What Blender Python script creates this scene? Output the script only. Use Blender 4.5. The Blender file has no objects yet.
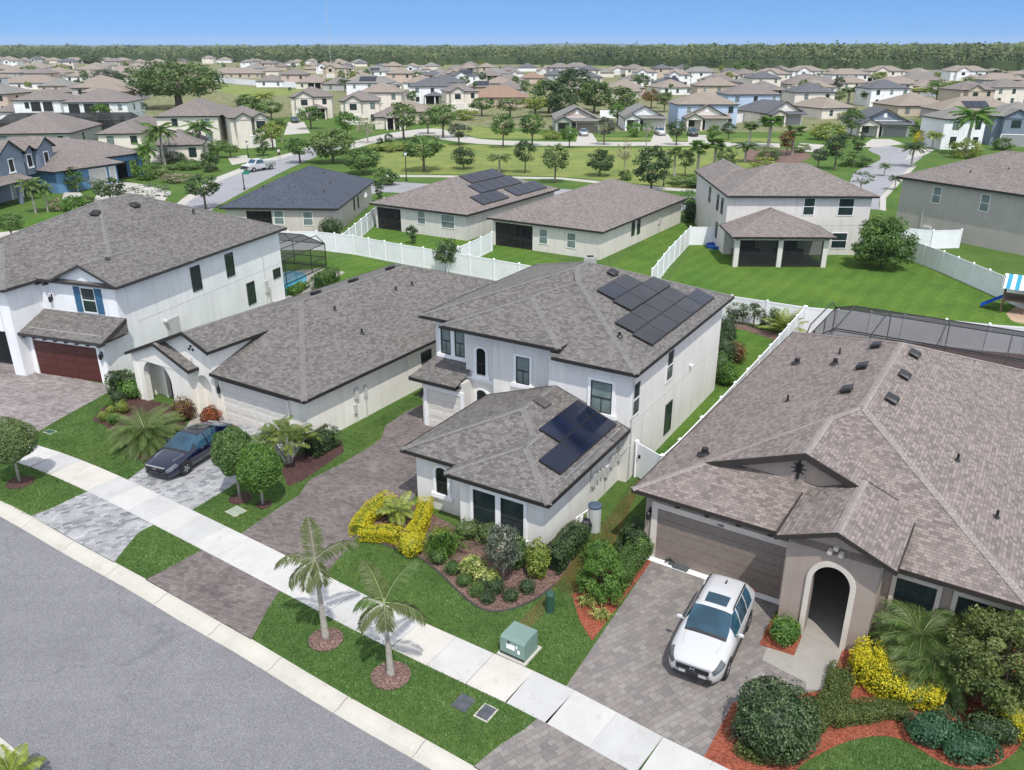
EXPO, SKYS, SUNS, SKYSAT, WB = .7, .15, 2.3, 1.15, 6500
HAZE = .000065
import bpy, math, random
import numpy as np
from mathutils import Vector, Matrix, noise
R = math.radians
rnd = random.Random(11)
nr = np.random.default_rng(5)
sc = bpy.context.scene
COL = sc.collection
# ------------------------------------------------------------------ camera survey
FPX, CX, CY, CAMH = 818.0, 512.0, 385.0, 18.5
PITCH = math.atan(340 / FPX)
cp, sp = math.cos(PITCH), math.sin(PITCH)

def G(px, py, z=0.0):
    """point at height z that the survey pixel sights"""
    r = (px - CX) / FPX; d = (py - CY) / FPX
    t = (CAMH - z) / (sp + d * cp)
    return Vector((r * t, (cp - d * sp) * t, z))

def mpp(px, py):
    """metres per pixel at the ground point"""
    g = G(px, py)
    return (g.y * cp + CAMH * sp) / FPX

def top_z(px, py, pytop):
    """height of a thing standing at pixel (px,py) whose top is at row pytop"""
    g = G(px, py)
    d = (pytop - CY) / FPX
    # ray in vertical plane: z(y)
    return CAMH - (sp + d * cp) / (cp - d * sp) * g.y

cam = bpy.data.cameras.new('camera'); camo = bpy.data.objects.new('camera', cam); COL.objects.link(camo)
camo.location = (0, 0, CAMH); camo.rotation_euler = (math.pi / 2 - PITCH, 0, 0)
cam.sensor_width = 36; cam.lens = FPX * 36 / 1024; cam.clip_end = 20000; cam.clip_start = .5
sc.camera = camo
sc.render.resolution_x, sc.render.resolution_y = 1024, 770
sc.view_settings.view_transform = 'Standard'; sc.view_settings.look = 'None'
sc.view_settings.gamma = 1; sc.view_settings.exposure = EXPO
w = bpy.data.worlds.new('World'); sc.world = w; w.use_nodes = True
nt = w.node_tree; sky = nt.nodes.new('ShaderNodeTexSky'); sky.sky_type = 'NISHITA'; sky.sun_disc = False
SUN_AZ, SUN_EL = -75, 60
sky.sun_elevation = R(SUN_EL); sky.sun_rotation = R(90 - SUN_AZ); sky.dust_density = .0; sky.air_density = 1.2; sky.ozone_density = 5.0
tc = nt.nodes.new('ShaderNodeTexCoord'); va = nt.nodes.new('ShaderNodeVectorMath'); va.operation = 'ADD'; va.inputs[1].default_value = (0, 0, .32)
vn = nt.nodes.new('ShaderNodeVectorMath'); vn.operation = 'NORMALIZE'
nt.links.new(tc.outputs['Generated'], va.inputs[0]); nt.links.new(va.outputs[0], vn.inputs[0]); nt.links.new(vn.outputs[0], sky.inputs[0])
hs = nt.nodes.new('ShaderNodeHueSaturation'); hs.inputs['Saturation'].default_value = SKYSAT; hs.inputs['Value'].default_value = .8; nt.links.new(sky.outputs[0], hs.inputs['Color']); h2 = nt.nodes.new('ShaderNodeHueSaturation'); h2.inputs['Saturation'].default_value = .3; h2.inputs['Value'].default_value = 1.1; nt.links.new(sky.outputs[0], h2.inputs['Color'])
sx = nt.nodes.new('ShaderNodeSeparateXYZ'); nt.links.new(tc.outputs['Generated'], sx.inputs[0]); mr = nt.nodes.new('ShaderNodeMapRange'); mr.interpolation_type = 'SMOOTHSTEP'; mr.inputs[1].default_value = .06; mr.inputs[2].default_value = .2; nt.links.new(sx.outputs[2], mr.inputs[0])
mxs = nt.nodes.new('ShaderNodeMixRGB'); nt.links.new(mr.outputs[0], mxs.inputs[0]); nt.links.new(hs.outputs[0], mxs.inputs[1]); nt.links.new(h2.outputs[0], mxs.inputs[2])   # blue low down; unseen upper dome paled to keep the fill light neutral
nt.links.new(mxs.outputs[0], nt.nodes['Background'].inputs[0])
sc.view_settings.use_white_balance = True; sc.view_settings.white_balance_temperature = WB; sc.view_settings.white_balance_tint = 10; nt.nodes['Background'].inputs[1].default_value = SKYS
sl = bpy.data.lights.new('sun', 'SUN'); so = bpy.data.objects.new('sun', sl); COL.objects.link(so)
sl.energy = SUNS; sl.angle = R(.5); sl.color = (1, .965, .905)
sd = Vector((math.cos(R(SUN_AZ)) * math.cos(R(SUN_EL)), math.sin(R(SUN_AZ)) * math.cos(R(SUN_EL)), math.sin(R(SUN_EL))))
so.rotation_euler = sd.to_track_quat('Z', 'Y').to_euler(); so.location = (0, 0, 60)

# ------------------------------------------------------------------ materials
MATS = {}
def lin(c):
    return tuple((x / 255 / 12.92 if x / 255 <= .04045 else ((x / 255 + .055) / 1.055) ** 2.4) for x in c) + (1,)
class NT:
    def __init__(s, name):
        s.m = bpy.data.materials.new(name); s.m.use_nodes = True; s.t = s.m.node_tree
        s.b = s.t.nodes['Principled BSDF']
    def n(s, k, **kw):
        x = s.t.nodes.new('ShaderNode' + k)
        for a, v in kw.items():
            if a in x.inputs.keys(): x.inputs[a].default_value = v
            else: setattr(x, a, v)
        return x
    def l(s, a, b): s.t.links.new(a, b)
    def co(s, kind='Object'):
        return s.n('TexCoord').outputs[kind]
    def noise(s, scale, detail=3, co=None, rough=.55):
        x = s.n('TexNoise', Scale=scale, Detail=detail, Roughness=rough)
        if co is not None: s.l(co, x.inputs['Vector'])
        return x.outputs['Fac']
    def ramp(s, fac, stops):
        x = s.n('ValToRGB'); e = x.color_ramp.elements
        while len(e) < len(stops): e.new(.5)
        for k, (p, c) in enumerate(stops): e[k].position = p; e[k].color = c if len(c) == 4 else tuple(c) + (1,)
        s.l(fac, x.inputs[0]); return x.outputs[0]
    def mix(s, fac, a, b, mode='MIX'):
        x = s.n('MixRGB', blend_type=mode)
        for inp, v in zip(x.inputs, (fac, a, b)):
            if hasattr(v, 'links'): s.l(v, inp)
            else: inp.default_value = v
        return x.outputs[0]
    def bump(s, h, strength=.3, dist=.02):
        x = s.n('Bump', Strength=strength, Distance=dist); s.l(h, x.inputs['Height']); s.l(x.outputs[0], s.b.inputs['Normal'])
    def base(s, c):
        if hasattr(c, 'links'): s.l(c, s.b.inputs['Base Color'])
        else: s.b.inputs['Base Color'].default_value = c
    def set(s, **k):
        for a, v in k.items(): s.b.inputs[a.replace('_', ' ')].default_value = v

def g3(v, d=1.0): return (v[0] * d, v[1] * d, v[2] * d, 1)

def plain(name, c, rough=.7, var=.12, scale=3., bump=0., metal=0.):
    if name in MATS: return MATS[name]
    t = NT(name); co = t.co()
    f = t.noise(scale, 4, co)
    t.base(t.ramp(f, [(.3, g3(c, 1 - var)), (.7, g3(c, 1 + var))]))
    t.set(Roughness=rough, Metallic=metal)
    if bump: t.bump(t.noise(scale * 25, 2, co), bump, .01)
    MATS[name] = t.m; return t.m

def stucco(name, c):
    if name in MATS: return MATS[name]
    t = NT(name); co = t.co()
    f = t.noise(.6, 5, co); f2 = t.noise(9, 3, co)
    col = t.ramp(f, [(.3, g3(c, .93)), (.65, g3(c, 1.04))])
    mp = t.n('Mapping'); mp.inputs['Scale'].default_value = (2.2, 2.2, .16); t.l(co, mp.inputs[0])
    st = t.noise(1.6, 4, mp.outputs[0])
    col = t.mix(t.ramp(st, [(.5, (0, 0, 0)), (.75, (.4, .4, .4))]), col, g3((c[0] * .95, c[1] * .93, c[2] * .88), .72))
    t.base(col); t.set(Roughness=.9); t.bump(t.noise(55, 2, co), .25, .01)
    MATS[name] = t.m; return t.m

def shingle(name, a, b, tone):
    if name in MATS: return MATS[name]
    t = NT(name); uv = t.co('UV')
    br = t.n('TexBrick', Scale=1.0); br.inputs['Brick Width'].default_value = .19; br.inputs['Row Height'].default_value = .125
    br.inputs['Mortar Size'].default_value = .007; br.inputs['Mortar Smooth'].default_value = .3; br.inputs['Bias'].default_value = 0
    br.offset = .37; br.offset_frequency = 2; br.squash = 1.35; br.squash_frequency = 3
    br.inputs['Color1'].default_value = g3(a); br.inputs['Color2'].default_value = g3(b); br.inputs['Mortar'].default_value = g3(a, .45)
    t.l(uv, br.inputs[0])
    n1 = t.noise(.35, 4, uv); n2 = t.noise(3.2, 3, uv); n3 = t.noise(45, 2, uv)
    c = t.mix(.2, br.outputs[0], t.ramp(n2, [(.3, g3(a, 1.15)), (.7, g3(b, .95))]))
    c = t.mix(1, c, t.ramp(n1, [(.3, (.92, .91, .91)), (.7, (1.05, 1.04, 1.03))]), 'MULTIPLY')
    c = t.mix(1, c, t.ramp(n3, [(.3, (.8, .8, .8)), (.7, (1.15, 1.15, 1.15))]), 'MULTIPLY')
    c = t.mix(.08, c, g3(tone))
    t.base(c); t.set(Roughness=.92)
    hh = t.mix(.3, br.outputs['Fac'], n3); bn = t.n('Bump', Strength=.5, Distance=.02, invert=True); t.l(hh, bn.inputs['Height']); t.l(bn.outputs[0], t.b.inputs['Normal'])
    MATS[name] = t.m; return t.m

def pavers(name, cols, bw=.24, bh=.16, rot=0., joint=.5, blotch=.25):
    t = NT(name); co = t.co()
    mp = t.n('Mapping'); mp.inputs['Rotation'].default_value[2] = rot; t.l(co, mp.inputs[0])
    wob = t.n('TexNoise', Scale=1.3, Detail=1)
    t.l(mp.outputs[0], wob.inputs['Vector'])
    v = t.n('VectorMath', operation='MULTIPLY_ADD'); t.l(wob.outputs['Color'], v.inputs[0]); v.inputs[1].default_value = (.05, .05, 0); t.l(mp.outputs[0], v.inputs[2])
    br = t.n('TexBrick', Scale=1.0); br.inputs['Brick Width'].default_value = bw; br.inputs['Row Height'].default_value = bh
    br.inputs['Mortar Size'].default_value = .006; br.squash = 1.5; br.squash_frequency = 3; br.offset = .42
    br.inputs['Color1'].default_value = (0, 0, 0, 1); br.inputs['Color2'].default_value = (1, 1, 1, 1); br.inputs['Mortar'].default_value = (.5, .5, .5, 1)
    t.l(v.outputs[0], br.inputs[0])
    k = len(cols); col = t.ramp(br.outputs[0], [(i / (k - 1), g3(c)) for i, c in enumerate(cols)])
    m = cols[k // 2]
    col = t.mix(br.outputs['Fac'], col, g3(m, joint))
    n = t.noise(.7, 5, co); n2 = t.noise(14, 3, co)
    col = t.mix(1, col, t.ramp(n, [(.3, (1 - blotch,) * 3), (.7, (1 + blotch * .6,) * 3)]), 'MULTIPLY')
    col = t.mix(1, col, t.ramp(n2, [(.3, (.86,) * 3), (.7, (1.1,) * 3)]), 'MULTIPLY')
    t.base(col); t.set(Roughness=.88)
    bn = t.n('Bump', Strength=.5, Distance=.015, invert=True); t.l(br.outputs['Fac'], bn.inputs['Height']); t.l(bn.outputs[0], t.b.inputs['Normal'])
    MATS[name] = t.m; return t.m

def grass(name, dark, mid, light, dry=None, dryamt=.62, stripe=0.):
    t = NT(name); co = t.co()
    fine = t.noise(26, 4, co, .7); mid_n = t.noise(2.6, 4, co); big = t.noise(.22, 4, co)
    c = t.ramp(fine, [(.28, g3(dark)), (.5, g3(mid)), (.74, g3(light))])
    c = t.mix(1, c, t.ramp(mid_n, [(.25, (.72, .8, .78)), (.75, (1.28, 1.16, 1.1))]), 'MULTIPLY')
    c = t.mix(1, c, t.ramp(big, [(.3, (.78, .86, .84)), (.7, (1.3, 1.14, 1.04))]), 'MULTIPLY')
    if dry:
        d = t.noise(.55, 5, co); c = t.mix(t.ramp(d, [(dryamt, (0, 0, 0)), (dryamt + .14, (.75, .75, .75))]), c, t.ramp(fine, [(.3, g3(dry, .75)), (.7, g3(dry, 1.15))]))
    if stripe:
        wv = t.n('TexWave', Scale=.22, Distortion=2.0); wv.inputs['Detail'].default_value = 1
        mp = t.n('Mapping'); mp.inputs['Rotation'].default_value[2] = R(35); t.l(co, mp.inputs[0]); t.l(mp.outputs[0], wv.inputs[0])
        c = t.mix(1, c, t.ramp(wv.outputs['Fac'], [(.3, (1 - stripe,) * 3), (.7, (1 + stripe,) * 3)]), 'MULTIPLY')
    t.base(c); t.set(Roughness=1.0, Specular_IOR_Level=.08)
    t.bump(t.noise(38, 3, co, .75), .9, .06)
    MATS[name] = t.m; return t.m

def mulch(name, cols):
    t = NT(name); co = t.co()
    mp = t.n('Mapping'); mp.inputs['Scale'].default_value = (1, 2.2, 1); mp.inputs['Rotation'].default_value[2] = .6; t.l(co, mp.inputs[0])
    vo = t.n('TexVoronoi', Scale=17.0); t.l(mp.outputs[0], vo.inputs['Vector'])
    sep = t.n('SeparateColor'); t.l(vo.outputs['Color'], sep.inputs[0])
    k = len(cols); c = t.ramp(sep.outputs[0], [(i / (k - 1), g3(x)) for i, x in enumerate(cols)])
    c = t.mix(1, c, t.ramp(t.noise(1.5, 4, co), [(.3, (.75,) * 3), (.7, (1.15,) * 3)]), 'MULTIPLY')
    c = t.mix(1, c, t.ramp(vo.outputs['Distance'], [(.2, (1.1,) * 3), (.75, (.55,) * 3)]), 'MULTIPLY')
    t.base(c); t.set(Roughness=.95); t.bump(vo.outputs['Distance'], .8, .05)
    MATS[name] = t.m; return t.m

def asphalt(name, c):
    t = NT(name); co = t.co()
    n1 = t.noise(.25, 5, co); n2 = t.noise(30, 3, co, .8); n3 = t.noise(2.5, 4, co)
    vo = t.n('TexVoronoi', Scale=85.0); t.l(co, vo.inputs['Vector'])
    sep = t.n('SeparateColor'); t.l(vo.outputs['Color'], sep.inputs[0])
    col = t.ramp(sep.outputs[0], [(0, g3(c, .6)), (.5, g3(c)), (1, g3((c[0], c[1], c[2] * 1.03), 1.65))])
    mp = t.n('Mapping'); mp.inputs['Rotation'].default_value[2] = R(35); mp.inputs['Scale'].default_value = (.05, .9, 1); t.l(co, mp.inputs[0]); n4 = t.noise(1.0, 4, mp.outputs[0])
    for f, a, b in ((n4, .95, 1.04), (n1, .9, 1.08), (n3, .96, 1.04), (n2, .68, 1.32)):
        col = t.mix(1, col, t.ramp(f, [(.3, (a,) * 3), (.7, (b,) * 3)]), 'MULTIPLY')
    dv = t.n('TexNoise', Scale=.8, Detail=3); t.l(co, dv.inputs['Vector']); vm = t.n('VectorMath', operation='MULTIPLY_ADD'); t.l(dv.outputs['Color'], vm.inputs[0]); vm.inputs[1].default_value = (2.2, 2.2, 0); t.l(co, vm.inputs[2])
    ck = t.n('TexVoronoi', Scale=.16); ck.feature = 'DISTANCE_TO_EDGE'; t.l(vm.outputs[0], ck.inputs['Vector'])
    col = t.mix(t.ramp(ck.outputs['Distance'], [(.0, (.42,) * 3), (.006, (0, 0, 0))]), col, g3(c, .5))
    st = t.noise(1.1, 6, co, .7); col = t.mix(t.ramp(st, [(.655, (0, 0, 0)), (.72, (.75,) * 3)]), col, g3(c, .35))
    t.base(col); t.set(Roughness=.93); t.bump(sep.outputs[1], .4, .01)
    MATS[name] = t.m; return t.m

def concrete(name, c, stain=None):
    t = NT(name); co = t.co()
    col = t.ramp(t.noise(.8, 6, co, .65), [(.25, g3(c, .88)), (.7, g3(c, 1.06))])
    col = t.mix(1, col, t.ramp(t.noise(30, 3, co, .7), [(.3, (.9,) * 3), (.7, (1.06,) * 3)]), 'MULTIPLY')
    st = t.noise(1.3, 7, co, .75); col = t.mix(t.ramp(st, [(.54, (0, 0, 0)), (.74, (.42,) * 3)]), col, g3(stain or (c[0] * .55, c[1] * .5, c[2] * .42)))
    t.base(col); t.set(Roughness=.9); t.bump(t.noise(60, 2, co), .2, .01)
    MATS[name] = t.m; return t.m

def leafmat(name, dark, mid, light, trans=.25, rough=.5):
    t = NT(name)
    at = t.n('Attribute', attribute_name='tint')
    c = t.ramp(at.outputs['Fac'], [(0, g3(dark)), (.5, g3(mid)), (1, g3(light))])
    t.base(c); t.set(Roughness=rough, Specular_IOR_Level=.35)
    tr = t.n('BsdfTranslucent'); t.l(t.mix(1, c, (1.1, 1.25, .6, 1), 'MULTIPLY'), tr.inputs[0])
    mx = t.n('MixShader'); mx.inputs[0].default_value = trans
    t.l(t.b.outputs[0], mx.inputs[1]); t.l(tr.outputs[0], mx.inputs[2])
    t.l(mx.outputs[0], t.t.nodes['Material Output'].inputs[0])
    MATS[name] = t.m; return t.m

def glass(name, c, rough=.06, spec=.6):
    t = NT(name); co = t.co()
    t.base(t.ramp(t.noise(.9, 3, co), [(.35, g3(c, .6)), (.7, g3(c, 1.4))])); t.set(Roughness=rough, Specular_IOR_Level=spec)
    MATS[name] = t.m; return t.m

def screenmat(name, c, alpha):
    t = NT(name); tr = t.n('BsdfTransparent'); mx = t.n('MixShader'); mx.inputs[0].default_value = alpha
    t.base(g3(c)); t.set(Roughness=.8)
    t.l(tr.outputs[0], mx.inputs[1]); t.l(t.b.outputs[0], mx.inputs[2]); t.l(mx.outputs[0], t.t.nodes['Material Output'].inputs[0])
    MATS[name] = t.m; return t.m

def paint(name, c, rough=.22, coat=.8, metal=0.):
    t = NT(name); t.base(g3(c)); t.set(Roughness=rough, Coat_Weight=coat, Coat_Roughness=.04, Metallic=metal)
    MATS[name] = t.m; return t.m

# ------------------------------------------------------------------ mesh helper
class MB:
    def __init__(s): s.v = []; s.f = []; s.m = []
    def add(s, vs, fs, mi=0):
        b = len(s.v); s.v += [tuple(v) for v in vs]; s.f += [tuple(i + b for i in f) for f in fs]; s.m += [mi] * len(fs)
    def box(s, x0, x1, y0, y1, z0, z1, mi=0):
        s.add([(x0, y0, z0), (x1, y0, z0), (x1, y1, z0), (x0, y1, z0), (x0, y0, z1), (x1, y0, z1), (x1, y1, z1), (x0, y1, z1)],
              [(0, 3, 2, 1), (4, 5, 6, 7), (0, 1, 5, 4), (1, 2, 6, 5), (2, 3, 7, 6), (3, 0, 4, 7)], mi)
    def bar(s, p, q, wd, ht, mi=0):
        """box beam from p to q, wd wide (horizontal), ht tall"""
        p, q = Vector(p), Vector(q); d = (q - p).normalized()
        u = d.cross(Vector((0, 0, 1)))
        u = Vector((1, 0, 0)) if u.length < 1e-4 else u.normalized()
        n = u.cross(d).normalized(); a = u * wd / 2; b = n * ht / 2
        s.add([p - a - b, p + a - b, p + a + b, p - a + b, q - a - b, q + a - b, q + a + b, q - a + b],
              [(0, 3, 2, 1), (4, 5, 6, 7), (0, 1, 5, 4), (1, 2, 6, 5), (2, 3, 7, 6), (3, 0, 4, 7)][::1], mi)
    def tube(s, pts, rads, n=8, mi=0, cap=True):
        pts = [Vector(p) for p in pts]; b = len(s.v); up = Vector((.13, .97, .2))
        for i, p in enumerate(pts):
            d = (pts[min(i + 1, len(pts) - 1)] - pts[max(i - 1, 0)]).normalized()
            u = d.cross(up)
            if u.length < .05: u = d.cross(Vector((1, 0, 0)))
            u.normalize(); v = d.cross(u)
            for k in range(n):
                a = 2 * math.pi * k / n; s.v.append(tuple(p + (u * math.cos(a) + v * math.sin(a)) * rads[i]))
        for i in range(len(pts) - 1):
            for k in range(n):
                s.f.append((b + i * n + k, b + i * n + (k + 1) % n, b + (i + 1) * n + (k + 1) % n, b + (i + 1) * n + k)); s.m.append(mi)
        if cap:
            s.f.append(tuple(b + k for k in range(n))[::-1]); s.m.append(mi)
            s.f.append(tuple(b + (len(pts) - 1) * n + k for k in range(n))); s.m.append(mi)
    def lathe(s, prof, c=(0, 0, 0), n=16, mi=0):
        b = len(s.v)
        for r, z in prof:
            for k in range(n):
                a = 2 * math.pi * k / n; s.v.append((c[0] + r * math.cos(a), c[1] + r * math.sin(a), c[2] + z))
        for i in range(len(prof) - 1):
            for k in range(n):
                s.f.append((b + i * n + k, b + i * n + (k + 1) % n, b + (i + 1) * n + (k + 1) % n, b + (i + 1) * n + k)); s.m.append(mi)
        s.f.append(tuple(b + k for k in range(n))[::-1]); s.m.append(mi)
        s.f.append(tuple(b + (len(prof) - 1) * n + k for k in range(n))); s.m.append(mi)
    def prism(s, pts, z0, z1, mi=0):
        n = len(pts); a = sum(pts[i][0] * pts[(i + 1) % n][1] - pts[(i + 1) % n][0] * pts[i][1] for i in range(n))
        if a < 0: pts = pts[::-1]
        zz = z1 if isinstance(z1, (list, tuple)) else [z1] * n
        s.add([(p[0], p[1], z0) for p in pts] + [(p[0], p[1], z) for p, z in zip(pts, zz)],
              [tuple(range(n))[::-1], tuple(range(n, 2 * n))] + [(i, (i + 1) % n, n + (i + 1) % n, n + i) for i in range(n)], mi)
    def ball(s, c, r, nu=12, nv=8, mi=0, jit=0):
        b = len(s.v); r = r if isinstance(r, (tuple, list)) else (r, r, r)
        for j in range(nv + 1):
            t = math.pi * j / nv
            for i in range(nu):
                p = 2 * math.pi * i / nu; k = 1 + (rnd.uniform(-jit, jit) if jit else 0)
                s.v.append((c[0] + r[0] * k * math.sin(t) * math.cos(p), c[1] + r[1] * k * math.sin(t) * math.sin(p), c[2] + r[2] * k * math.cos(t)))
        for j in range(nv):
            for i in range(nu):
                s.f.append((b + j * nu + i, b + (j + 1) * nu + i, b + (j + 1) * nu + (i + 1) % nu, b + j * nu + (i + 1) % nu)); s.m.append(mi)
    def mesh(s, name, mats, smooth=False, uv=False):
        me = bpy.data.meshes.new(name); me.from_pydata(s.v, [], s.f)
        mats = mats if isinstance(mats, (list, tuple)) else [mats]
        for m in mats: me.materials.append(m)
        if len(mats) > 1: me.polygons.foreach_set('material_index', s.m)
        if smooth: me.polygons.foreach_set('use_smooth', [True] * len(s.f))
        if uv:
            l = me.uv_layers.new(name='UVMap'); Z = Vector((0, 0, 1))
            for p in me.polygons:
                n = p.normal; u = Z.cross(n)
                u = Vector((1, 0, 0)) if u.length < 1e-3 else u.normalized(); v = n.cross(u)
                for li in p.loop_indices:
                    q = me.vertices[me.loops[li].vertex_index].co; l.data[li].uv = (q.dot(u), q.dot(v))
        me.update(); return me
    def build(s, name, mats, parent=None, smooth=False, uv=False):
        return link(name, s.mesh(name, mats, smooth, uv), parent)

def link(name, me, parent=None):
    o = bpy.data.objects.new(name, me); COL.objects.link(o)
    if parent is not None: o.parent = parent
    return o
def tag(o, label=None, cat=None, group=None, kind=None):
    for k, v in (('label', label), ('category', cat), ('group', group), ('kind', kind)):
        if v: o[k] = v
    return o
def thing(name, label, cat, loc=(0, 0, 0), rz=0., group=None):
    o = bpy.data.objects.new(name, None); COL.objects.link(o); o.empty_display_size = .3
    o.location = loc; o.rotation_euler = (0, 0, rz); return tag(o, label, cat, group)
def copy_tree(o, parent=None):
    c = o.copy(); COL.objects.link(c)
    if parent is not None: c.parent = parent
    for ch in list(o.children): copy_tree(ch, c)
    return c
def struct(name, mb, m, smooth=False, uv=False):
    return tag(mb.build(name, m, None, smooth, uv), kind='structure')

def sheet(name, pts, z, m, kind='structure'):
    """flat polygon from survey pixels"""
    mb = MB(); q = [G(*p) if len(p) == 2 else Vector((p[0], p[1], 0)) for p in pts]
    n = len(q); a = sum(q[i].x * q[(i + 1) % n].y - q[(i + 1) % n].x * q[i].y for i in range(n))
    if a < 0: q = q[::-1]
    mb.add([(p.x, p.y, z) for p in q], [tuple(range(n))])
    return tag(mb.build(name, m), kind=kind)
def smoothpts(pts, k=4):
    """Catmull-Rom through pixel points (open)"""
    out = []; P = [np.array(p, float) for p in pts]; P = [2 * P[0] - P[1]] + P + [2 * P[-1] - P[-2]]
    for i in range(1, len(P) - 2):
        for j in range(k):
            t = j / k; a, b, c, d = P[i - 1:i + 3]
            out.append(tuple(.5 * (2 * b + (c - a) * t + (2 * a - 5 * b + 4 * c - d) * t * t + (3 * b - a - 3 * c + d) * t ** 3)))
    out.append(tuple(P[-2])); return out
# ------------------------------------------------------------------ palette
m_grass = grass('lawn_grass', (.045, .095, .025), (.085, .16, .042), (.14, .22, .07), dry=(.18, .18, .07), dryamt=.7)
m_lawn2 = grass('back_lawn_grass', (.055, .122, .022), (.09, .182, .036), (.14, .238, .06), dry=(.16, .19, .06), dryamt=.64, stripe=.05)
m_park = grass('park_grass', (.145, .195, .06), (.19, .245, .082), (.235, .285, .115), dry=(.30, .28, .16), dryamt=.66)
m_dry = grass('dry_grass', (.07, .07, .025), (.15, .13, .05), (.22, .19, .09))
m_far = grass('far_grass', (.10, .13, .055), (.15, .18, .08), (.21, .22, .12), dry=(.30, .27, .2), dryamt=.46)
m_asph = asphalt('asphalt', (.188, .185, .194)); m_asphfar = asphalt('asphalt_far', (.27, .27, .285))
m_conc = concrete('sidewalk_concrete', (.53, .52, .50)); m_kerb = concrete('kerb_concrete', (.50, .48, .42))
m_concfar = concrete('pale_concrete', (.46, .44, .40))
m_walk = concrete('walk_concrete', (.33, .31, .28))
m_pavA = pavers('drive_pavers_greige', [(.20, .17, .165), (.27, .24, .23), (.33, .30, .29)])
m_concB = concrete('sidewalk_warm', (.55, .52, .475)); m_concC = concrete('sidewalk_grey', (.48, .475, .465))
m_pavB = pavers('drive_pavers_bluegrey', [(.17, .175, .185), (.30, .305, .315), (.36, .36, .365), (.40, .40, .40)], .24, .17, R(-30), .75)
m_pavC = pavers('drive_pavers_plum', [(.125, .105, .10), (.175, .147, .14), (.205, .175, .165)], .2, .13, R(20))
m_pavD = pavers('drive_pavers_taupe', [(.18, .163, .158), (.21, .189, .178), (.235, .209, .194), (.262, .245, .225)], .27, .2, R(-33), .6, .14)
m_mulR = mulch('red_mulch', [(.30, .065, .03), (.42, .10, .05), (.52, .16, .085), (.22, .05, .03)])
m_mulB = mulch('brown_mulch', [(.10, .05, .04), (.25, .145, .115), (.38, .25, .21), (.17, .09, .075)])
m_mulD = mulch('dark_mulch', [(.05, .02, .02), (.11, .045, .04), (.17, .09, .075)])
m_shA = shingle('shingle_grey', (.085, .079, .074), (.225, .21, .198), (.15, .142, .136))
m_shD = shingle('shingle_mauve', (.125, .104, .095), (.315, .268, .243), (.215, .188, .177))
m_shCap = shingle('shingle_cap_grey', (.15, .142, .136), (.22, .21, .20), (.185, .176, .169))
m_shCapD = shingle('shingle_cap_mauve', (.235, .205, .192), (.33, .29, .272), (.28, .245, .23))
m_shE = shingle('shingle_slate', (.036, .046, .065), (.085, .10, .135), (.06, .072, .097)); m_shCapE = m_shE
m_shG = shingle('shingle_brown', (.13, .112, .104), (.285, .252, .234), (.21, .182, .17)); m_shCapG = shingle('shingle_cap_brown', (.2, .17, .155), (.27, .24, .22), (.24, .2, .185))
m_shT = shingle('shingle_tan', (.22, .185, .155), (.33, .28, .235), (.28, .238, .2))
m_shK = shingle('shingle_dark', (.08, .085, .095), (.15, .155, .17), (.115, .12, .13))
m_shR = shingle('shingle_rust', (.23, .15, .11), (.33, .225, .165), (.28, .19, .14))
m_shM = shingle('shingle_midgrey', (.17, .165, .155), (.27, .26, .245), (.22, .212, .2))
m_wA = stucco('stucco_white', (.80, .80, .80)); m_wB = stucco('stucco_cream', (.80, .77, .70)); m_wC = stucco('stucco_pale_grey', (.73, .71, .675))
m_wD = stucco('stucco_taupe', (.35, .285, .24)); m_wE = stucco('stucco_beige', (.54, .49, .44)); m_wG = stucco('stucco_bone', (.68, .645, .59))
m_wH = stucco('stucco_offwhite', (.62, .595, .56)); m_wI = stucco('stucco_greige', (.42, .395, .36))
m_wblue = stucco('siding_blue', (.12, .25, .42)); m_wslate = stucco('siding_slate', (.20, .24, .30)); m_wlblue = stucco('siding_pale_blue', (.42, .52, .66))
m_wcream = stucco('stucco_far_cream', (.72, .66, .58)); m_wpink = stucco('stucco_far_pink', (.55, .43, .36)); m_wtan = stucco('stucco_far_tan', (.50, .42, .33)); m_wgrey = stucco('stucco_far_grey', (.42, .41, .40))
m_wsage = stucco('stucco_far_sage', (.40, .42, .36))
m_trim = plain('white_trim', (.84, .84, .83), .6, .04); m_trimD = plain('beige_trim', (.62, .56, .49), .7, .06)
m_fasc = plain('dark_fascia', (.016, .014, .013), .6, .2); m_fascD = plain('brown_fascia', (.03, .023, .02), .6, .2); m_gfas = plain('grey_fascia', (.04, .037, .036), .6, .15)
m_glass = glass('window_glass', (.026, .042, .044), .06, .5); m_glassD = glass('dark_glass', (.014, .018, .02), .06, .3); m_blind = glass('blind_glass', (.19, .24, .23), .15, .5)
m_frameW = plain('window_frame_white', (.75, .75, .74), .5, .04); m_frameK = plain('window_frame_dark', (.03, .03, .03), .4, .1)
m_black = plain('black_metal', (.015, .015, .016), .45, .2); m_dark = plain('dark_interior', (.02, .02, .021), .8, .3)
m_bronze = plain('bronze_aluminium', (.022, .021, .02), .4, .1); m_alu = plain('aluminium_bar', (.35, .35, .36), .35, .1, metal=.6)
m_screen = screenmat('insect_screen', (.02, .02, .023), .2); m_screenR = screenmat('roof_screen', (.022, .022, .025), .62); m_screenD = screenmat('lanai_screen', (.012, .012, .014), .72)
m_vinyl = plain('white_vinyl', (.82, .83, .85), .45, .05, 1.2)
m_gdoorW = plain('garage_door_white', (.66, .63, .58), .6, .05); m_gdoorT = plain('garage_door_taupe', (.225, .183, .155), .6, .1, 6); m_gdoorG = plain('garage_door_grey', (.3, .3, .3), .6, .08)
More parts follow.
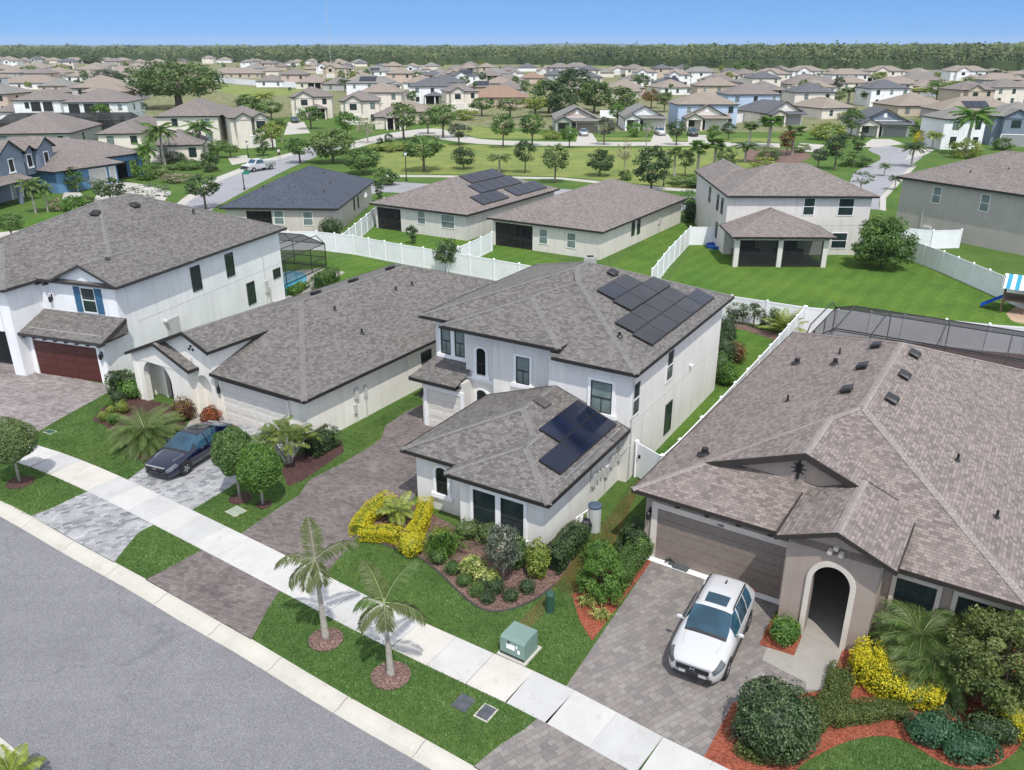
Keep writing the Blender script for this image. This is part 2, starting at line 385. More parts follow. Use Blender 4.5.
m_utility = plain('utility_grey', (.5, .5, .48), .5, .08); m_green = plain('transformer_green', (.17, .255, .22), .5, .07, 2); m_dkgreen = plain('pedestal_green', (.03, .085, .06), .5, .1)
m_trunk = plain('palm_trunk_grey', (.36, .33, .28), .9, .3, 9, .6); m_bark = plain('tree_bark', (.13, .10, .075), .95, .35, 8, .8); m_palebark = plain('pale_bark', (.36, .33, .29), .9, .25, 8, .5)
def woodmat():
    t = NT('garage_door_mahogany'); co = t.co(); mp = t.n('Mapping'); mp.inputs['Scale'].default_value = (1.2, 1, 9); t.l(co, mp.inputs[0])
    t.base(t.ramp(t.noise(2.5, 5, mp.outputs[0]), [(.3, g3((.045, .010, .008))), (.55, g3((.09, .02, .016))), (.75, g3((.14, .036, .03)))])); t.set(Roughness=.45)
    return t.m
m_gdoorM = woodmat()
def solarmat(name, c, r):
    t = NT(name); uv = t.co('Object'); t.base(t.ramp(t.noise(.8, 2, uv), [(.3, g3(c, .7)), (.7, g3(c, 1.3))])); t.set(Roughness=r, Specular_IOR_Level=.35, Coat_Weight=.25, Coat_Roughness=.1); return t.m
m_solar = solarmat('solar_glass_grey', (.022, .022, .025), .34); m_solarB = solarmat('solar_glass_blue', (.006, .010, .028), .18); m_solarN = solarmat('solar_glass_navy', (.012, .014, .026), .3)
L = dict(
 dark=leafmat('leaf_dark', (0.021, 0.0416, 0.0175), (0.0588, 0.104, 0.0385), (0.148, 0.208, 0.0875)),
 mid=leafmat('leaf_mid', (0.0355, 0.078, 0.0189), (0.0886, 0.164, 0.0441), (0.198, 0.295, 0.0788)),
 olive=leafmat('leaf_olive', (0.0613, 0.0963, 0.0315), (0.131, 0.193, 0.0613), (0.245, 0.315, 0.123)),
 bright=leafmat('leaf_bright', (0.0378, 0.0943, 0.0151), (0.0943, 0.195, 0.0315), (0.189, 0.315, 0.063)),
 yellow=leafmat('leaf_yellow', (.16, .19, .015), (.56, .48, .016), (.82, .70, .04), .2),
 lime=leafmat('leaf_lime', (0.092, 0.138, 0.0184), (0.202, 0.258, 0.046), (0.386, 0.414, 0.11)),
 varieg=leafmat('leaf_variegated', (0.0735, 0.126, 0.0315), (0.336, 0.378, 0.0945), (0.609, 0.609, 0.252)),
 silver=leafmat('leaf_silver', (0.0419, 0.0535, 0.0364), (0.109, 0.129, 0.0894), (0.226, 0.249, 0.194)),
 red=leafmat('leaf_red', (0.065, 0.026, 0.0195), (0.156, 0.078, 0.039), (0.325, 0.26, 0.065)),
 croton=leafmat('leaf_croton', (0.066, 0.077, 0.022), (0.275, 0.066, 0.0275), (0.495, 0.099, 0.044)),
 palm=leafmat('leaf_palm', (0.0378, 0.0756, 0.0189), (0.0943, 0.158, 0.0378), (0.189, 0.264, 0.0756), .2),
 palmy=leafmat('leaf_palm_yellow', (0.104, 0.15, 0.0231), (0.208, 0.266, 0.0405), (0.347, 0.393, 0.0812), .2),
 palmd=leafmat('leaf_palm_dry', (0.084, 0.0984, 0.042), (0.168, 0.182, 0.077), (0.28, 0.28, 0.14), .15),
 pale=leafmat('leaf_pale', (0.14, 0.14, 0.084), (0.28, 0.266, 0.168), (0.448, 0.406, 0.28)),
 bluegreen=leafmat('leaf_juniper', (0.0185, 0.0589, 0.0284), (0.0462, 0.118, 0.0568), (0.102, 0.196, 0.105)),
 forest=leafmat('leaf_forest', (0.0431, 0.0739, 0.0246), (0.0924, 0.129, 0.0431), (0.16, 0.191, 0.0678), .15),
 cover=leafmat('leaf_ground_cover', (.05, .075, .018), (.115, .15, .04), (.20, .235, .075)),
 turf=leafmat('leaf_turf', (.055, .115, .03), (.10, .185, .05), (.18, .27, .09), .3, .8),
 palmfan=leafmat('leaf_fan_palm', (.05, .085, .018), (.115, .165, .032), (.22, .27, .055), .25),
 palmv=leafmat('leaf_verge_palm', (.06, .08, .03), (.125, .155, .055), (.23, .25, .11), .25),
 oak=leafmat('leaf_oak', (0.0286, 0.064, 0.0166), (0.0727, 0.129, 0.0333), (0.163, 0.219, 0.0665), .2))

# ------------------------------------------------------------------ houses
WIN = {}
def window_mesh(wd, ht, style):
    k = (round(wd, 2), round(ht, 2), style)
    if k in WIN: return WIN[k]
    f, p = MB(), MB(); fm, pm = m_frameW, m_glass
    h = wd / 2; y0 = -.035
    if style in ('trim', 'trimb', 'double', 'doubleb', 'trimD', 'arch'):
        tw = .14; fm = m_trimD if style == 'trimD' else m_trim
        f.box(-h - tw, -h, -.07, .0, 0, ht); f.box(h, h + tw, -.07, .0, 0, ht)
        if style != 'arch': f.box(-h - tw, h + tw, -.07, 0, ht, ht + tw)
        f.box(-h - tw - .1, h + tw + .1, -.12, 0, -.2, 0)
        fr = MB(); pm = m_blind if style in ('trimb', 'doubleb') else m_glass if style in ('trimD', 'double') else m_glassD
        def sash(a, b):
            fr.box(a, a + .05, -.05, 0, .0, ht); fr.box(b - .05, b, -.05, 0, 0, ht); fr.box(a + .05, b - .05, -.05, 0, 0, .05); fr.box(a + .05, b - .05, -.05, 0, ht - .05, ht); fr.box(a + .05, b - .05, -.055, 0, ht * .47, ht * .47 + .05)
            if style in ('trimb', 'double', 'doubleb'):
                m = (a + b) / 2; fr.box(m - .015, m + .015, -.045, 0, .05, ht * .47)
        if style in ('double', 'doubleb'):
            f.box(-.12, .12, -.07, 0, 0, ht); sash(-h, -.12); sash(.12, h); p.box(-h, -.12, -.02, 0, 0, ht); p.box(.12, h, -.02, 0, 0, ht)
        elif style == 'arch':
            n = 10; zs = ht - h
            arc = [(-h * math.cos(math.pi * i / n), zs + h * math.sin(math.pi * i / n) * .75) for i in range(n + 1)]
            for i in range(n):
                (xa, za), (xb, zb) = arc[i], arc[i + 1]; k2 = (h + tw) / h
                Xa, Za, Xb, Zb = xa * k2, zs + (za - zs) * k2, xb * k2, zs + (zb - zs) * k2
                f.add([(xa, -.07, za), (xb, -.07, zb), (Xb, -.07, Zb), (Xa, -.07, Za), (xa, 0, za), (xb, 0, zb), (Xb, 0, Zb), (Xa, 0, Za)], [(0, 1, 2, 3), (0, 4, 5, 1), (3, 2, 6, 7), (4, 7, 6, 5)])
                p.add([(0, -.02, zs), (xa, -.02, za), (xb, -.02, zb)], [(0, 2, 1)])
            f.v = [(x, y, min(z, 99)) for x, y, z in f.v]
            f.f = f.f; p.box(-h, h, -.02, 0, 0, zs - .001); fr.box(-h, h, -.05, 0, ht * .4, ht * .4 + .05); fr.box(-.02, .02, -.045, 0, 0, ht * .4)
            # jambs stop at the springing
            f.v[:16] = [(x, y, zs if abs(z - ht) < 1e-6 else z) for x, y, z in f.v[:16]]
        else:
            sash(-h, h); p.box(-h, h, -.02, 0, 0, ht)
        WIN[k] = (f.mesh('window', fm), p.mesh('pane', pm), fr.mesh('sash', m_frameK)); return WIN[k]
    t = .07; fm = m_frameK if 'k' in style else m_frameW
    f.box(-h - t, -h, -.05, 0, -t, ht + t); f.box(h, h + t, -.05, 0, -t, ht + t); f.box(-h, h, -.05, 0, -t, 0); f.box(-h, h, -.05, 0, ht, ht + t); f.box(-h, h, -.045, 0, ht * .48, ht * .48 + .05)
    p.box(-h, h, -.02, 0, 0, ht)
    WIN[k] = (f.mesh('window', fm), p.mesh('pane', m_blind if 'b' in style else m_glass), None); return WIN[k]
ROT = dict(f=0, r=90, b=180, l=270)

class House:
    def __init__(s, label, o, az, wall, roof, cap, fascia=None, name='house', cat='house', group=None):
        s.root = thing(name, label, cat, (o[0], o[1], 0), R(az), group)
        s.wm, s.rm, s.cm, s.fm = wall, roof, cap, fascia or m_fasc
        s.W, s.Rf, s.C, s.F = MB(), MB(), MB(), MB(); s.nb = 0; s.az = az; s.o = o
    def wall(s, pts, z0, z1): s.W.prism(pts, z0, z1)
    def wbox(s, x0, x1, y0, y1, z0, z1): s.W.box(x0, x1, y0, y1, z0, z1)
    def edge(s, p, q, drop):
        """ridge or hip cap from p to q, falling drop per metre sideways"""
        p, q = Vector(p), Vector(q)
        if (q - p).length < .05: return
        d = (q - p); u = Vector((d.y, -d.x, 0)).normalized(); n = max(1, int((q - p).length / .3)); up = Vector((0, 0, .022)); k = .15
        a, b = p + up, q + up
        vs = [a, b, a + u * k - Vector((0, 0, drop * k)), b + u * k - Vector((0, 0, drop * k)), a - u * k - Vector((0, 0, drop * k)), b - u * k - Vector((0, 0, drop * k))]
        s.C.add(vs, [(0, 2, 3, 1), (0, 1, 5, 4)])
    def fascia(s, p, q, ht=.16, th=.035, out=None):
        """board under an eave or rake, from p to q (top edges)"""
        p, q = Vector(p), Vector(q); d = q - p; u = Vector((d.y, -d.x, 0)).normalized() * th; dz = Vector((0, 0, ht)); e = Vector((0, 0, .018))
        P = [p - u * .2 + e, q - u * .2 + e, q + u + e, p + u + e]
        s.F.add(P + [x - dz for x in P], [(0, 3, 2, 1)[::-1], (4, 5, 6, 7)[::-1], (3, 7, 6, 2)[::-1], (0, 1, 5, 4)[::-1], (0, 4, 7, 3)[::-1], (1, 2, 6, 5)[::-1]])
    def hip(s, x0, x1, y0, y1, z, p, ends='hh', axis=None, oh=.45, cap=True, fas=True):
        s.nb += 1; z = z - .004 * s.nb
        ax = axis or ('x' if (x1 - x0) > (y1 - y0) else 'y')
        if ax == 'y': T = lambda u, v, h: (u, v, h); u0, u1, v0, v1 = x0, x1, y0, y1; fl = False
        else: T = lambda u, v, h: (v, u, h); u0, u1, v0, v1 = y0, y1, x0, x1; fl = True
        h = (u1 - u0) / 2; um = (u0 + u1) / 2; zr = z + p * h
        va = v0 + h if ends[0] == 'h' else v0; vb = v1 - h if ends[1] == 'h' else v1
        if va > vb: va = vb = (va + vb) / 2
        a, b, c, d = T(u0, v0, z), T(u1, v0, z), T(u1, v1, z), T(u0, v1, z); r0, r1 = T(um, va, zr), T(um, vb, zr)
        deg = abs(va - vb) < .02
        fs = []
        if ends[0] == 'h': fs.append([a, b, r0])
        if ends[1] == 'h': fs.append([c, d, r1])
        fs.append([b, c, r0] if deg else [b, c, r1, r0]); fs.append([d, a, r0] if deg else [d, a, r0, r1])
        for f in fs:
            f = f[::-1] if fl else f; s.Rf.add(f, [tuple(range(len(f)))])
        if cap:
            if not deg: s.edge(r0, r1, p)
            q = p / 1.414
            if ends[0] == 'h': s.edge(a, r0, q); s.edge(b, r0, q)
            if ends[1] == 'h': s.edge(c, r1, q); s.edge(d, r1, q)
        E = []
        if ends[0] == 'h': E.append((a, b))
        else: E += [(a, r0), (r0, b)]; s.gable(T, fl, u0, u1, um, v0, +1, z, zr, oh, p)
        E.append((b, c))
        if ends[1] == 'h': E.append((c, d))
        else: E += [(c, r1), (r1, d)]; s.gable(T, fl, u0, u1, um, v1, -1, z, zr, oh, p)
        E.append((d, a))
        if fas:
            for P, Q in E: s.fascia(*((Q, P) if fl else (P, Q)))
            s0 = oh + .1 if ends[0] == 'g' else .02; s1 = oh + .1 if ends[1] == 'g' else .02
            so = [(u0 + .02, v0 + s0), (u1 - .02, v0 + s0), (u1 - .02, v1 - s1), (u0 + .02, v1 - s1)]
            so = [T(x, y, z - .175) for x, y in so]; s.F.add(so if fl else so[::-1], [(0, 1, 2, 3)])
        return zr
    def gable(s, T, fl, u0, u1, um, v, sg, z, zr, oh, p):
        v += sg * oh; e = .03
        P = [(u0 + oh, z - .3), (u1 - oh, z - .3), (u1 - oh, z + p * oh - e), (um, zr - e), (u0 + oh, z + p * oh - e)]
        A = [T(u, v, h) for u, h in P]; B = [T(u, v + sg * .18, h) for u, h in P]
        s.W.add(A + B, [(0, 1, 2, 3, 4), (9, 8, 7, 6, 5)] + [(i, i + 5, (i + 1) % 5 + 5, (i + 1) % 5) for i in range(5)])
    def poly(s, pts):
        s.Rf.add(pts, [tuple(range(len(pts)))])
    def win(s, x, y, z, wd, ht, n='f', style='plain', name='window'):
        f, p, k = window_mesh(wd, ht, style)
        o = link(name, f, s.root); o.location = (x, y, z); o.rotation_euler = (0, 0, R(ROT[n] if isinstance(n, str) else n))
        link('pane', p, o)
        if k: link('sash', k, o)
        return o
    def garage(s, x0, x1, y, ht, mat, trim=None, panels=4, tw=.2, n='f', rib=True):
        d, t = MB(), MB(); wd = x1 - x0
        for i in range(panels):
            za, zb = ht * i / panels, ht * (i + 1) / panels
            d.box(0, wd, -.04, 0, za + .012, zb - .004)
            if rib:
                k = max(2, int(wd / 1.2)); g = wd / k
                for j in range(k): d.box(j * g + .12, (j + 1) * g - .12, -.055, -.04, za + .12, zb - .12)
        if trim:
            t.box(-tw, -.002, -.1, 0, 0, ht); t.box(wd + .002, wd + tw, -.1, 0, 0, ht); t.box(-tw, wd + tw, -.1, 0, ht + .002, ht + tw)
        o = d.build('garage_door', mat, s.root); o.location = (x0, y, 0) if n == 'f' else (y, x0, 0); o.rotation_euler = (0, 0, R(ROT[n]))
        if trim: t.build('door_trim', trim, o)
        return o
    def part(s, name, mb, m, smooth=False):
        return mb.build(name, m, s.root, smooth)
    def vent(s, x, y, z, slope_dir, p, name='roof_vent'):
        """low box vent sitting on a slope; slope_dir is the downhill direction f/r/b/l"""
        mb = MB(); mb.box(-.28, .28, -.2, .2, 0, .12); mb.add([(-.34, -.26, .12), (.34, -.26, .12), (.34, .26, .14), (-.34, .26, .14), (-.24, -.16, .2), (.24, -.16, .2), (.24, .2, .2), (-.24, .2, .2)], [(3, 2, 1, 0), (0, 1, 5, 4), (1, 2, 6, 5), (2, 3, 7, 6), (3, 0, 4, 7), (4, 5, 6, 7)])
        o = mb.build(name, m_black, s.roofo); o.location = (x, y, z + .02); o.rotation_euler = (math.atan(p), 0, R(ROT[slope_dir])); o.rotation_mode = 'XYZ'
        return o
    def pipe(s, x, y, z, r=.07, h=.35):
        mb = MB(); mb.tube([(0, 0, -.1), (0, 0, h)], [r, r], 8); mb.lathe([(r * 2.2, 0), (r * 1.2, .08), (r * 1.05, .12)], (0, 0, .02), 10)
        o = mb.build('vent_pipe', m_black, s.roofo); o.location = (x, y, z); return o
    def solar(s, x0, x1, y0, y1, zf, m, th=.12):
        """panel lying parallel to a slope; zf(x,y) is the roof height"""
        mb, g = MB(), MB(); P = [(x0, y0), (x1, y0), (x1, y1), (x0, y1)]
        mb.add([(x, y, zf(x, y) + th - .05) for x, y in P] + [(x, y, zf(x, y) + th) for x, y in P], [(0, 3, 2, 1), (4, 5, 6, 7), (0, 1, 5, 4), (1, 2, 6, 5), (2, 3, 7, 6), (3, 0, 4, 7)])
        e = .03; P = [(x0 + e, y0 + e), (x1 - e, y0 + e), (x1 - e, y1 - e), (x0 + e, y1 - e)]
        g.add([(x, y, zf(x, y) + th + .004) for x, y in P], [(0, 1, 2, 3)])
        o = mb.build('solar_panel', m_black, s.roofo); g.build('cells', m, o); return o
    def done(s):
        s.part('wall', s.W, s.wm)
        s.roofo = s.Rf.build('roof', s.rm, s.root, uv=True)
        if s.C.v: s.C.build('ridge_cap', s.cm, s.roofo, uv=True)
        if s.F.v: s.F.build('fascia', s.fm, s.roofo)
        return s
def arch_wall(mb, x0, x1, y0, y1, top, xc, hw, zs, rise, n=14, z0=0.):
    """wall panel in the xz plane with an arched opening; top is a function of x"""
    xs = sorted(set([x0, xc - hw] + [xc - hw * math.cos(math.pi * i / n) for i in range(1, n)] + [xc + hw, x1, xc]))
    def lo(x):
        if x <= xc - hw + 1e-6 or x >= xc + hw - 1e-6: return zs
        return zs + rise * math.sqrt(max(0, 1 - ((x - xc) / hw) ** 2))
    for a, b in zip(xs[:-1], xs[1:]):
        inside = a >= xc - hw - 1e-6 and b <= xc + hw + 1e-6
        la, lb = (lo(a), lo(b)) if inside else (z0, z0)
        mb.add([(a, y0, la), (b, y0, lb), (b, y0, top(b)), (a, y0, top(a)), (a, y1, la), (b, y1, lb), (b, y1, top(b)), (a, y1, top(a))],
               [(0, 1, 2, 3), (7, 6, 5, 4), (3, 2, 6, 7)] + ([(0, 4, 5, 1)] if inside else []))
    for x, f in ((xc - hw, 1), (xc + hw, 0), (x0, 0), (x1, 1)):
        zt = zs if abs(abs(x - xc) - hw) < 1e-6 else top(x)
        q = [(x, y0, z0), (x, y1, z0), (x, y1, zt), (x, y0, zt)]; mb.add(q if f else q[::-1], [(0, 1, 2, 3)])
def arch_band(mb, y0, y1, xc, hw, zs, rise, wd, n=14, z0=0.):
    """trim round an arch"""
    ins = [(xc - hw, z0)] + [(xc - hw * math.cos(math.pi * i / n), zs + rise * math.sin(math.pi * i / n)) for i in range(n + 1)] + [(xc + hw, z0)]
    k = (hw + wd) / hw; ous = [(xc - hw - wd, z0)] + [(xc - (hw + wd) * math.cos(math.pi * i / n), zs + (rise + wd) * math.sin(math.pi * i / n)) for i in range(n + 1)] + [(xc + hw + wd, z0)]
    for i in range(len(ins) - 1):
        a, b, c, d = ins[i], ins[i + 1], ous[i + 1], ous[i]
        mb.add([(p[0], y0, p[1]) for p in (a, b, c, d)] + [(p[0], y1, p[1]) for p in (a, b, c, d)], [(0, 1, 2, 3)[::-1], (0, 4, 5, 1), (3, 2, 6, 7)])
# ------------------------------------------------------------------ ground, road, kerb, walks
KB = [(-330, 398), (-140, 447), (-60, 477), (0, 500.5), (33, 517), (84, 546), (145.5, 579), (200, 611), (252, 639.5), (348, 696.5), (473, 766), (640, 862), (900, 1010)]   # back of kerb
KF = [(-330, 404), (-140, 457), (-60, 489), (0, 514), (64, 553), (127, 589.5), (200, 631.5), (277, 671), (334, 709), (408, 753), (437, 771), (600, 868), (840, 1010)]     # gutter edge
kb = [G(*p) for p in smoothpts(KB)]; kf = [G(*p) for p in smoothpts(KF)]
# ground sheet: everything beyond the kerb, out past the horizon
mb = MB()
pl = [(p.x, p.y) for p in kb]
pts = [(-9000, pl[0][1])] + pl + [(9000, pl[-1][1]), (9000, 14000), (-9000, 14000)]
mb.add([(x, y, 0) for x, y in pts], [tuple(range(len(pts)))])
gme = mb.mesh('ground', m_grass)
import bmesh
bm = bmesh.new(); bm.from_mesh(gme); bmesh.ops.triangulate(bm, faces=bm.faces[:], ngon_method='EAR_CLIP'); bm.to_mesh(gme); bm.free()
if sum(p.normal.z for p in gme.polygons) < 0: gme.flip_normals()
tag(link('ground', gme), kind='structure')
mb = MB(); mb.add([(-300, -60, -.12), (300, -60, -.12), (300, 200, -.12), (-300, 200, -.12)], [(0, 1, 2, 3)])
struct('road', mb, m_asph)
def nrm(P):
    out = []
    for i in range(len(P)):
        d = (P[min(i + 1, len(P) - 1)] - P[max(i - 1, 0)]).normalized(); out.append(Vector((d.y, -d.x, 0)))   # towards the road
    return out
prof = [(0, -.2), (0, .012), (.14, .012), (.26, -.015), (.42, -.09), (.66, -.105), (.66, -.2)]; k = len(prof); mb = MB()
def arclen(P):
    d = [0]
    for a, b in zip(P[:-1], P[1:]): d.append(d[-1] + (b - a).length)
    return d
def sample(P, D, s):
    for i in range(len(P) - 1):
        if D[i + 1] >= s: return P[i].lerp(P[i + 1], (s - D[i]) / max(1e-6, D[i + 1] - D[i]))
    return P[-1]
Dk = arclen(kb); s = 0
while s + 3.1 < Dk[-1]:
    ring = []
    for q in (s + .008, s + 1.55, s + 3.042):
        p = sample(kb, Dk, q); d = (sample(kb, Dk, q + .05) - sample(kb, Dk, q - .05)).normalized(); u = Vector((d.y, -d.x, 0)); ring += [(p.x + u.x * a, p.y + u.y * a, z) for a, z in prof]
    mb.add(ring, [(i * k + j, i * k + j + 1, (i + 1) * k + j + 1, (i + 1) * k + j) for i in range(2) for j in range(k - 1)]); s += 3.05
kerb = struct('kerb', mb, m_kerb)
# opposite kerb and verge, bottom left of the picture
op = [G(x, y) + Vector((0, 0, 0)) for x, y in [(-330, 560), (-120, 660), (0, 735), (44, 771), (160, 850), (330, 980)]]
mb = MB(); ns = nrm(op); vs = [(p.x + u.x * a, p.y + u.y * a, z) for p, u in zip(op, ns) for a, z in [(0, -.2), (0, -.1), (.24, -.095), (.5, .005), (.75, .012), (.75, -.2)]]; k = 6
mb.add(vs, [(i * k + j, i * k + j + 1, (i + 1) * k + j + 1, (i + 1) * k + j) for i in range(len(op) - 1) for j in range(k - 1)])
struct('far_kerb', mb, m_kerb)
mb = MB(); a = [(p.x + u.x * .75, p.y + u.y * .75, -.004) for p, u in zip(op, ns)]; mb.add(a + [(p[0] - 25, p[1] - 40, -.004) for p in a], [(i, len(a) + i, len(a) + i + 1, i + 1) for i in range(len(a) - 1)])
struct('verge', mb, m_grass)

# pavement: slabs along the street
SU = [(-260, 365), (-120, 398), (-40, 421), (5, 435.5), (42, 447), (74, 457.6), (123, 478), (189.5, 509.2), (290, 558), (391, 608), (480, 648), (565, 686), (660, 736), (729, 770), (900, 856)]
SL = [(-260, 374), (-120, 409), (-40, 435), (5, 451.5), (23.5, 460.5), (53, 472.2), (91, 492.5), (154, 525), (223, 560), (282, 591.5), (348, 621.5), (391.5, 645), (480, 689.3), (537.5, 718.5), (633, 770), (800, 858)]
su = [G(*p) for p in smoothpts(SU)]; D = arclen(su); slp = [G(*p) for p in smoothpts(SL, 8)]
mb = MB(); s = 0.; cuts = []
while s < D[-1] - 1.6:
    cuts.append(s); s += 1.52
def opp(p): return min((q.lerp(r, t) for q, r in zip(slp[:-1], slp[1:]) for t in (0, .5)), key=lambda q: (q - p).length)
for i, (a, b) in enumerate(zip(cuts[:-1], cuts[1:])):
    big = (i % 4 == 0); g = .009 if big else .004
    p, q = sample(su, D, a + g), sample(su, D, b - .005)
    d = (q - p).normalized(); nn = Vector((d.y, -d.x, 0)); wd = 1.62
    P = [p, q, q + nn * wd, p + nn * wd]; z = .028
    mb.add([(v.x, v.y, -.05) for v in P] + [(v.x, v.y, z) for v in P], [(0, 1, 2, 3), (7, 6, 5, 4), (0, 4, 5, 1), (1, 5, 6, 2), (2, 6, 7, 3), (3, 7, 4, 0)], rnd.choice((0, 0, 0, 1, 2)))
struct('sidewalk', mb, [m_conc, m_concB, m_concC])

sheet('driveway', [(-160, 398), (-90, 345), (0, 352), (20, 352), (38, 370), (112, 386), (109, 392), (60, 419), (37, 432.5), (20, 441), (-10, 433), (-60, 417), (-130, 397)], .012, m_pavA)
sheet('driveway', [(128, 480), (176, 444), (223, 416), (306, 443), (291, 450), (252, 474), (191, 511)], .012, m_pavB)
sheet('apron', smoothpts([(91.5, 490), (75, 497), (52, 508), (31, 516)], 3) + [(60, 533), (84, 546.5), (114.5, 563)] + smoothpts([(116, 560), (128, 545), (140, 532), (156, 524)], 3), .012, m_pavB)
sheet('driveway', [(240.5, 534), (285.5, 503.6), (300, 494.8), (306, 484), (312, 478.7), (344, 462.5), (370, 447), (382, 437.6), (385, 426), (394, 420), (405.6, 412), (420, 405), (472, 420), (470, 440), (420, 485), (412.9, 500), (390, 512), (362, 530), (353, 543), (336, 562), (320, 579), (318, 573)], .012, m_pavC)
sheet('apron', [(203, 549), (172, 566), (145.5, 580), (200, 611), (251.5, 640)] + smoothpts([(252, 638), (261, 622), (270, 606), (281, 589)], 3) + [(240, 568)], .012, m_pavC)
sheet('driveway', [(565, 688), (655, 556), (785, 600), (769, 622), (768, 643), (830, 660), (838, 662), (822, 690), (800, 694), (757, 700), (733, 703), (704, 757)], .012, m_pavD)
sheet('apron', [(540, 717), (522, 731), (500, 745), (473, 767), (640, 863), (700, 806)], .012, m_pavD)
sheet('entry_walk', [(769, 642), (798, 622), (846, 640), (838, 662), (822, 690), (806, 690), (806, 683), (762, 660)], .016, m_walk)
sheet('entry_walk', [(178, 441), (188, 424), (196, 414), (208, 412), (222, 417), (215, 422), (196, 432)], .016, m_walk)
# planted beds
bedC = smoothpts([(352, 536), (372, 541), (390, 547), (416, 556), (440, 573.5), (457, 590.5), (475, 605.5), (492.5, 611.8), (513, 608.7), (536.5, 598.5), (554, 585), (570, 565), (577.5, 548)], 3) + [(592, 520), (570, 530), (525, 560), (470, 535), (412, 503), (372, 522)]
sheet('flower_bed', bedC, .010, m_mulB)
mb = MB(); P = [G(*p) for p in bedC[:31]]; mb.tube([(p.x, p.y, .02) for p in P], [.035] * len(P), 6); tag(mb.build('bed_edging', plain('edging_black', (.05, .045, .045), .8)), 'thin dark edging curving along the lawn front of the brown mulch bed', 'edging')
sheet('flower_bed', [(572, 595), (575, 607), (580, 622), (592, 641), (655, 557.5), (653, 552), (610, 560), (590, 580)], .010, m_mulR)
sheet('flower_bed', smoothpts([(704, 757), (718, 731), (733, 703), (757, 698), (806, 686), (808, 692), (822, 689), (834, 662), (840, 648), (868, 648), (905, 640), (960, 640), (1040, 655), (1100, 700), (1100, 760), (1030, 740), (1016, 752), (990, 768), (955, 768), (930, 756), (905, 741), (880, 736), (850, 741), (822, 753), (796, 770), (775, 800), (729, 771)], 3)[:-1], .010, m_mulR)
sheet('flower_bed', [(766, 630), (775, 614), (797, 628), (803, 634), (794, 656), (759, 645)], .020, m_mulR)
sheet('flower_bed', [(281, 470), (305, 448), (342, 440), (344, 452), (306, 479), (288, 487)], .010, m_mulD)
sheet('flower_bed', smoothpts([(92, 421), (101, 409), (112, 400), (126, 392), (150, 400), (185, 412), (178, 440), (150, 462), (130, 455), (118, 436), (103, 425), (92, 421)], 2)[:-1], .010, m_mulD)
sheet('dry_patch', smoothpts([(566, 560), (588, 540), (606, 520), (640, 478), (634, 500), (616, 540), (600, 575), (572, 598), (556, 586), (545, 612), (526, 630), (519, 622), (540, 600), (566, 560)], 2)[:-1], .006, grass('side_yard_grass', (.03, .05, .014), (.11, .10, .035), (.17, .15, .06), dry=(.2, .15, .06), dryamt=.45))
# back-yard lawns
sheet('lawn', [(663, 290), (705, 228), (905, 232), (1060, 330), (1040, 345), (800, 308), (735, 298)], .004, m_lawn2)
sheet('lawn', [(455, 266), (500, 240), (600, 275), (665, 225), (700, 222), (655, 289), (600, 300)], .0045, m_lawn2)
sheet('lawn', [(347, 255), (362, 238), (385, 214), (420, 222), (470, 240), (492, 251), (447, 272), (402, 264)], .005, m_lawn2)
sheet('lawn', [(300, 262), (354, 257), (402, 267), (470, 280), (545, 296), (510, 330), (300, 320)], .006, m_lawn2)
sheet('lawn', [(640, 470), (700, 400), (722, 322), (783, 338), (800, 335), (680, 460)], .005, m_lawn2)
sheet('flower_bed', [(722, 320), (733, 321), (785, 336), (777, 341), (748, 331), (722, 326)], .008, m_mulB)
sheet('pool_deck', [(255, 275), (322, 268), (345, 272), (310, 300), (262, 310)], .008, m_walk)
sheet('pool_deck', [(795, 335), (835, 318), (1060, 360), (1100, 420), (880, 380)], .008, mulch('red_paver_deck', [(.16, .08, .06), (.22, .11, .09)]))

# ------------------------------------------------------------------ house A : white two-storey, left
o = G(107, 383)
h = House('white two-storey stucco house with dark red garage door and blue shutters', o, -18.6, m_wA, m_shA, m_shCap, m_gfas)
h.wbox(-5.5, .3, 1.6, 3, -.1, 5.7); h.wbox(-13.6, .3, 3, 18.4, -.1, 5.55); h.wbox(-5.6, .3, 0, 1.6, -.1, 2.95)
# left front wing with an open porch at its foot
h.wbox(-12, -5.45, .6, 3, 2.6, 5.55); h.wbox(-6.25, -5.45, -.7, .6, -.1, 5.5); h.wbox(-12, -6.3, -.7, .6, 2.75, 5.5); h.wbox(-12, -11, -.7, .6, -.1, 2.7)
h.hip(-14.1, .75, 1.25, 18.9, 5.6, .45)
h.hip(-12.5, -5.05, -1.15, 8, 5.55, .45)
h.hip(-4.1, .86, 1.15, 8, 5.62, .45, 'gh', 'y', .3)
# garage pent roof
y0, y1, z0, z1 = -.55, 1.6, 2.72, 3.6
h.poly([(-5.75, y0, z0), (.75, y0, z0), (.75, y1, z1), (-5.45, y1, z1)])
h.poly([(-5.75, y0, z0), (-5.45, y1, z1), (-5.45, y1, z0)]); h.poly([(.75, y0, z0), (.75, y1, z0), (.75, y1, z1)])
h.fascia((-5.75, y0, z0), (.75, y0, z0), .18); h.fascia((.75, y0, z0), (.75, y1, z1), .22); h.fascia((.75, y1, z1 - .02), (.75, y0, z0 - .02), .2)
h.F.add([(-5.7, y0 + .02, z0 - .1), (.7, y0 + .02, z0 - .1), (.7, y1, z0 - .1), (-5.7, y1, z0 - .1)], [(0, 3, 2, 1)])
for i in range(8): h.F.box(-5.3 + i * .8, -5.12 + i * .8, -.5, .0, 2.42, 2.58)
for i in range(3): h.F.box(-5.9 + i * .55, -5.75 + i * .55, 1.25, 1.6, 5.2, 5.38)
h.done()
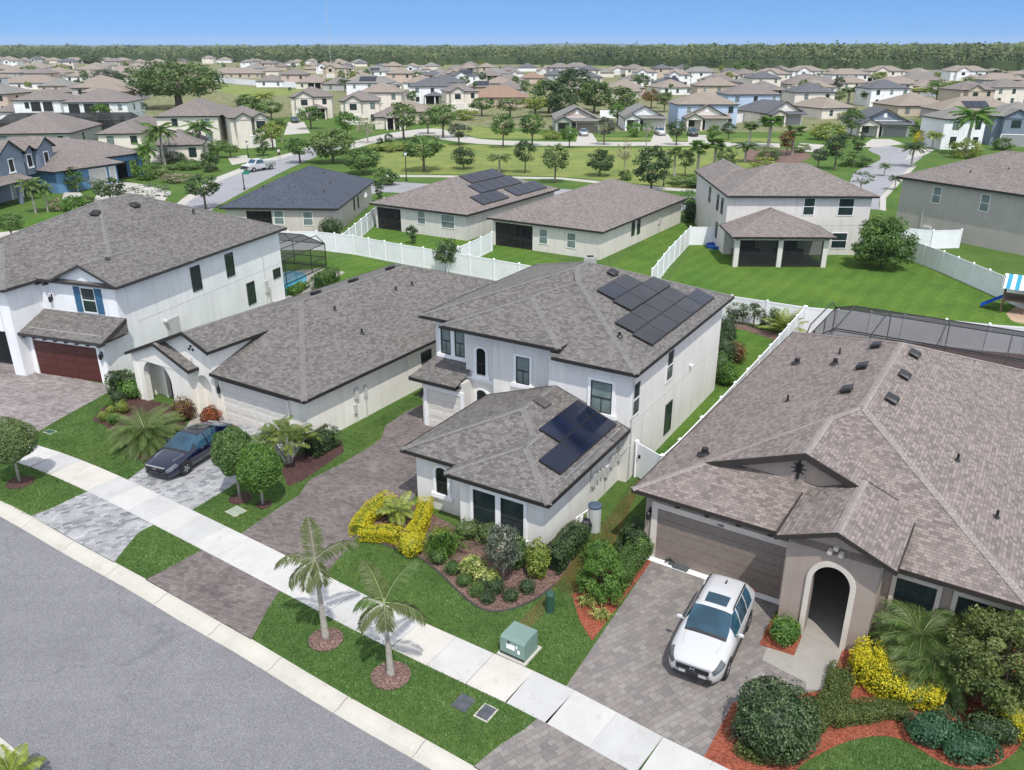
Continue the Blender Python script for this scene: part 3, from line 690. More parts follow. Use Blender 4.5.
h.garage(-5.0, -.22, 0, 2.2, m_gdoorM, m_trim, 4)
wn = h.win(-1.75, 1.6, 3.75, .95, 1.45, 'f', 'plain'); 
for sx in (-.78, .78):
    mb = MB(); mb.box(sx - .24, sx + .24, -.07, -.01, -.05, 1.5)
    for i in range(11): mb.box(sx - .18, sx + .18, -.085, -.07, .02 + i * .13, .1 + i * .13)
    mb.build('shutter', plain('shutter_blue', (.035, .12, .21), .5), wn)
wn2 = h.win(-8.3, -.7, 3.3, .9, 1.4, 'f', 'plain'); mb = MB(); mb.box(.55, 1.0, -.07, -.01, -.05, 1.45); mb.build('shutter', MATS['shutter_blue'], wn2)
for y, z, wd, ht in ((8.6, 3.45, .8, 1.5), (12.2, 3.5, .75, 1.5), (14.2, .9, .8, 1.5), (17.6, 2.0, .8, .6)): h.win(.3, y, z, wd, ht, 'r', 'kplain')
def lantern(h, x, y, z, n='f', m=None):
    mb = MB(); mb.box(-.05, .05, -.03, 0, -.1, .25); mb.tube([(0, -.03, .2), (0, -.16, .24), (0, -.18, .14)], [.018] * 3, 6); mb.lathe([(.03, .15), (.1, .08), (.085, -.18), (.04, -.22)], (0, -.18, 0), 8)
    o = mb.build('wall_lantern', m or m_black, h.root); o.location = (x, y, z); o.rotation_euler = (0, 0, R(ROT[n])); return o
lantern(h, .08, 0, 1.75); lantern(h, -4.6, 1.6, 4.35)
mb = MB(); mb.box(0, .012, 3, 18.4, 2.93, 2.96); o_ = mb.build('wall_joint', m_utility, h.root); o_.location = (.295, 0, 0)
mb = MB(); mb.box(.3, .45, 15.9, 16.2, 1.2, 2.1); mb.box(.3, .4, 16.3, 16.5, .3, 1.5); mb.tube([(.36, 16.0, .0), (.36, 16.0, 4.2)], [.03, .03], 6); h.part('meter_box', mb, m_utility)
mb = MB(); mb.box(.3, .34, 5.2, 6.4, 1.0, 2.3); mb.ball((.42, 5.1, 2.3), .16, 8, 6); h.part('side_panel', mb, m_wA and m_utility)
zA = lambda x, y: 5.6 + .45 * (14.85 / 2) * 0 + .45 * min(.75 - x, 99)
for px, py in ((135, 207), (96, 215), (18, 251), (105, 262)):
    # march the sight line down to the roof plane
    for z in np.arange(9, 5.5, -.02):
        g = G(px, py, z) - Vector((o.x, o.y, 0)); a = R(-18.6); lx, ly = g.x * math.cos(a) + g.y * math.sin(a), -g.x * math.sin(a) + g.y * math.cos(a)
        zr = min(5.6 + .45 * min(.75 - lx, lx + 14.1, ly - 1.25, 18.9 - ly), 99)
        if z <= zr: h.vent(lx, ly, zr, 'r' if .75 - lx < ly - 1.25 else 'f', .45); break
h.pipe(-3.2, 13.5, 7.35)
# porch items under the left wing
mb = MB(); mb.box(-9.5, -6.35, .55, .62, 0, 2.6); h.part('front_door', mb, m_dark)
HA = h

# ------------------------------------------------------------------ house B : cream one-storey with arched porch
o = G(315, 470)
h = House('cream one-storey house with arched entry porch between the white house and the solar house', o, -32, m_wB, m_shA, m_shCap)
p = .335; e = 2.75
h.wall([(-8.3, 1.65), (-1.95, 1.65), (-1.95, 23.6), (-14.5, 23.6), (-14.5, 3.0), (-8.3, 3.0)], -.1, 2.72)
# main roof with its left front corner cut back against the porch gable
A_, B_, C_, D_ = (-8.3, 1.15, e), (-1.5, 1.15, e), (-1.5, 24.05, e), (-14.95, 24.05, e)
k = 6.725; r0, r1 = (-8.225, 1.15 + k, e + p * k), (-8.225, 24.05 - k, e + p * k)
Q = (-11.6, 1.15 + k - 3.375, e + p * (k - 3.375)); h.poly([A_, B_, r0, Q, (-8.3, Q[1], Q[2])]); h.poly([B_, C_, r1, r0]); h.poly([C_, D_, r1])
h.poly([D_, (-14.95, 2.2, e), (-13.9, 2.2, e + p * 1.05), Q, r0, r1])
for a, b, d in ((r0, r1, p), (B_, r0, p / 1.414), (C_, r1, p / 1.414), (D_, r1, p / 1.414), (Q, r0, p / 1.414)): h.edge(a, b, d)
for a, b in ((A_, B_), (B_, C_), (C_, D_), (D_, (-14.95, 2.2, e))): h.fascia(a, b)
h.F.add([(-8.25, 1.2, e - .17), (-1.55, 1.2, e - .17), (-1.55, 24, e - .17), (-8.25, 24, e - .17)], [(0, 3, 2, 1)])
# asymmetrical entry gable
lz, pz, rz = 2.82, 4.8, 4.05; lx_, px_, rx_ = -14.75, -9.8, -7.95; yf, yb = .98, 7.3
h.poly([(lx_, yf, lz), (px_, yf, pz), (px_, yb, pz), (lx_, yb, lz)][::-1]); h.poly([(px_, yf, pz), (rx_, yf, rz), (rx_, 5.2, rz), (px_, yb, pz)][::-1])
h.edge((px_, yf, pz), (px_, yb, pz), .4); h.fascia((lx_, yf, lz), (px_, yf, pz), .2, .05); h.fascia((px_, yf, pz), (rx_, yf, rz), .2, .05); h.fascia((rx_, yf, rz), (rx_, 5.2, rz), .16)
top = lambda x: (lz + (x - lx_) * (pz - lz) / (px_ - lx_) if x < px_ else pz + (x - px_) * (rz - pz) / (rx_ - px_)) - .05
arch_wall(h.W, -9.95, -8.3, 1.35, 1.75, lambda x: 3.2, -9.15, .55, 1.8, .6)          # niche on the right
h.W.box(-9.9, -8.31, 1.75, 1.9, 0, 3.2); h.wbox(-8.45, -8.3, 1.76, 5.2, -.05, 4.0)
for a, b in ((-14.3, px_), (px_, -8.3)): h.W.prism([(a, 1.35), (b, 1.35), (b, 1.75), (a, 1.75)], 3.2 if a > -14 else 2.6, [top(a), top(b), top(b), top(a)])
h.wbox(-14.5, -14.2, .9, 3.2, -.1, 2.7)
# porch gable with two arches
h.hip(-14.75, -9.4, .7, 1.36, 2.8, .39, 'gg', 'y', .22, cap=False)
arch_wall(h.W, -14.45, -9.85, .95, 1.3, lambda x: 2.95, -12.55, 1.2, 1.55, 1.1)
h.wbox(-10.15, -9.85, 1.3, 1.7, -.05, 2.9)
h.done()
mb = MB(); arch_wall(mb, -14.2, -10.15, 1.95, 2.1, lambda x: 2.8, -12.75, .45, 1.75, .45); arch_band(mb, 1.87, 1.95, -12.75, .45, 1.75, .45, .16); arch_band(mb, 1.87, 1.95, -11.5, .4, 1.75, .42, .14); h.part('porch_wall', mb, m_wB)
mb = MB(); mb.box(-13.3, -12.2, 2.2, 2.25, 0, 2.3); mb.box(-11.88, -11.12, 1.9, 1.94, 0, 2.0); h.part('front_door', mb, m_glassD)
h.garage(-8.05, -3.2, 1.65, 2.25, m_gdoorW, m_wB, 4, .12)
mb = MB(); mb.box(-8.2, -3.05, 1.5, 1.62, 2.3, 2.46); h.part('door_header', mb, m_gfas)
lantern(h, -8.2, 1.65, 1.75)
mb = MB()
for dx, dz in ((0, .17), (-.14, 0), (.14, 0)): mb.ball((-9.75 + dx, 1.32, 3.75 + dz), (.08, .05, .08), 10, 6)
h.part('gable_vents', mb, m_black)
for y, z, wd, ht, st in ((11.2, 1.5, .8, .55, 'kplain'), (13.1, .9, .75, 1.5, 'plain')): h.win(-1.95, y, z, wd, ht, 'r', st)
mb = MB(); mb.box(-1.95, -1.8, 5.0, 5.25, 1.35, 1.95); mb.box(-1.95, -1.83, 4.9, 5.1, .55, 1.05); mb.box(-1.95, -1.83, 5.75, 5.95, 1.2, 1.85); mb.tube([(-1.88, 5.1, 0), (-1.88, 5.1, 1.4)], [.03, .03], 6); mb.tube([(-1.88, 5.85, 0), (-1.88, 5.85, 1.3)], [.03, .03], 6); h.part('meter_box', mb, m_utility)
for y in (10.0, 13.3, 16.9): h.vent(-9.15, y, e + p * (-9.15 + 14.95), 'l', p)
for px, py in ((335, 311), (396, 291), (362, 334), (412, 286)):
    for z in np.arange(5.2, 2.6, -.02):
        g = G(px, py, z) - Vector((o.x, o.y, 0)); a = R(-32); lx, ly = g.x * math.cos(a) + g.y * math.sin(a), -g.x * math.sin(a) + g.y * math.cos(a)
        if z <= e + p * min(-1.5 - lx, ly - 1.15): h.pipe(lx, ly, z, .06, .3); break
HB = h

# ------------------------------------------------------------------ house C : two-storey with solar panels
o = G(425, 423)
h = House('pale grey two-storey house with solar panels on its upper and lower roofs', o, -31, m_wC, m_shA, m_shCap)
h.wall([(0, 1.25), (2.2, 1.25), (2.2, .75), (4.1, .75), (4.1, .35), (7.6, .35), (7.6, -.4), (11.7, -.4), (11.7, 12.3), (0, 12.3)], -.1, 5.42)
h.wall([(0, 1.25), (2.2, 1.25), (2.2, .75), (4.1, .75), (4.1, .35), (7.6, .35), (7.6, 3.2), (0, 3.2)], 5.42, 5.76)
h.wbox(0, 2.55, -.1, 1.25, -.1, 2.8)
h.wall([(4.65, -6.75), (7.45, -6.75), (7.45, -7.55), (11.3, -7.55), (11.3, -.4), (7.6, -.4), (7.6, .35), (4.65, .35)], -.1, 2.6)
pc = .335; h.hip(1.6, 8.2, -.6, 9.0, 5.892, pc)
F1, F2, AP, LM, RB, PK = (7.95, -.85, 5.55), (12.1, -.85, 5.55), (6.36, 4.89, 7.473), (4.9, 3.435, 6.985), (12.1, 12.9, 5.55), (5.48, 6.3, 7.768)
PB = (5.48, 7.7, 7.768)
ML, MB_ = (-.45, .45, 5.78), (-.45, 12.75, 5.78)
h.poly([F1, F2, AP, LM]); h.poly([F2, RB, PB, PK, AP]); h.poly([LM, AP, (6.36, 6.4, 7.473), (4.9, 6.4, 6.985)]); h.poly([RB, MB_, PB])
h.poly([ML, (8, .45, 5.78), (7.78, 4, 6.97), PK]); h.poly([MB_, ML, PK, PB])
h.edge(F2, AP, .24); h.edge(LM, AP, .24); h.edge(AP, PK, .24); h.edge(PK, PB, .33); h.edge(RB, PB, .24); h.edge(ML, PK, .24); h.edge(MB_, PB, .24)
h.fascia(F1, F2); h.fascia(F2, RB); h.fascia(MB_, ML); h.fascia(ML, (1.7, .45, 5.78)); h.F.add([(7.95, -.83, 5.42), (12.07, -.83, 5.42), (12.07, 3, 5.42), (7.95, 3, 5.42)], [(0, 3, 2, 1)])
h.F.add([(11, 2, 5.42), (12.07, 2, 5.42), (12.07, 12.7, 5.42), (11, 12.7, 5.42)], [(0, 3, 2, 1)]); h.F.add([(-.4, .5, 5.64), (2, .5, 5.64), (2, 3, 5.64), (-.4, 3, 5.64)], [(0, 3, 2, 1)])
h.hip(4.2, 11.75, -7.2, -.42, 2.72, .345, 'hg', 'y', cap=False)
h.hip(7.0, 11.77, -8.0, -2, 2.73, .345, 'hg', 'y')
W_ = lambda x, y, k: (x, y, 2.716 + .345 * k)
h.edge(W_(4.2, -7.2, 0), W_(7.975, -3.425, 3.775), .24); h.edge(W_(7.975, -3.425, 3.775), W_(7.975, -.45, 3.775), .34); h.edge(W_(9.3, -4.75, 2.45), W_(7.975, -3.425, 3.775), .24)
h.poly([(-.4, -.65, 2.78), (2.5, -.65, 2.78), (2.5, 1.25, 3.45), (-.05, 1.25, 3.45)]); h.poly([(-.4, -.65, 2.78), (-.05, 1.25, 3.45), (-.4, 1.25, 2.78)])
h.fascia((-.4, -.65, 2.78), (2.5, -.65, 2.78), .18); h.fascia((-.4, 1.25, 2.78), (-.4, -.65, 2.78), .18); h.F.add([(-.38, -.63, 2.62), (2.5, -.63, 2.62), (2.5, 1.25, 2.62), (-.38, 1.25, 2.62)], [(0, 3, 2, 1)])
h.done()
h.garage(.35, 2.45, -.1, 2.15, m_gdoorW, m_trim, 4, .2); lantern(h, .02, -.1, 1.8)
mb = MB()
for a in range(3): mb.box(2.05 - .05 * a, 4.2 + .02 * a, .75 - .08 - .05 * a, .75, 2.75 + .08 * a, 2.83 + .08 * a)
h.part('belt_moulding', mb, m_trim)
h.win(1.1, 1.25, 3.65, 1.5, 1.5, 'f', 'doubleb'); h.win(3.15, .75, 3.15, .55, 1.5, 'f', 'arch'); h.win(3.15, .75, .9, .6, 1.5, 'f', 'arch')
h.win(5.8, .35, 3.35, .75, 1.4, 'f', 'trimb'); h.win(10.3, -.4, 3.2, 1.05, 1.5, 'f', 'trimb')
h.win(11.7, .15, 3.2, .8, 1.55, 'r', 'plain'); h.win(11.7, 4.3, 3.45, .8, 1.5, 'r', 'plain'); h.win(11.7, 4.6, .55, .75, 1.5, 'r', 'kplain')
h.win(6.0, -6.75, .85, .6, 1.35, 'f', 'arch'); h.win(9.3, -7.55, .55, 2.35, 1.6, 'f', 'double')
zf = lambda x, y: 5.56 + .335 * (12.1 - x)
for j, (x0, n, ys) in enumerate(((7.45, 2, 4.75), (8.47, 3, 4.5), (9.52, 4, 2.45), (10.54, 5, 2.2))):
    for i in range(n): h.solar(x0, x0 + 1.0, ys + i * 1.78, ys + i * 1.78 + 1.765, zf, m_solarN if (i, j) in ((0, 0), (4, 3), (0, 9)) else m_solar)
zw = lambda x, y: 2.72 + .345 * (11.75 - x)
for x0, ys, n in ((9.25, -4.25, 2), (10.27, -6.1, 3)):
    for i in range(n): h.solar(x0, x0 + 1.0, ys + i * 1.78, ys + i * 1.78 + 1.77, zw, m_solarB)
mb = MB(); mb.box(11.42, 11.5, -6.1, -.8, 2.8, 2.86); mb.bar((11.5, -5.4, 2.82), (9.2, -5.4, 3.62), .03, .03); h.part('conduit', mb, m_alu)
h.vent(6.95, 7.7, zf(6.95, 0), 'r', .335); h.pipe(10.2, 1.5, zf(10.2, 0), .07, .25)
mb = MB(); mb.box(-.35, .35, -.28, .28, 0, .07); v = mb.build('roof_vent', plain('flat_vent_brown', (.09, .075, .07)), h.roofo); v.location = (8.3, -2.3, 2.72 + .345 * 3.45 + .04); v.rotation_euler = (0, math.atan(.345), 0)
mb = MB()
for y, z, wd, ht in ((-3.35, 1.1, .32, .55), (-2.8, 1.15, .1, .45), (-2.45, 1.15, .1, .4), (-2.05, .95, .3, .5), (-1.5, 1.2, .3, .5), (-1.05, 1.25, .12, .4), (-.75, 1.75, .28, .5), (-.7, 1.15, .2, .45)): mb.box(11.3, 11.45, y, y + wd, z, z + ht)
mb.tube([(11.34, -3.4, .9), (11.34, -3.4, 2.5)], [.025] * 2, 6); mb.tube([(11.34, -1.9, 0), (11.34, -1.9, 1)], [.025] * 2, 6); mb.tube([(11.78, -.3, .1), (11.78, -.3, 5.4)], [.03] * 2, 6); mb.tube([(11.4, -.7, 1.4), (11.78, -.3, 1.9)], [.02] * 2, 6)
h.part('meter_box', mb, m_utility)
mb = MB(); mb.box(11.7, 11.715, 0, 11.8, 2.86, 2.885); h.part('wall_joint', mb, m_utility)
mb = MB(); mb.lathe([(.1, 0), (.12, .1), (.02, .16)], (0, 0, 0), 10); v = mb.build('floodlight', m_frameW, h.root); v.location = (11.78, 7.4, 3.1)
# flashing edge of the left eave seen against the fences
HC = h

# ------------------------------------------------------------------ house D : taupe one-storey, right
o = G(652, 556)
h = House('taupe one-storey house with brown garage door and arched entry behind the white car', o, -33, m_wD, m_shD, m_shCapD, m_fascD)
p = .39; e = 3.0
h.wall([(-.4, 0), (5.3, 0), (5.3, 3), (8.1, 3), (8.1, 0), (11.9, 0), (11.9, 21), (-.4, 21)], -.1, 2.9)
h.hip(-.8, 12.3, -.5, 21.4, e, p)
# the garage gable: roof carries on up behind a gable wall with a hipped skirt in front
h.nb += 1; z = e + .006; rx = 4.8; rz = z + p * (rx + .8); yg = 1.55; t = yg + .5
P0, P1, P2 = (-.8, -.5, z), (5.35, -.5, z), (-.8 + t, yg, z + p * t)
h.poly([P0, P1, (9.0, -.5, z), (9.0 - t * .1, yg, z + p * t), P2])
gr = 9.6
h.poly([P2, (rx, yg, rz), (rx, 6.2, rz), (-.79, 6.2, z), P0][::-1]); h.poly([(rx, yg, rz), (rx + 5, yg, rz - p * 5), (rx + 5, 6.2, rz - p * 5), (rx, 6.2, rz)][::-1])
h.edge((rx, yg, rz), (rx, 5.3, rz), p); h.edge(P0, P2, p / 1.4)
h.fascia(P2, (rx, yg, rz), .26, .05); h.fascia((rx, yg, rz), (rx + 3.4, yg, rz - p * 3.4), .26, .05)
h.W.prism([(P2[0] + .1, yg + .3), (rx, yg + .3), (rx, yg + .45), (P2[0] + .1, yg + .45)], 3.2, [z + p * t, rz - .1, rz - .1, z + p * t]); h.W.prism([(rx, yg + .3), (rx + 3.2, yg + .3), (rx + 3.2, yg + .45), (rx, yg + .45)], 3.0, [rz - .1, rz - p * 3.2 - .1, rz - p * 3.2 - .1, rz - .1])
# arched entry
h.hip(4.95, 8.62, -1.9, 2.1, 3.74, .405, 'gg', 'y', .4)
arch_wall(h.W, 5.3, 8.15, -1.5, -1.05, lambda x: 3.72, 6.8, .6, 2.3, .68)
h.wbox(5.3, 5.55, -1.05, 3, -.1, 3.6); h.wbox(7.9, 8.15, -1.05, 3, -.1, 3.6)
h.done()
mb = MB(); arch_band(mb, -1.57, -1.5, 6.8, .6, 2.3, .68, .17); h.part('arch_trim', mb, m_trimD)
mb = MB(); mb.box(6.15, 7.55, 2.9, 2.98, 0, 2.3); h.part('front_door', mb, m_dark)
mb = MB(); mb.box(5.55, 7.9, -1.5, 2.9, 0, .03); h.part('entry_floor', mb, m_walk)
mb = MB()
for dx, dz in ((0, .2), (-.17, 0), (.17, 0)): mb.tube([(6.78 + dx, -1.49, 3.55 + dz), (6.78 + dx, -1.66, 3.52 + dz)], [.085, .085], 10)
h.part('gable_vents', mb, m_trimD)
h.garage(.13, 4.98, 0, 2.25, m_gdoorT, m_trimD, 5, .24, rib=False)
mb = MB(); mb.box(-.1, 5.2, -.35, -.06, .014, .03); h.part('garage_sill', mb, m_trim)
lantern(h, -.2, 0, 1.9)
for x in (.9, 2.05, 3.2, 4.35): h.F.box(0, 0, 0, 0, 0, 0)
mb = MB()
for x in (.9, 2.05, 3.2, 4.35): mb.box(x, x + .16, -.42, .0, 2.68, 2.8)
h.part('eave_brackets', mb, m_fascD)
mb = MB(); c = (4.6, yg + .24, 4.42)
for a in range(8): mb.bar((c[0] - .0, c[1], c[2]), (c[0] + .27 * math.cos(a * math.pi / 4), c[1], c[2] + .27 * math.sin(a * math.pi / 4)), .03, .03)
mb.box(c[0] - .05, c[0] + .05, c[1] - .03, c[1] + .03, c[2] - .42, c[2] + .45); mb.box(c[0] - .11, c[0] + .11, c[1] - .03, c[1] + .03, c[2] - .15, c[2] + .18); h.part('gable_ornament', mb, m_black)
mb = MB(); mb.box(4.35, 4.85, yg + .27, yg + .3, 3.9, 4.9); h.part('gable_panel', mb, plain('gable_panel_tan', (.34, .28, .24)))
fw = [h.win(9.15, 0, .9, 1.2, 1.5, 'f', 'trimD'), h.win(11.0, 0, .9, 1.3, 1.5, 'f', 'trimD')]
mb = MB(); mb.box(8.3, 11.9, -.06, 0, 2.55, 2.85); h.part('window_header', mb, m_trimD)
for f in fw:
    mb = MB()
    for i in (-.2, .2): mb.box(i - .012, i + .012, -.05, -.02, .05, 1.45)
    for zz in (.4, .8, 1.15): mb.box(-.58, .58, -.05, -.02, zz, zz + .024)
    mb.build('muntins', m_frameK, f)
for x, y in ((4.66, 14.8), (4.7, 11.5), (4.74, 8.27)): h.vent(x, y, e + p * (x + .8), 'l', p)
for x, y in ((6.42, 14.0), (6.47, 11.0), (6.49, 7.95)): h.vent(x, y, e + p * (12.3 - x), 'r', p)
for x, y, r in ((1.29, 14.0, .13), (3.29, 12.8, .11), (2.47, 7.97, .05), (3.1, 14.6, .04), (.9, 2.4, .14)): h.pipe(x, y, e + p * (x + .8), r, .3)
for x, y in ((9.3, 6.1), (10.9, 3.6)): h.pipe(x, y, e + p * (12.3 - x), .05, .3)
tx = bpy.data.curves.new('house_number', 'FONT'); tx.body = '1308'; tx.size = .15; tx.extrude = .006; tx.align_x = 'CENTER'
to = bpy.data.objects.new('tmp', tx); COL.objects.link(to); bpy.context.view_layer.update()
dg = bpy.context.evaluated_depsgraph_get(); me = bpy.data.meshes.new_from_object(to.evaluated_get(dg)); me.materials.clear(); me.materials.append(m_black); bpy.data.objects.remove(to)
v = link('house_number', me, h.root); v.location = (2.55, -.115, 2.29); v.rotation_euler = (R(90), 0, 0)
HD = h
def ray(px, py):
    r = (px - CX) / FPX; d = (py - CY) / FPX
    return Vector((0, 0, CAMH)), Vector((r, cp - d * sp, -sp - d * cp))
def hit(h, px, py, ax, val):
    """where the sight line meets the house's local plane x=val / y=val"""
    c, d = ray(px, py); c = c - Vector((h.o[0], h.o[1], 0)); a = -R(h.az); M = Matrix.Rotation(a, 3, 'Z'); c, d = M @ c, M @ d
    i = 'xyz'.index(ax); t = (val - c[i]) / d[i]; return c + d * t
def winpx(h, px, py, wd, ht, ax, val, n, style='plain'):
    q = hit(h, px, py, ax, val); return h.win(q.x, q.y, q.z - ht / 2, wd, ht, n, style)

def lanai(h, x0, x1, y, yb, ht, posts, mid=True):
    """screened porch opening: dark frame and insect screen"""
    fr, sc_ = MB(), MB()
    for x in (x0 + .03, x1 - .03) + tuple(posts): fr.box(x - .03, x + .03, y, y + .06, 0, ht)
    fr.box(x0, x1, y, y + .06, ht - .07, ht); fr.box(x0, x1, y, y + .06, 0, .07)
    if mid: fr.box(x0, x1, y, y + .06, .85, .92)
    sc_.add([(x0, y + .03, 0), (x1, y + .03, 0), (x1, y + .03, ht), (x0, y + .03, ht)], [(0, 1, 2, 3)])
    o = h.part('porch_screen', sc_, m_screenD); fr.build('screen_frame', m_bronze, o)
    f = MB(); f.box(x0 + .4, x1 - .4, yb - .9, yb - .3, 0, .7); f.box((x0 + x1) / 2 - .5, (x0 + x1) / 2 + .5, (y + yb) / 2 - .5, (y + yb) / 2 + .4, 0, .72); h.part('porch_seating', f, m_bronze)
    g = MB(); g.box(x0 + .8, x1 - .8, yb - .05, yb - .01, 0, 2.1); h.part('sliding_door', g, m_glassD)

def ranch(label, fx, fy, az, wd, dp, wall, roof, cap, lx0, lx1, ldep=2.6, p=.38, fascia=None):
    """one-storey hip-roofed house seen from its back garden; (fx,fy) is the near right eave corner pixel"""
    e = 2.75; q = G(fx, fy, e); h = House(label, (q.x, q.y), az, wall, roof, cap, fascia)
    a, b = -wd + .45, -.45
    h.wall([(a, .45), (a + lx0, .45), (a + lx0, .45 + ldep), (a + lx1, .45 + ldep), (a + lx1, .45), (b, .45), (b, dp - .45), (a, dp - .45)], -.1, 2.65)
    h.wbox(a + lx0, a + lx1, .45, .6, 2.35, 2.65)
    h.hip(-wd, 0, 0, dp, e, p); h.done()
    lanai(h, a + lx0, a + lx1, .5, .45 + ldep, 2.34, [a + lx0 + (lx1 - lx0) * f for f in (.34, .67)])
    return h
# E
h = ranch('beige one-storey house with dark slate-blue roof beside the side street', 338, 208.6, -2.5, 12.6, 19.5, m_wE, m_shE, m_shCapE, 2.2, 4.9, p=.41)
for px, py, w_, s in ((279, 217.5, .95, 'plainb'), (308, 218.5, .95, 'plainb')): winpx(h, px, py, w_, 1.35, 'y', .45, 'f', s)
for px, py in ((354, 204), (358, 202)): winpx(h, px, py, .55, 1.3, 'x', -.45, 'r', 'kplain')
for x, y, z in ((-3, 9, 3.9), (-2.5, 4.2, 3.7), (-4.5, 12.5, 4.5), (-9, 4, 4.2)): h.pipe(x, y, z, .08, .25)
mb = MB(); mb.lathe([(.05, 0), (.3, .08), (.36, .14)], (0, 0, 0), 12); mb.tube([(0, 0, 0), (0, 0, -.4)], [.03, .03], 6); d_ = mb.build('satellite_dish', m_utility, h.root); d_.location = (-.2, 13.5, 1.9); d_.rotation_euler = (R(60), 0, R(30))
HE = h
# F
h = ranch('bone-coloured one-storey house with a large array of dark solar panels on its brown roof', 467, 215, -32, 12.9, 19.2, m_wH, m_shG, m_shCapG, .25, 3.5, p=.37)
for px, py in ((421.5, 217.5), (448, 221.5)): winpx(h, px, py, .95 if px < 430 else 1.6, 1.3, 'y', .45, 'f', 'plainb' if px < 430 else 'plainb')
winpx(h, 499, 219, .6, .6, 'x', -.45, 'r', 'kplain')
zf = lambda x, y: 2.75 - .37 * x
for x0, y0, n in ((-6.3, 7.6, 4), (-4.35, 6.4, 5), (-4.3, 15.0, 0), (-2.45, 4.0, 3), (-2.4, 10.6, 4)):
    for i in range(n): h.solar(x0, x0 + 1.75, y0 + i * 1.72, y0 + i * 1.72 + 1.68, zf, m_solarN)
HF = h
# G
h = ranch('bone-coloured one-storey house with plain brown hip roof beyond the white fence', 603.3, 232, -32, 12.8, 21.2, m_wG, m_shG, m_shCapG, .3, 4.6, p=.38)
for px, py in ((543.5, 236.5), (571.5, 240.5)): winpx(h, px, py, .85, 1.35, 'y', .45, 'f', 'plainb')
for px, py in ((633, 228), (638.5, 226.5)): winpx(h, px, py, .6, 1.35, 'x', -.45, 'r', 'kplain')
mb = MB(); mb.box(-.45, -.3, 14.2, 14.6, 1, 1.6); mb.tube([(-.38, 14.4, 0), (-.38, 14.4, 2.2)], [.03] * 2, 6); h.part('meter_box', mb, m_utility)
HG = h
q = hit(HG, 590, 262, 'y', 0.0)
def ac_unit(label, px, py, rz, sx=.42):
    g = G(px, py); r = thing('air_conditioner', label, 'air conditioner', (g.x, g.y, 0), R(rz)); mb, f = MB(), MB()
    mb.box(-sx, sx, -sx, sx, .06, .8); f.box(-sx - .08, sx + .08, -sx - .08, sx + .08, -.02, .06)
    for i in range(8): mb.box(-sx - .015, sx + .015, -sx - .015, sx + .015, .14 + i * .075, .17 + i * .075)
    t = MB(); t.lathe([(.34, .8), (.36, .83), (.1, .85)], (0, 0, 0), 14); mb.build('casing', m_utility, r); t.build('fan_grille', m_black, r); f.build('pad', m_conc, r); return r
ac_unit('grey outdoor air conditioner against the brown-roofed house wall behind the solar roof', 590, 265, -32)
# H
o = G(734, 267)
h = House('off-white two-storey house with screened porch facing the wide back lawn', o, -1.5, m_wH, m_shG, m_shCapG)
h.wbox(0, 13.3, 4.9, 14.8, -.1, 5.5); h.hip(-.2, 13.8, 4.45, 15.2, 5.6, .42)
h.wbox(0, 5.3, 14.8, 20.5, -.1, 5.5); h.hip(-.25, 5.8, 11, 21, 5.62, .42, 'hg', 'y')
h.hip(-.55, 8.6, -.5, 4.95, 2.85, .36, 'hg', 'y')
for x in (-.1, 3.75, 7.75): h.wbox(x, x + .42, 0, .42, -.05, 2.7)
h.wbox(-.1, 8.17, .0, .4, 2.45, 2.75); h.wbox(-.1, .2, .42, 4.9, 2.3, 2.75); h.wbox(7.85, 8.17, .42, 4.9, 2.3, 2.75)
h.done()
lanai(h, .34, 3.73, .15, 4.8, 2.44, [], False); lanai(h, 4.2, 7.73, .15, 4.8, 2.44, [], False)
for px, py, w_, ht, s in ((809, 206.5, .95, 1.5, 'plain'), (846, 207, 1.35, 1.5, 'plain'), (839, 240.5, 1.35, 1.4, 'plain')): winpx(h, px, py, w_, ht, 'y', 4.9, 'f', s)
for y, z in ((7, 3.5), (9, 3.5), (13, 3.6), (8.4, .9)): h.win(0, y, z, .7, 1.4, 'l', 'kplain')
mb = MB(); mb.box(0, 13.3, 4.885, 4.9, 2.84, 2.87); h.part('wall_joint', mb, m_utility)
HH = h
# I
o = G(894, 229)
h = House('greige two-storey house with a long blank side wall at the right edge', o, -60, m_wI, m_shG, m_shCapG)
h.wbox(0, 26, 0, 13, -.1, 5.5); h.hip(-.5, 26.5, -.5, 13.5, 5.6, .42, 'hh', 'x'); h.done()
for px, py in ((937, 195), (985, 203)): winpx(h, px, py, .85, 1.55, 'y', 0, 'f', 'plainb')
mb = MB(); mb.box(0, 26, -.015, 0, 2.84, 2.87); h.part('wall_joint', mb, m_utility)
q = hit(h, 927, 230, 'y', 0); mb = MB(); mb.box(q.x - .5, q.x + .5, -.35, 0, q.z - .5, q.z + .4); mb.tube([(q.x - .8, -.06, 0), (q.x - .8, -.06, 2.6)], [.04] * 2, 6); h.part('meter_box', mb, m_utility)
for x, y, z in ((6, 2, 6.6), (9, 3.3, 7.1), (13, 2.2, 6.7), (17, 4.4, 7.6)): h.pipe(x, y, z, .06, .25)
HI = h

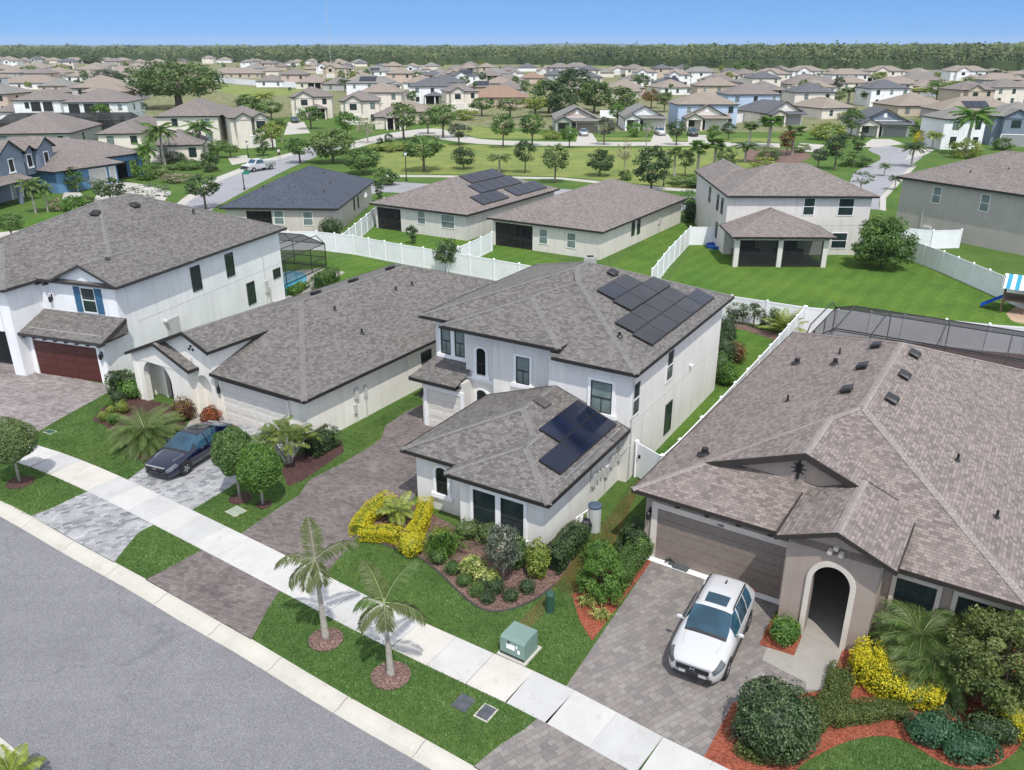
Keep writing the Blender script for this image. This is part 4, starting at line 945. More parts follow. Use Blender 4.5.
# ------------------------------------------------------------------ fences
POST = MB(); POST.box(-.065, .065, -.065, .065, 0, 1.86); POST.add([(-.09, -.09, 1.86), (.09, -.09, 1.86), (.09, .09, 1.86), (-.09, .09, 1.86), (0, 0, 1.97)], [(0, 1, 4), (1, 2, 4), (2, 3, 4), (3, 0, 4), (3, 2, 1, 0)])
POSTM = POST.mesh('post', m_vinyl)
def fence(label, pts, ht=1.8, step=2.4, last=True):
    P = [Vector((g[0], g[1], 0)) if len(g) == 3 else G(*g) for g in pts]; r = thing('vinyl_fence', label, 'fence', P[0]); o = P[0]; mb = MB(); lines = MB()
    for i, (a, b) in enumerate(zip(P[:-1], P[1:])):
        n = max(1, round((b - a).length / step)); d = (b - a).normalized(); u = Vector((d.y, -d.x, 0))
        p, q = a - o, b - o
        mb.bar(p + Vector((0, 0, ht / 2)), q + Vector((0, 0, ht / 2)), .03, ht - .16); mb.bar(p + Vector((0, 0, ht - .04)), q + Vector((0, 0, ht - .04)), .06, .12); mb.bar(p + Vector((0, 0, .08)), q + Vector((0, 0, .08)), .06, .14)
        L_ = (b - a).length; m_ = int(L_ / .28)
        for j in range(n + (1 if (i == len(P) - 2 and last) else 0)):
            t = link('post', POSTM, r); t.location = a.lerp(b, j / n) - o; t.rotation_euler = (0, 0, math.atan2(d.y, d.x))
    mb.build('panel', m_vinyl, r); return r
fence('long white vinyl fence behind the cream and solar houses', [(262, 250), (318, 250), (354, 254.5), (402, 264), (470, 276), (545, 290), (600, 302)])
fence('white vinyl fence running back between the slate-roofed and solar-roofed houses', [(344, 253), (362, 237), (378, 222), (385, 214)])
fence('white vinyl fence between the solar-roofed and plain brown-roofed houses', [(447, 272), (470, 262), (492, 251)])
fence('white vinyl fence between the brown-roofed house and the wide back lawn', [(651, 291), (668, 268), (689, 245), (723, 245)])
fence('white vinyl fence across the back of the small yard behind the solar house', [(9.2, 60.6, 0), (15.83, 56.82, 0), (20.18, 54.16, 0)])
fence('white vinyl fence along the taupe house side wall', [(6.6, 32.0, 0), (7.68, 33.57, 0), (10.71, 38.4, 0), (15.54, 46.3, 0), (20.18, 54.1, 0)], last=False)
fence('white vinyl fence between the wide lawn and the greige house', [(897, 250), (904, 258), (940, 272), (985, 292), (1040, 317)])
fence('short white vinyl fence return joining the greige house wall', [(899, 246), (930, 249), (958, 248)])
fence('white vinyl fence behind the screened pool at the right', [(20.3, 54.1, 0)] + [tuple(G(x, y, 1.85)) for x, y in ((905, 315), (990, 324), (1070, 330))])
r = thing('vinyl_gate', 'white vinyl gate between the solar house and the taupe house', 'gate', G(635, 477)); a, b = Vector((0, 0, 0)), Vector((6.6, 32.0, 0)) - G(635, 477)
mb = MB(); mb.bar(a + Vector((0, 0, .95)), b + Vector((0, 0, .95)), .05, 1.7); mb.build('gate_panel', m_vinyl, r)
for q in (a, b): t = link('post', POSTM, r); t.location = q
mb = MB(); q = a.lerp(b, .1); mb.box(q.x - .05, q.x + .05, q.y - .12, q.y - .03, 1.1, 1.25); mb.build('latch', m_black, r)

# ------------------------------------------------------------------ screened pool enclosures
def enclosure(label, o, az, xs, ys, zw, zt, inset, scr=None):
    """flat-topped mansard pool cage: walls to zw, roof rising to zt over inset metres"""
    r = thing('pool_enclosure', label, 'pool enclosure', (o[0], o[1], 0), R(az)); f, s = MB(), MB()
    x0, x1, y0, y1 = xs[0], xs[-1], ys[0], ys[-1]; k = .058
    for x in xs:
        for y in (y0, y1): f.box(x - k / 2, x + k / 2, y - k / 2, y + k / 2, 0, zw)
        f.bar((x, y1, zw), (x, y1 - inset, zt), k, k); f.bar((x, y1 - inset, zt), (x, y0 + inset, zt), k, k); f.bar((x, y0 + inset, zt), (x, y0, zw), k, k)
    for y in ys:
        for x in (x0, x1): f.box(x - k / 2, x + k / 2, y - k / 2, y + k / 2, 0, zw)
    for z in (zw, .9, .06):
        for y in (y0, y1): f.bar((x0, y, z), (x1, y, z), k, k)
        for x in (x0, x1): f.bar((x, y0, z), (x, y1, z), k, k)
    for y in (y0 + inset, y1 - inset): f.bar((x0 + inset, y, zt), (x1 - inset, y, zt), k, k)
    for x in (x0 + inset, x1 - inset): f.bar((x, y0 + inset, zt), (x, y1 - inset, zt), k, k)
    for a, b in (((x0, y0), (x0 + inset, y0 + inset)), ((x1, y0), (x1 - inset, y0 + inset)), ((x1, y1), (x1 - inset, y1 - inset)), ((x0, y1), (x0 + inset, y1 - inset))): f.bar((a[0], a[1], zw), (b[0], b[1], zt), k, k)
    A = [(x0, y0), (x1, y0), (x1, y1), (x0, y1)]; B = [(x0 + inset, y0 + inset), (x1 - inset, y0 + inset), (x1 - inset, y1 - inset), (x0 + inset, y1 - inset)]
    vs = [(x, y, 0) for x, y in A] + [(x, y, zw) for x, y in A] + [(x, y, zt) for x, y in B]
    s2 = MB(); s2.add(vs, [(8, 9, 10, 11)] + [(i + 4, (i + 1) % 4 + 4, (i + 1) % 4 + 8, i + 8) for i in range(4)]); s2.build('roof_screen', scr or m_screenR, r)
    fs = [(i, (i + 1) % 4, (i + 1) % 4 + 4, i + 4) for i in range(4)]
    s.add(vs, fs); f.build('frame', m_bronze, r); s.build('screen', scr or m_screen, r); return r
qd = Vector((HD.o[0], HD.o[1], 0))
enclosure('wide dark screened pool enclosure behind the taupe house', (HD.o[0], HD.o[1]), -33, [-.2, 3.2, 6.6, 10, 13.4], [21.5, 24.2, 26.9, 29.6], 2.45, 3.15, 1.4)
enclosure('small dark screened enclosure over the blue pool behind the white house', (HA.o[0], HA.o[1]), -18.6, [-8.4, -5.2, -1.9], [18.6, 22, 26, 28.4], 2.1, 3.1, 1.3)
mb = MB(); a = [G(*p) for p in smoothpts([(262, 280), (285, 272), (301, 272), (307, 278), (302, 288), (288, 295), (262, 302)], 3)]
mw = NT('pool_water'); mw.base(g3((.02, .26, .36))); mw.set(Roughness=.06); mw.bump(mw.noise(2.5, 3, mw.co()), .2, .05)
mb.add([(p.x, p.y, .02) for p in a][::-1], [tuple(range(len(a)))]); me_ = mb.mesh('pool_water', mw.m)
if me_.polygons[0].normal.z < 0: me_.flip_normals()
tag(link('pool_water', me_), kind='structure')
# ------------------------------------------------------------------ foliage
def quads_mesh(name, P, mat, tint, extra=None):
    """P: (n,4,3) leaf corners; tint per leaf"""
    n = len(P); V = P.reshape(-1, 3); ev, ef = ([], []) if extra is None else extra
    me = bpy.data.meshes.new(name); me.vertices.add(len(V)); me.vertices.foreach_set('co', V.astype(np.float32).ravel())
    me.loops.add(4 * n); me.loops.foreach_set('vertex_index', np.arange(4 * n, dtype=np.int32)); me.polygons.add(n)
    me.polygons.foreach_set('loop_start', np.arange(0, 4 * n, 4, dtype=np.int32)); me.polygons.foreach_set('loop_total', np.full(n, 4, np.int32))
    a = me.attributes.new('tint', 'FLOAT', 'FACE'); a.data.foreach_set('value', np.clip(tint, 0, 1).astype(np.float32))
    me.materials.append(mat); me.update(calc_edges=True); me.validate(); return me
def unit(v): return v / np.maximum(1e-6, np.linalg.norm(v, axis=1, keepdims=True))
def leaves(C, out, size, asp=.5, tilt=.9, r=None):
    """leaf quads at centres C, normals biased to directions out"""
    r = r or nr; n = len(C); N = unit(out + r.normal(0, tilt, (n, 3))); T = unit(np.cross(N, r.normal(0, 1, (n, 3)))); B = np.cross(N, T)
    s = (size * r.uniform(.65, 1.35, n))[:, None]; a = T * s * .5; b = B * s * asp * .5; f = N * s * .12
    return np.stack([C - a - b * .25 , C - b + f * .5, C + a, C + b + f * .5], 1)
def ellipsoid(c, rad, n, surf=.75, r=None, flat=0.):
    r = r or nr; d = unit(r.normal(0, 1, (n, 3))); k = surf + (1 - surf) * r.uniform(0, 1, n) ** .5
    k = k[:, None]; P = d * k * np.array(rad); 
    if flat: P[:, 2] = np.maximum(P[:, 2], -flat * rad[2])
    return P + np.array(c), d
def lump(P, c, amp, freq, seed=0):
    """uneven outline: push points in and out with noise of their direction"""
    o = np.empty(len(P))
    for i, p in enumerate(P): o[i] = noise.noise(Vector((p[0] * freq + seed, p[1] * freq, p[2] * freq)))
    return c + (P - c) * (1 + amp * o)[:, None]
def clumps(c, rad, k, cr, n, size, asp=.5, surf=.55, r=None, flat=.6, tilt=.8):
    """crown of k leaf clumps of radius cr spread through an ellipsoid"""
    r = r or nr; cc, d = ellipsoid(c, rad, k, surf, r, flat); Q, T = [], []
    for i in range(k):
        m = int(n * r.uniform(.6, 1.4)); q = cr * r.uniform(.6, 1.25); p, dd = ellipsoid(cc[i], (q, q, q * .7), m, .35, r)
        Q.append(leaves(p, dd + d[i] * .5 + np.array([0, 0, .35]), size, asp, tilt, r)); T.append(r.uniform(.25, .8) + r.normal(0, .16, m))
    return np.concatenate(Q), np.concatenate(T)
def topz(px, py, pt): return max(.15, top_z(px, py, pt))

def shrub(label, px, py, rad, mat, n=900, size=.1, cat='shrub', group=None, name='shrub', core=.76, amp=.32, asp=.55, ztop=None, lift=0.):
    """rounded bush standing at the pixel; rad in metres (x,y,z)"""
    g = G(px, py); rx, ry, rz = rad; c = np.array([0, 0, rz * .92 + lift]); n = int(n * 1.8); size = size * .76
    P, d = ellipsoid(c, rad, n, .82, flat=.85); P = lump(lump(P, c, amp, 1.4 / max(.4, rx), px * .37), c, amp * .5, 3.5 / max(.4, rx), px * .11)
    Q = leaves(P, d + np.array([0, 0, .25]), size, asp, .6); t = nr.uniform(.15, .85, n)
    o = thing(name, label, cat, (g.x, g.y, 0), rnd.uniform(0, 6), group) if False else None
    t = np.array([.5 + .55 * noise.noise(Vector((p[0] * 3.1 + px, p[1] * 3.1, p[2] * 3.1))) for p in P]) + nr.normal(0, .2, n); sh = nr.random(n) < .045; Q[sh] += (d[sh] * (min(rad) * nr.uniform(.04, .18, sh.sum()))[:, None] + np.array([0, 0, .03]))[:, None, :]
    me = quads_mesh('foliage', Q, L[mat], t); o = link(name, me); o.location = (g.x, g.y, 0)
    tag(o, label, cat, group)
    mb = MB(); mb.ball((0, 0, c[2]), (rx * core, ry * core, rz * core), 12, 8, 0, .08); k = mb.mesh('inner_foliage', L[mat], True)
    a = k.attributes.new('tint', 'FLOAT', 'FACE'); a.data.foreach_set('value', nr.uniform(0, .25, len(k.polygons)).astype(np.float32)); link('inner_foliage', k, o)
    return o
def hedge(label, pts, wd, ht, mat, dens=420, size=.09, cat='hedge', amp=.1, name='hedge', closed=False):
    """clipped hedge following pixel points"""
    P = [G(*p) for p in smoothpts(pts, 4)]; o0 = P[0]; D = arclen(P); Q, DD = [], []; n = int(dens * 1.7 * D[-1] * (wd + 2 * ht)); hw = wd / 2; size = size * .78
    wob = lambda s: 1 + .22 * noise.noise(Vector((s * 1.3, px0, 0)))
    px0 = pts[0][0]
    for i in range(n):
        s = nr.uniform(0, D[-1]); p = sample(P, D, s); q = sample(P, D, min(D[-1], s + .1)) ; 
        if (q - p).length < 1e-4: q = p; p = sample(P, D, s - .1)
        t = (q - p).normalized() if (q - p).length > 1e-6 else Vector((1, 0, 0)); u = Vector((t.y, -t.x, 0)); a = nr.uniform(-1.25, math.pi + 1.25)
        k = wob(s) * nr.uniform(.8, 1.05); ex = .62
        x = math.copysign(abs(math.cos(a)) ** ex, math.cos(a)) * hw * k; z = ht * .5 + math.copysign(abs(math.sin(a)) ** ex, math.sin(a)) * ht * .5 * k
        Q.append((sample(P, D, s) - o0) + u * x + Vector((0, 0, max(.02, z)))); DD.append(u * math.cos(a) + Vector((0, 0, math.sin(a))))
    Q, DD = np.array(Q), np.array(DD); me = quads_mesh('foliage', leaves(Q, DD, size, .55, .7), L[mat], nr.uniform(.15, .85, n)); o = link(name, me); o.location = o0; tag(o, label, cat)
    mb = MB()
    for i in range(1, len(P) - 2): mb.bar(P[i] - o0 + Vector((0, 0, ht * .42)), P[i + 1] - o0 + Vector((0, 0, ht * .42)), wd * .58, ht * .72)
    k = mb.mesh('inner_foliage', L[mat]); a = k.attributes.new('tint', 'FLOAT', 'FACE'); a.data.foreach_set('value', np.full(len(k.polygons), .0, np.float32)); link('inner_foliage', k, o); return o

def frond(az, elev, ln, droop, lf, n=26, wd=.05, keel=.5, r=rnd, up=0., base=.12):
    """one feather frond: list of leaflet quads + spine points"""
    d = Vector((math.cos(az), math.sin(az), 0)); side = Vector((-math.sin(az), math.cos(az), 0)); S = []; p = Vector((0, 0, 0)); e = elev; k = 14
    for i in range(k + 1):
        S.append(p.copy()); e2 = e - droop * (i / k) ** 1.3; p = p + (d * math.cos(e2) + Vector((0, 0, math.sin(e2)))) * (ln / k)
    Q = []
    for i in range(n):
        f = base + (1 - base) * i / n; x = f * k; j = min(k - 1, int(x)); q = S[j].lerp(S[j + 1], x - j); t = (S[j + 1] - S[j]).normalized(); nn = t.cross(side)
        L_ = lf * math.sin(math.pi * (f * .82 + .16)) ** .6 * r.uniform(.85, 1.12)
        for sg in (-1, 1):
            v = (side * sg * 1.0 + t * .75 - nn * r.uniform(-.1, .25) * -1 * keel - Vector((0, 0, keel * r.uniform(.3, .9)))).normalized(); w_ = t * wd * .5
            m = q + v * L_ * .55 ; tip = q + v * L_ - Vector((0, 0, L_ * .22))
            Q.append([q - w_ * .6, m - w_ * 1.1, tip, m + w_ * 1.1])
    return Q, S
def palm(label, px, py, ztrunk, nf, ln, lf, mat='palm', lean=(0, 0), r0=.13, r1=.075, elev=(.2, 1.2), droop=1.5, dry=0, cat='palm tree', name='palm_tree', group=None, trunk=None, cone=True, seed=1, wd=.05, n=26, loc=None, keel=.5):
    r = random.Random(seed); g = G(px, py) if loc is None else loc; root = thing(name, label, cat, (g[0], g[1], 0), 0, group); top = Vector((lean[0], lean[1], ztrunk))
    if ztrunk > .2:
        mb = MB(); K = 10; pts = [Vector((lean[0] * (i / K) ** 1.5, lean[1] * (i / K) ** 1.5, ztrunk * i / K - .05)) for i in range(K + 1)]
        mb.tube(pts, [(r0 * 1.5 if i == 0 else r0 + (r1 - r0) * i / K) * (1 + .05 * (i % 2)) for i in range(K + 1)], 10); mb.build('trunk', trunk or m_trunk, root, True)
        if cone:
            mb = MB(); mb.tube([top - Vector((0, 0, .1)), top + Vector((0, 0, .5))], [r1 * 1.05, r1 * .5], 8); mb.build('crown_shaft', plain('crown_shaft_green', (.22, .26, .13), .6), root, True)
    Q, T, sp = [], [], MB()
    for i in range(nf):
        az = i * 2.4 + r.uniform(-.3, .3); e = elev[0] + (elev[1] - elev[0]) * ((i + .5) / nf); q, S = frond(az, e, ln * r.uniform(.85, 1.1), droop * r.uniform(.8, 1.2), lf, n, wd, keel, r)
        b = top + Vector((0, 0, .42 if cone and ztrunk > .2 else .0)); t = r.uniform(.3, .8)
        Q += [[tuple(v + b) for v in f] for f in q]; T += [t + r.uniform(-.32, .32) for _ in q]; sp.tube([s + b for s in S], [.014 * (1 - .8 * k / len(S)) for k in range(len(S))], 4)
    o = link('fronds', quads_mesh('fronds', np.array(Q), L[mat], np.array(T)), root); sp.build('rachis', plain('rachis_green', (.25, .28, .12), .6), o); return root
def fanleaf(b, az, el, st, rad, r):
    """fan leaf on a stalk: folded segments"""
    d = Vector((math.cos(az) * math.cos(el), math.sin(az) * math.cos(el), math.sin(el))); c = b + d * st; u = Vector((-math.sin(az), math.cos(az), 0)); nrmv = d.cross(u); Q = []
    k = 16
    for i in range(k):
        a = -2.0 + 4.0 * i / (k - 1); v = (d * math.cos(a) + u * math.sin(a) - Vector((0, 0, .25 + .2 * r.random()))).normalized(); w_ = nrmv.cross(v).normalized() * rad * .1
        m = c + v * rad * .6; tip = c + v * rad * r.uniform(.9, 1.1) - Vector((0, 0, rad * .15)); Q.append([tuple(c), tuple(m - w_), tuple(tip), tuple(m + w_)])
    return Q, c
def fan_palm(label, px, py, stems, rad, mat='palmy', nl=14, cat='palm tree', name='fan_palm', seed=3, group=None, loc=None, st=.8):
    """clustered palm; stems = list of (dx,dy,height,leanx,leany)"""
    r = random.Random(seed); g = G(px, py) if loc is None else loc; root = thing(name, label, cat, (g[0], g[1], 0), 0, group); Q, T, sp = [], [], MB()
    for dx, dy, hh, lx, ly in stems:
        mb = MB(); K = 6; mb.tube([Vector((dx + lx * (i / K) ** 1.2, dy + ly * (i / K) ** 1.2, hh * i / K - .03)) for i in range(K + 1)], [.08 - .03 * i / K for i in range(K + 1)], 8); mb.build('stem', m_trunk, root, True)
        b = Vector((dx + lx, dy + ly, hh))
        for i in range(nl):
            q, c = fanleaf(b, i * 2.4 + r.random(), r.uniform(-.1, 1.15), st * r.uniform(.7, 1.2), rad * r.uniform(.8, 1.1), r); t = r.uniform(.25, .85); Q += q; T += [t + r.uniform(-.12, .12) for _ in q]; sp.tube([b, c], [.015, .01], 4)
    o = link('fronds', quads_mesh('fronds', np.array(Q), L[mat], np.array(T)), root); sp.build('leaf_stalk', MATS['rachis_green'] if 'rachis_green' in MATS else plain('rachis_green', (.25, .28, .12), .6), o); return root
def grassclump(label, px, py, rad, ht, mat, n=260, cat='ornamental grass', name='grass_clump', wd=.03, arch=1.):
    g = G(px, py); Q = []
    for i in range(n):
        a = rnd.uniform(0, 6.28); b = Vector((rnd.gauss(0, rad * .25), rnd.gauss(0, rad * .25), 0)); e = rnd.uniform(.1, 1); d = Vector((math.cos(a), math.sin(a), 0)); u = Vector((-d.y, d.x, 0)) * wd * .5
        m = b + d * rad * .45 * e + Vector((0, 0, ht * (1 - .3 * e))); t = b + d * rad * e * 1.1 + Vector((0, 0, ht * (.95 - .65 * e * arch)))
        Q.append([b - u, m - u, t, m + u])
    o = link(name, quads_mesh('blades', np.array([[tuple(v) for v in q] for q in Q]), L[mat], nr.uniform(.1, .9, n))); o.location = (g.x, g.y, 0); return tag(o, label, cat)
def mulch_ring(label, px, py, r, mat=None):
    g = G(px, py); mb = MB(); N = 22; mb.lathe([(r + .03, 0), (r + .03, .04), (r - .02, .045), (r - .03, .02)], (0, 0, 0), N); o = mb.build('mulch_ring', m_mulD if mat is None else mat); o.location = (g.x, g.y, .008); e = tag(o, label, 'mulch ring')
    c = MB(); c.lathe([(r - .03, .02), (r * .5, .05), (.05, .06)], (0, 0, 0), N); c.build('mulch', mat or m_mulD, o); return o

def lollipop(label, px, py, hc, r, rz, mat, seed, name='clipped_tree'):
    g = G(px, py); root = thing(name, label, 'tree', (g.x, g.y, 0)); rr = np.random.default_rng(seed); mb = MB()
    mb.tube([(0, 0, -.05), (.02, 0, hc * .5), (0, .02, hc)], [.065, .05, .045], 8); 
    for a in range(5): mb.tube([(0, 0, hc - rz * .8), (math.cos(a * 1.26) * r * .5, math.sin(a * 1.26) * r * .5, hc - rz * .1)], [.03, .015], 5)
    mb.build('trunk', m_palebark, root, True); c = np.array([0, 0, hc]); n = 8500; P, d = ellipsoid(c, (r, r, rz), n, .84, rr); P = lump(P, c, .16, 2.0, seed)
    cr = link('crown', quads_mesh('crown', leaves(P, d + np.array([0, 0, .2]), .085, .6, .75, rr), L[mat], rr.uniform(.1, .9, n)), root)
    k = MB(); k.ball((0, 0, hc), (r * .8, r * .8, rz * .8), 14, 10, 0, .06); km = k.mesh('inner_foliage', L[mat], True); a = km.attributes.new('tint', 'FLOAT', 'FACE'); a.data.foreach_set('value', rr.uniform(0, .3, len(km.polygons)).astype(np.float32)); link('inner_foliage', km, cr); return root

# ---- white house / cream house front
def mp(px, py, n): return mpp(px, py) * n
lollipop('round clipped tree beside the street at the left edge, grey trunk in a mulch ring', 20, 483, 2.15, 1.12, .98, 'olive', 3)
lollipop('clipped tree with rounded crown next to the dark blue car, the farther of a pair', 240, 499, 2.35, .9, 1.12, 'mid', 4)
lollipop('clipped tree with egg-shaped crown beside the square valve lid, the nearer of a pair', 263, 505, 1.85, .95, 1.08, 'bright', 5)
mulch_ring('round dark mulch ring under the clipped tree at the left edge', 20, 483, .55); mulch_ring('dark mulch ring under the farther clipped tree by the blue car', 240, 499, .45); mulch_ring('dark mulch ring under the nearer clipped tree by the valve lid', 264, 505, .3)
g = G(150, 447)
palm('broad bushy date palm with long arching fronds on the cream house lawn', 148, 446, .5, 120, 2.05, .34, 'palm', (0, 0), .2, .2, (-.25, 1.3), 1.5, cone=False, seed=5, wd=.017, n=58)
palm('small date palm clump tucked against the big bushy date palm', 160, 440, .3, 40, 1.6, .32, 'palm', (0, 0), .15, .15, (-.1, 1.2), 1.4, cone=False, seed=6, wd=.018, n=44)
hedge('dark clipped hedge against the wall right of the red garage door', [(110, 392), (122, 391), (133, 388)], 1.2, 1.15, 'dark', 300, .13)
shrub('pale variegated round shrub in front of the dark clipped hedge', 137, 393, (.55, .55, .6), 'silver', 700, .12)
for px, py, r, m, lb in ((104, 421, .28, 'lime', 'small lime-green ball shrub at the lawn edge, nearest the street of its cluster'), (111.5, 414, .25, 'lime', 'small lime-green ball shrub in the middle of its cluster'), (110.5, 407.5, .25, 'bright', 'small bright green ball shrub at the back of its cluster'), (114, 424, .33, 'bright', 'small green ball shrub beneath the bushy date palm fronds'), (119, 404, .45, 'dark', 'dark rounded shrub between the ball shrubs and the porch'), (123, 413, .4, 'lime', 'yellowish shrub half under the bushy date palm fronds')): shrub(lb, px, py, (r, r, r), m, 420, .075)
shrub('loose grassy green shrub between the hedge and the bushy date palm', 133, 397, (.75, .6, .55), 'bright', 800, .14, amp=.35)
shrub('dark reddish shrub beside the entry walk of the cream house', 185, 419, (.62, .62, .62), 'red', 800, .13)
shrub('low croton with red and green leaves by the cream garage corner', 212, 421, (.55, .5, .42), 'croton', 600, .13)
def multi_palm(label, px, py, stems, nf, ln, lf, mat, seed):
    r = random.Random(seed); g = G(px, py); root = thing('clumping_palm', label, 'palm tree', (g.x, g.y, 0)); Q, T, sp = [], [], MB()
    for dx, dy, hh, lx, ly in stems:
        mb = MB(); K = 7; mb.tube([Vector((dx + lx * (i / K) ** 1.2, dy + ly * (i / K) ** 1.2, hh * i / K - .03)) for i in range(K + 1)], [.07 - .025 * i / K for i in range(K + 1)], 8); mb.build('stem', m_palebark, root, True); b = Vector((dx + lx, dy + ly, hh)); a0 = math.atan2(ly, lx)
        for i in range(nf):
            q, S = frond(a0 + i * 2.4 + r.uniform(-.4, .4), r.uniform(.15, 1.25), ln * r.uniform(.75, 1.15), r.uniform(.9, 1.7), lf, 15, .06, .45, r); t = r.uniform(.3, .75); Q += [[tuple(v + b) for v in f] for f in q]; T += [t + r.uniform(-.3, .3) for _ in q]; sp.tube([s_ + b for s_ in S], [.012 * (1 - .8 * k / len(S)) for k in range(len(S))], 4)
    o = link('fronds', quads_mesh('fronds', np.array(Q), L[mat], np.array(T)), root); sp.build('rachis', MATS['rachis_green'], o); return root
multi_palm('clump of pale-stemmed palm with broad yellow-green leaves at the cream garage corner', 288, 463, [(-.1, 0, 1.3, -.6, .1), (0, .05, 1.6, -.25, .2), (.06, 0, 1.65, .15, 0), (.15, .03, 1.6, .5, .15), (.1, .1, 1.3, .8, 0), (-.05, .1, 1.2, -.85, -.2), (.05, -.05, 1.25, .2, -.35)], 8, .95, .36, 'palmfan', 9)
hedge('dark green hedge along the cream house side wall behind the clumped palm', [(307, 458), (321, 450), (334, 443)], 1.15, 1.0, 'dark', 320, .12)
# ---- solar house bed
hedge('bright yellow clipped shrub row along the plum driveway edge', [(358, 538), (364, 526), (377, 513), (392, 504)], .85, .62, 'yellow', 520, .075)
hedge('bright yellow clipped shrub row in front of the little palm', [(360, 539), (374, 540), (388, 539), (400, 543)], .75, .6, 'yellow', 520, .075)
shrub('rounded yellow shrub at the bend of the yellow shrub rows', 411, 553, (.62, .62, .55), 'yellow', 1100, .08, core=.8)
hedge('bright yellow clipped shrub row running back to the house from the rounded yellow shrub', [(412, 546), (420, 532), (424, 520), (426, 510)], .7, .72, 'yellow', 520, .075)
palm('little yellow-green palm inside the ring of yellow shrubs', 400, 521, .55, 13, 1.05, .3, 'palmy', (0, 0), .05, .04, (.1, 1.2), 1.3, cone=False, seed=12, n=20, wd=.05)
palm('smaller yellow-green palm left of the little palm inside the yellow shrubs', 391, 520, .35, 9, .8, .26, 'palmy', (0, 0), .04, .035, (.1, 1.2), 1.3, cone=False, seed=13, n=18, wd=.045)
grassclump('fountain of green strap leaves between yellow shrubs and the cream-speckled shrub', 443, 553, .85, .8, 'bright', 520, wd=.045); shrub('soft light green shrub at the back of the strap-leaf clump', 441, 545, (.5, .45, .42), 'lime', 500, .1)
shrub('brownish green low shrub under the arched window', 468, 537, (.7, .5, .42), 'olive', 700, .09); shrub('dark olive shrub under the double window', 490, 543, (.6, .5, .5), 'olive', 700, .09)
shrub('tall cream-speckled yellow-green shrub in front of the silver tree', 473, 577, (.5, .45, .52), 'varieg', 800, .11, core=.75); shrub('cream-speckled yellow-green shrub at the foot of the silver tree', 487, 583, (.5, .4, .33), 'varieg', 600, .11, core=.75)
for px, py, r, lb in ((438, 563, .42, 'low dark round shrub beside the strap-leaf clump'), (453, 573, .4, 'low dark round shrub between strap-leaf clump and lawn edging'), (465, 584.5, .36, 'low dark round shrub left of the speckled shrub foot'), (476.5, 595, .36, 'low dark round shrub at the lawn edge of the brown bed'), (488, 602, .36, 'low dark round shrub closest to the street in the brown bed'), (497, 592, .4, 'low dark round shrub right below the silver tree trunk'), (511, 600, .36, 'low dark round shrub in the middle of the pale mulch'), (527, 592, .4, 'low dark round shrub farthest right in the pale mulch'), (484, 588, .36, 'low dark round shrub under the speckled shrub')): shrub(lb, px, py, (r * .8, r * .8, r * .72), 'mid' if px < 480 else 'dark', 480, .07, group='low shrubs in the brown bed')
shrub('dark green shrub under the right half of the double window', 516, 566, (.6, .5, .72), 'mid', 900, .1); shrub('upright yellow-green croton at the corner of the solar house wing', 537, 576, (.48, .45, .8), 'lime', 800, .13, core=.72)
hedge('dark glossy hedge along the solar house side wall', [(549, 574), (560, 562), (572, 549), (580, 541)], .95, .95, 'dark', 420, .1)
def small_tree(label, px, py, ht, rad, mat, k=26, cr=.35, n=60, size=.12, bark=None, cat='tree', name='small_tree', seed=1, zc=None, r0=.05, group=None, loc=None, asp=.5, cone=0.):
    g = G(px, py) if loc is None else loc; root = thing(name, label, cat, (g[0], g[1], 0), 0, group); rr = np.random.default_rng(seed); r2 = random.Random(seed); zc = zc or ht - rad[2]; mb = MB()
    mb.tube([(0, 0, -.05), (.03, .02, zc * .5), (0, 0, zc)], [r0, r0 * .8, r0 * .55], 7)
    for i in range(9):
        a = i * 2.4; z = zc * r2.uniform(.55, 1.) ; mb.tube([(0, 0, z), (math.cos(a) * rad[0] * .35, math.sin(a) * rad[1] * .35, z + rad[2] * .3), (math.cos(a) * rad[0] * .75, math.sin(a) * rad[1] * .75, zc + rad[2] * r2.uniform(-.3, .6))], [r0 * .5, r0 * .3, r0 * .12], 5)
    mb.build('trunk', bark or m_bark, root, True); Q, T = clumps((0, 0, zc), rad, k, cr, n, size, asp, .5, rr); f_ = 1 + cone * (.25 - .75 * np.clip((Q[:, :, 2] - zc + rad[2]) / (2 * rad[2]), 0, 1.1)); Q[:, :, 0] *= f_; Q[:, :, 1] *= f_; link('crown', quads_mesh('crown', Q, L[mat], T), root); return root
small_tree('slender grey-leaved tree with pale trunk in front of the double window', 503, 581, 2.55, (.62, .62, 1.0), 'silver', 40, .24, 80, .1, m_palebark, seed=21, zc=1.55, name='silver_tree')
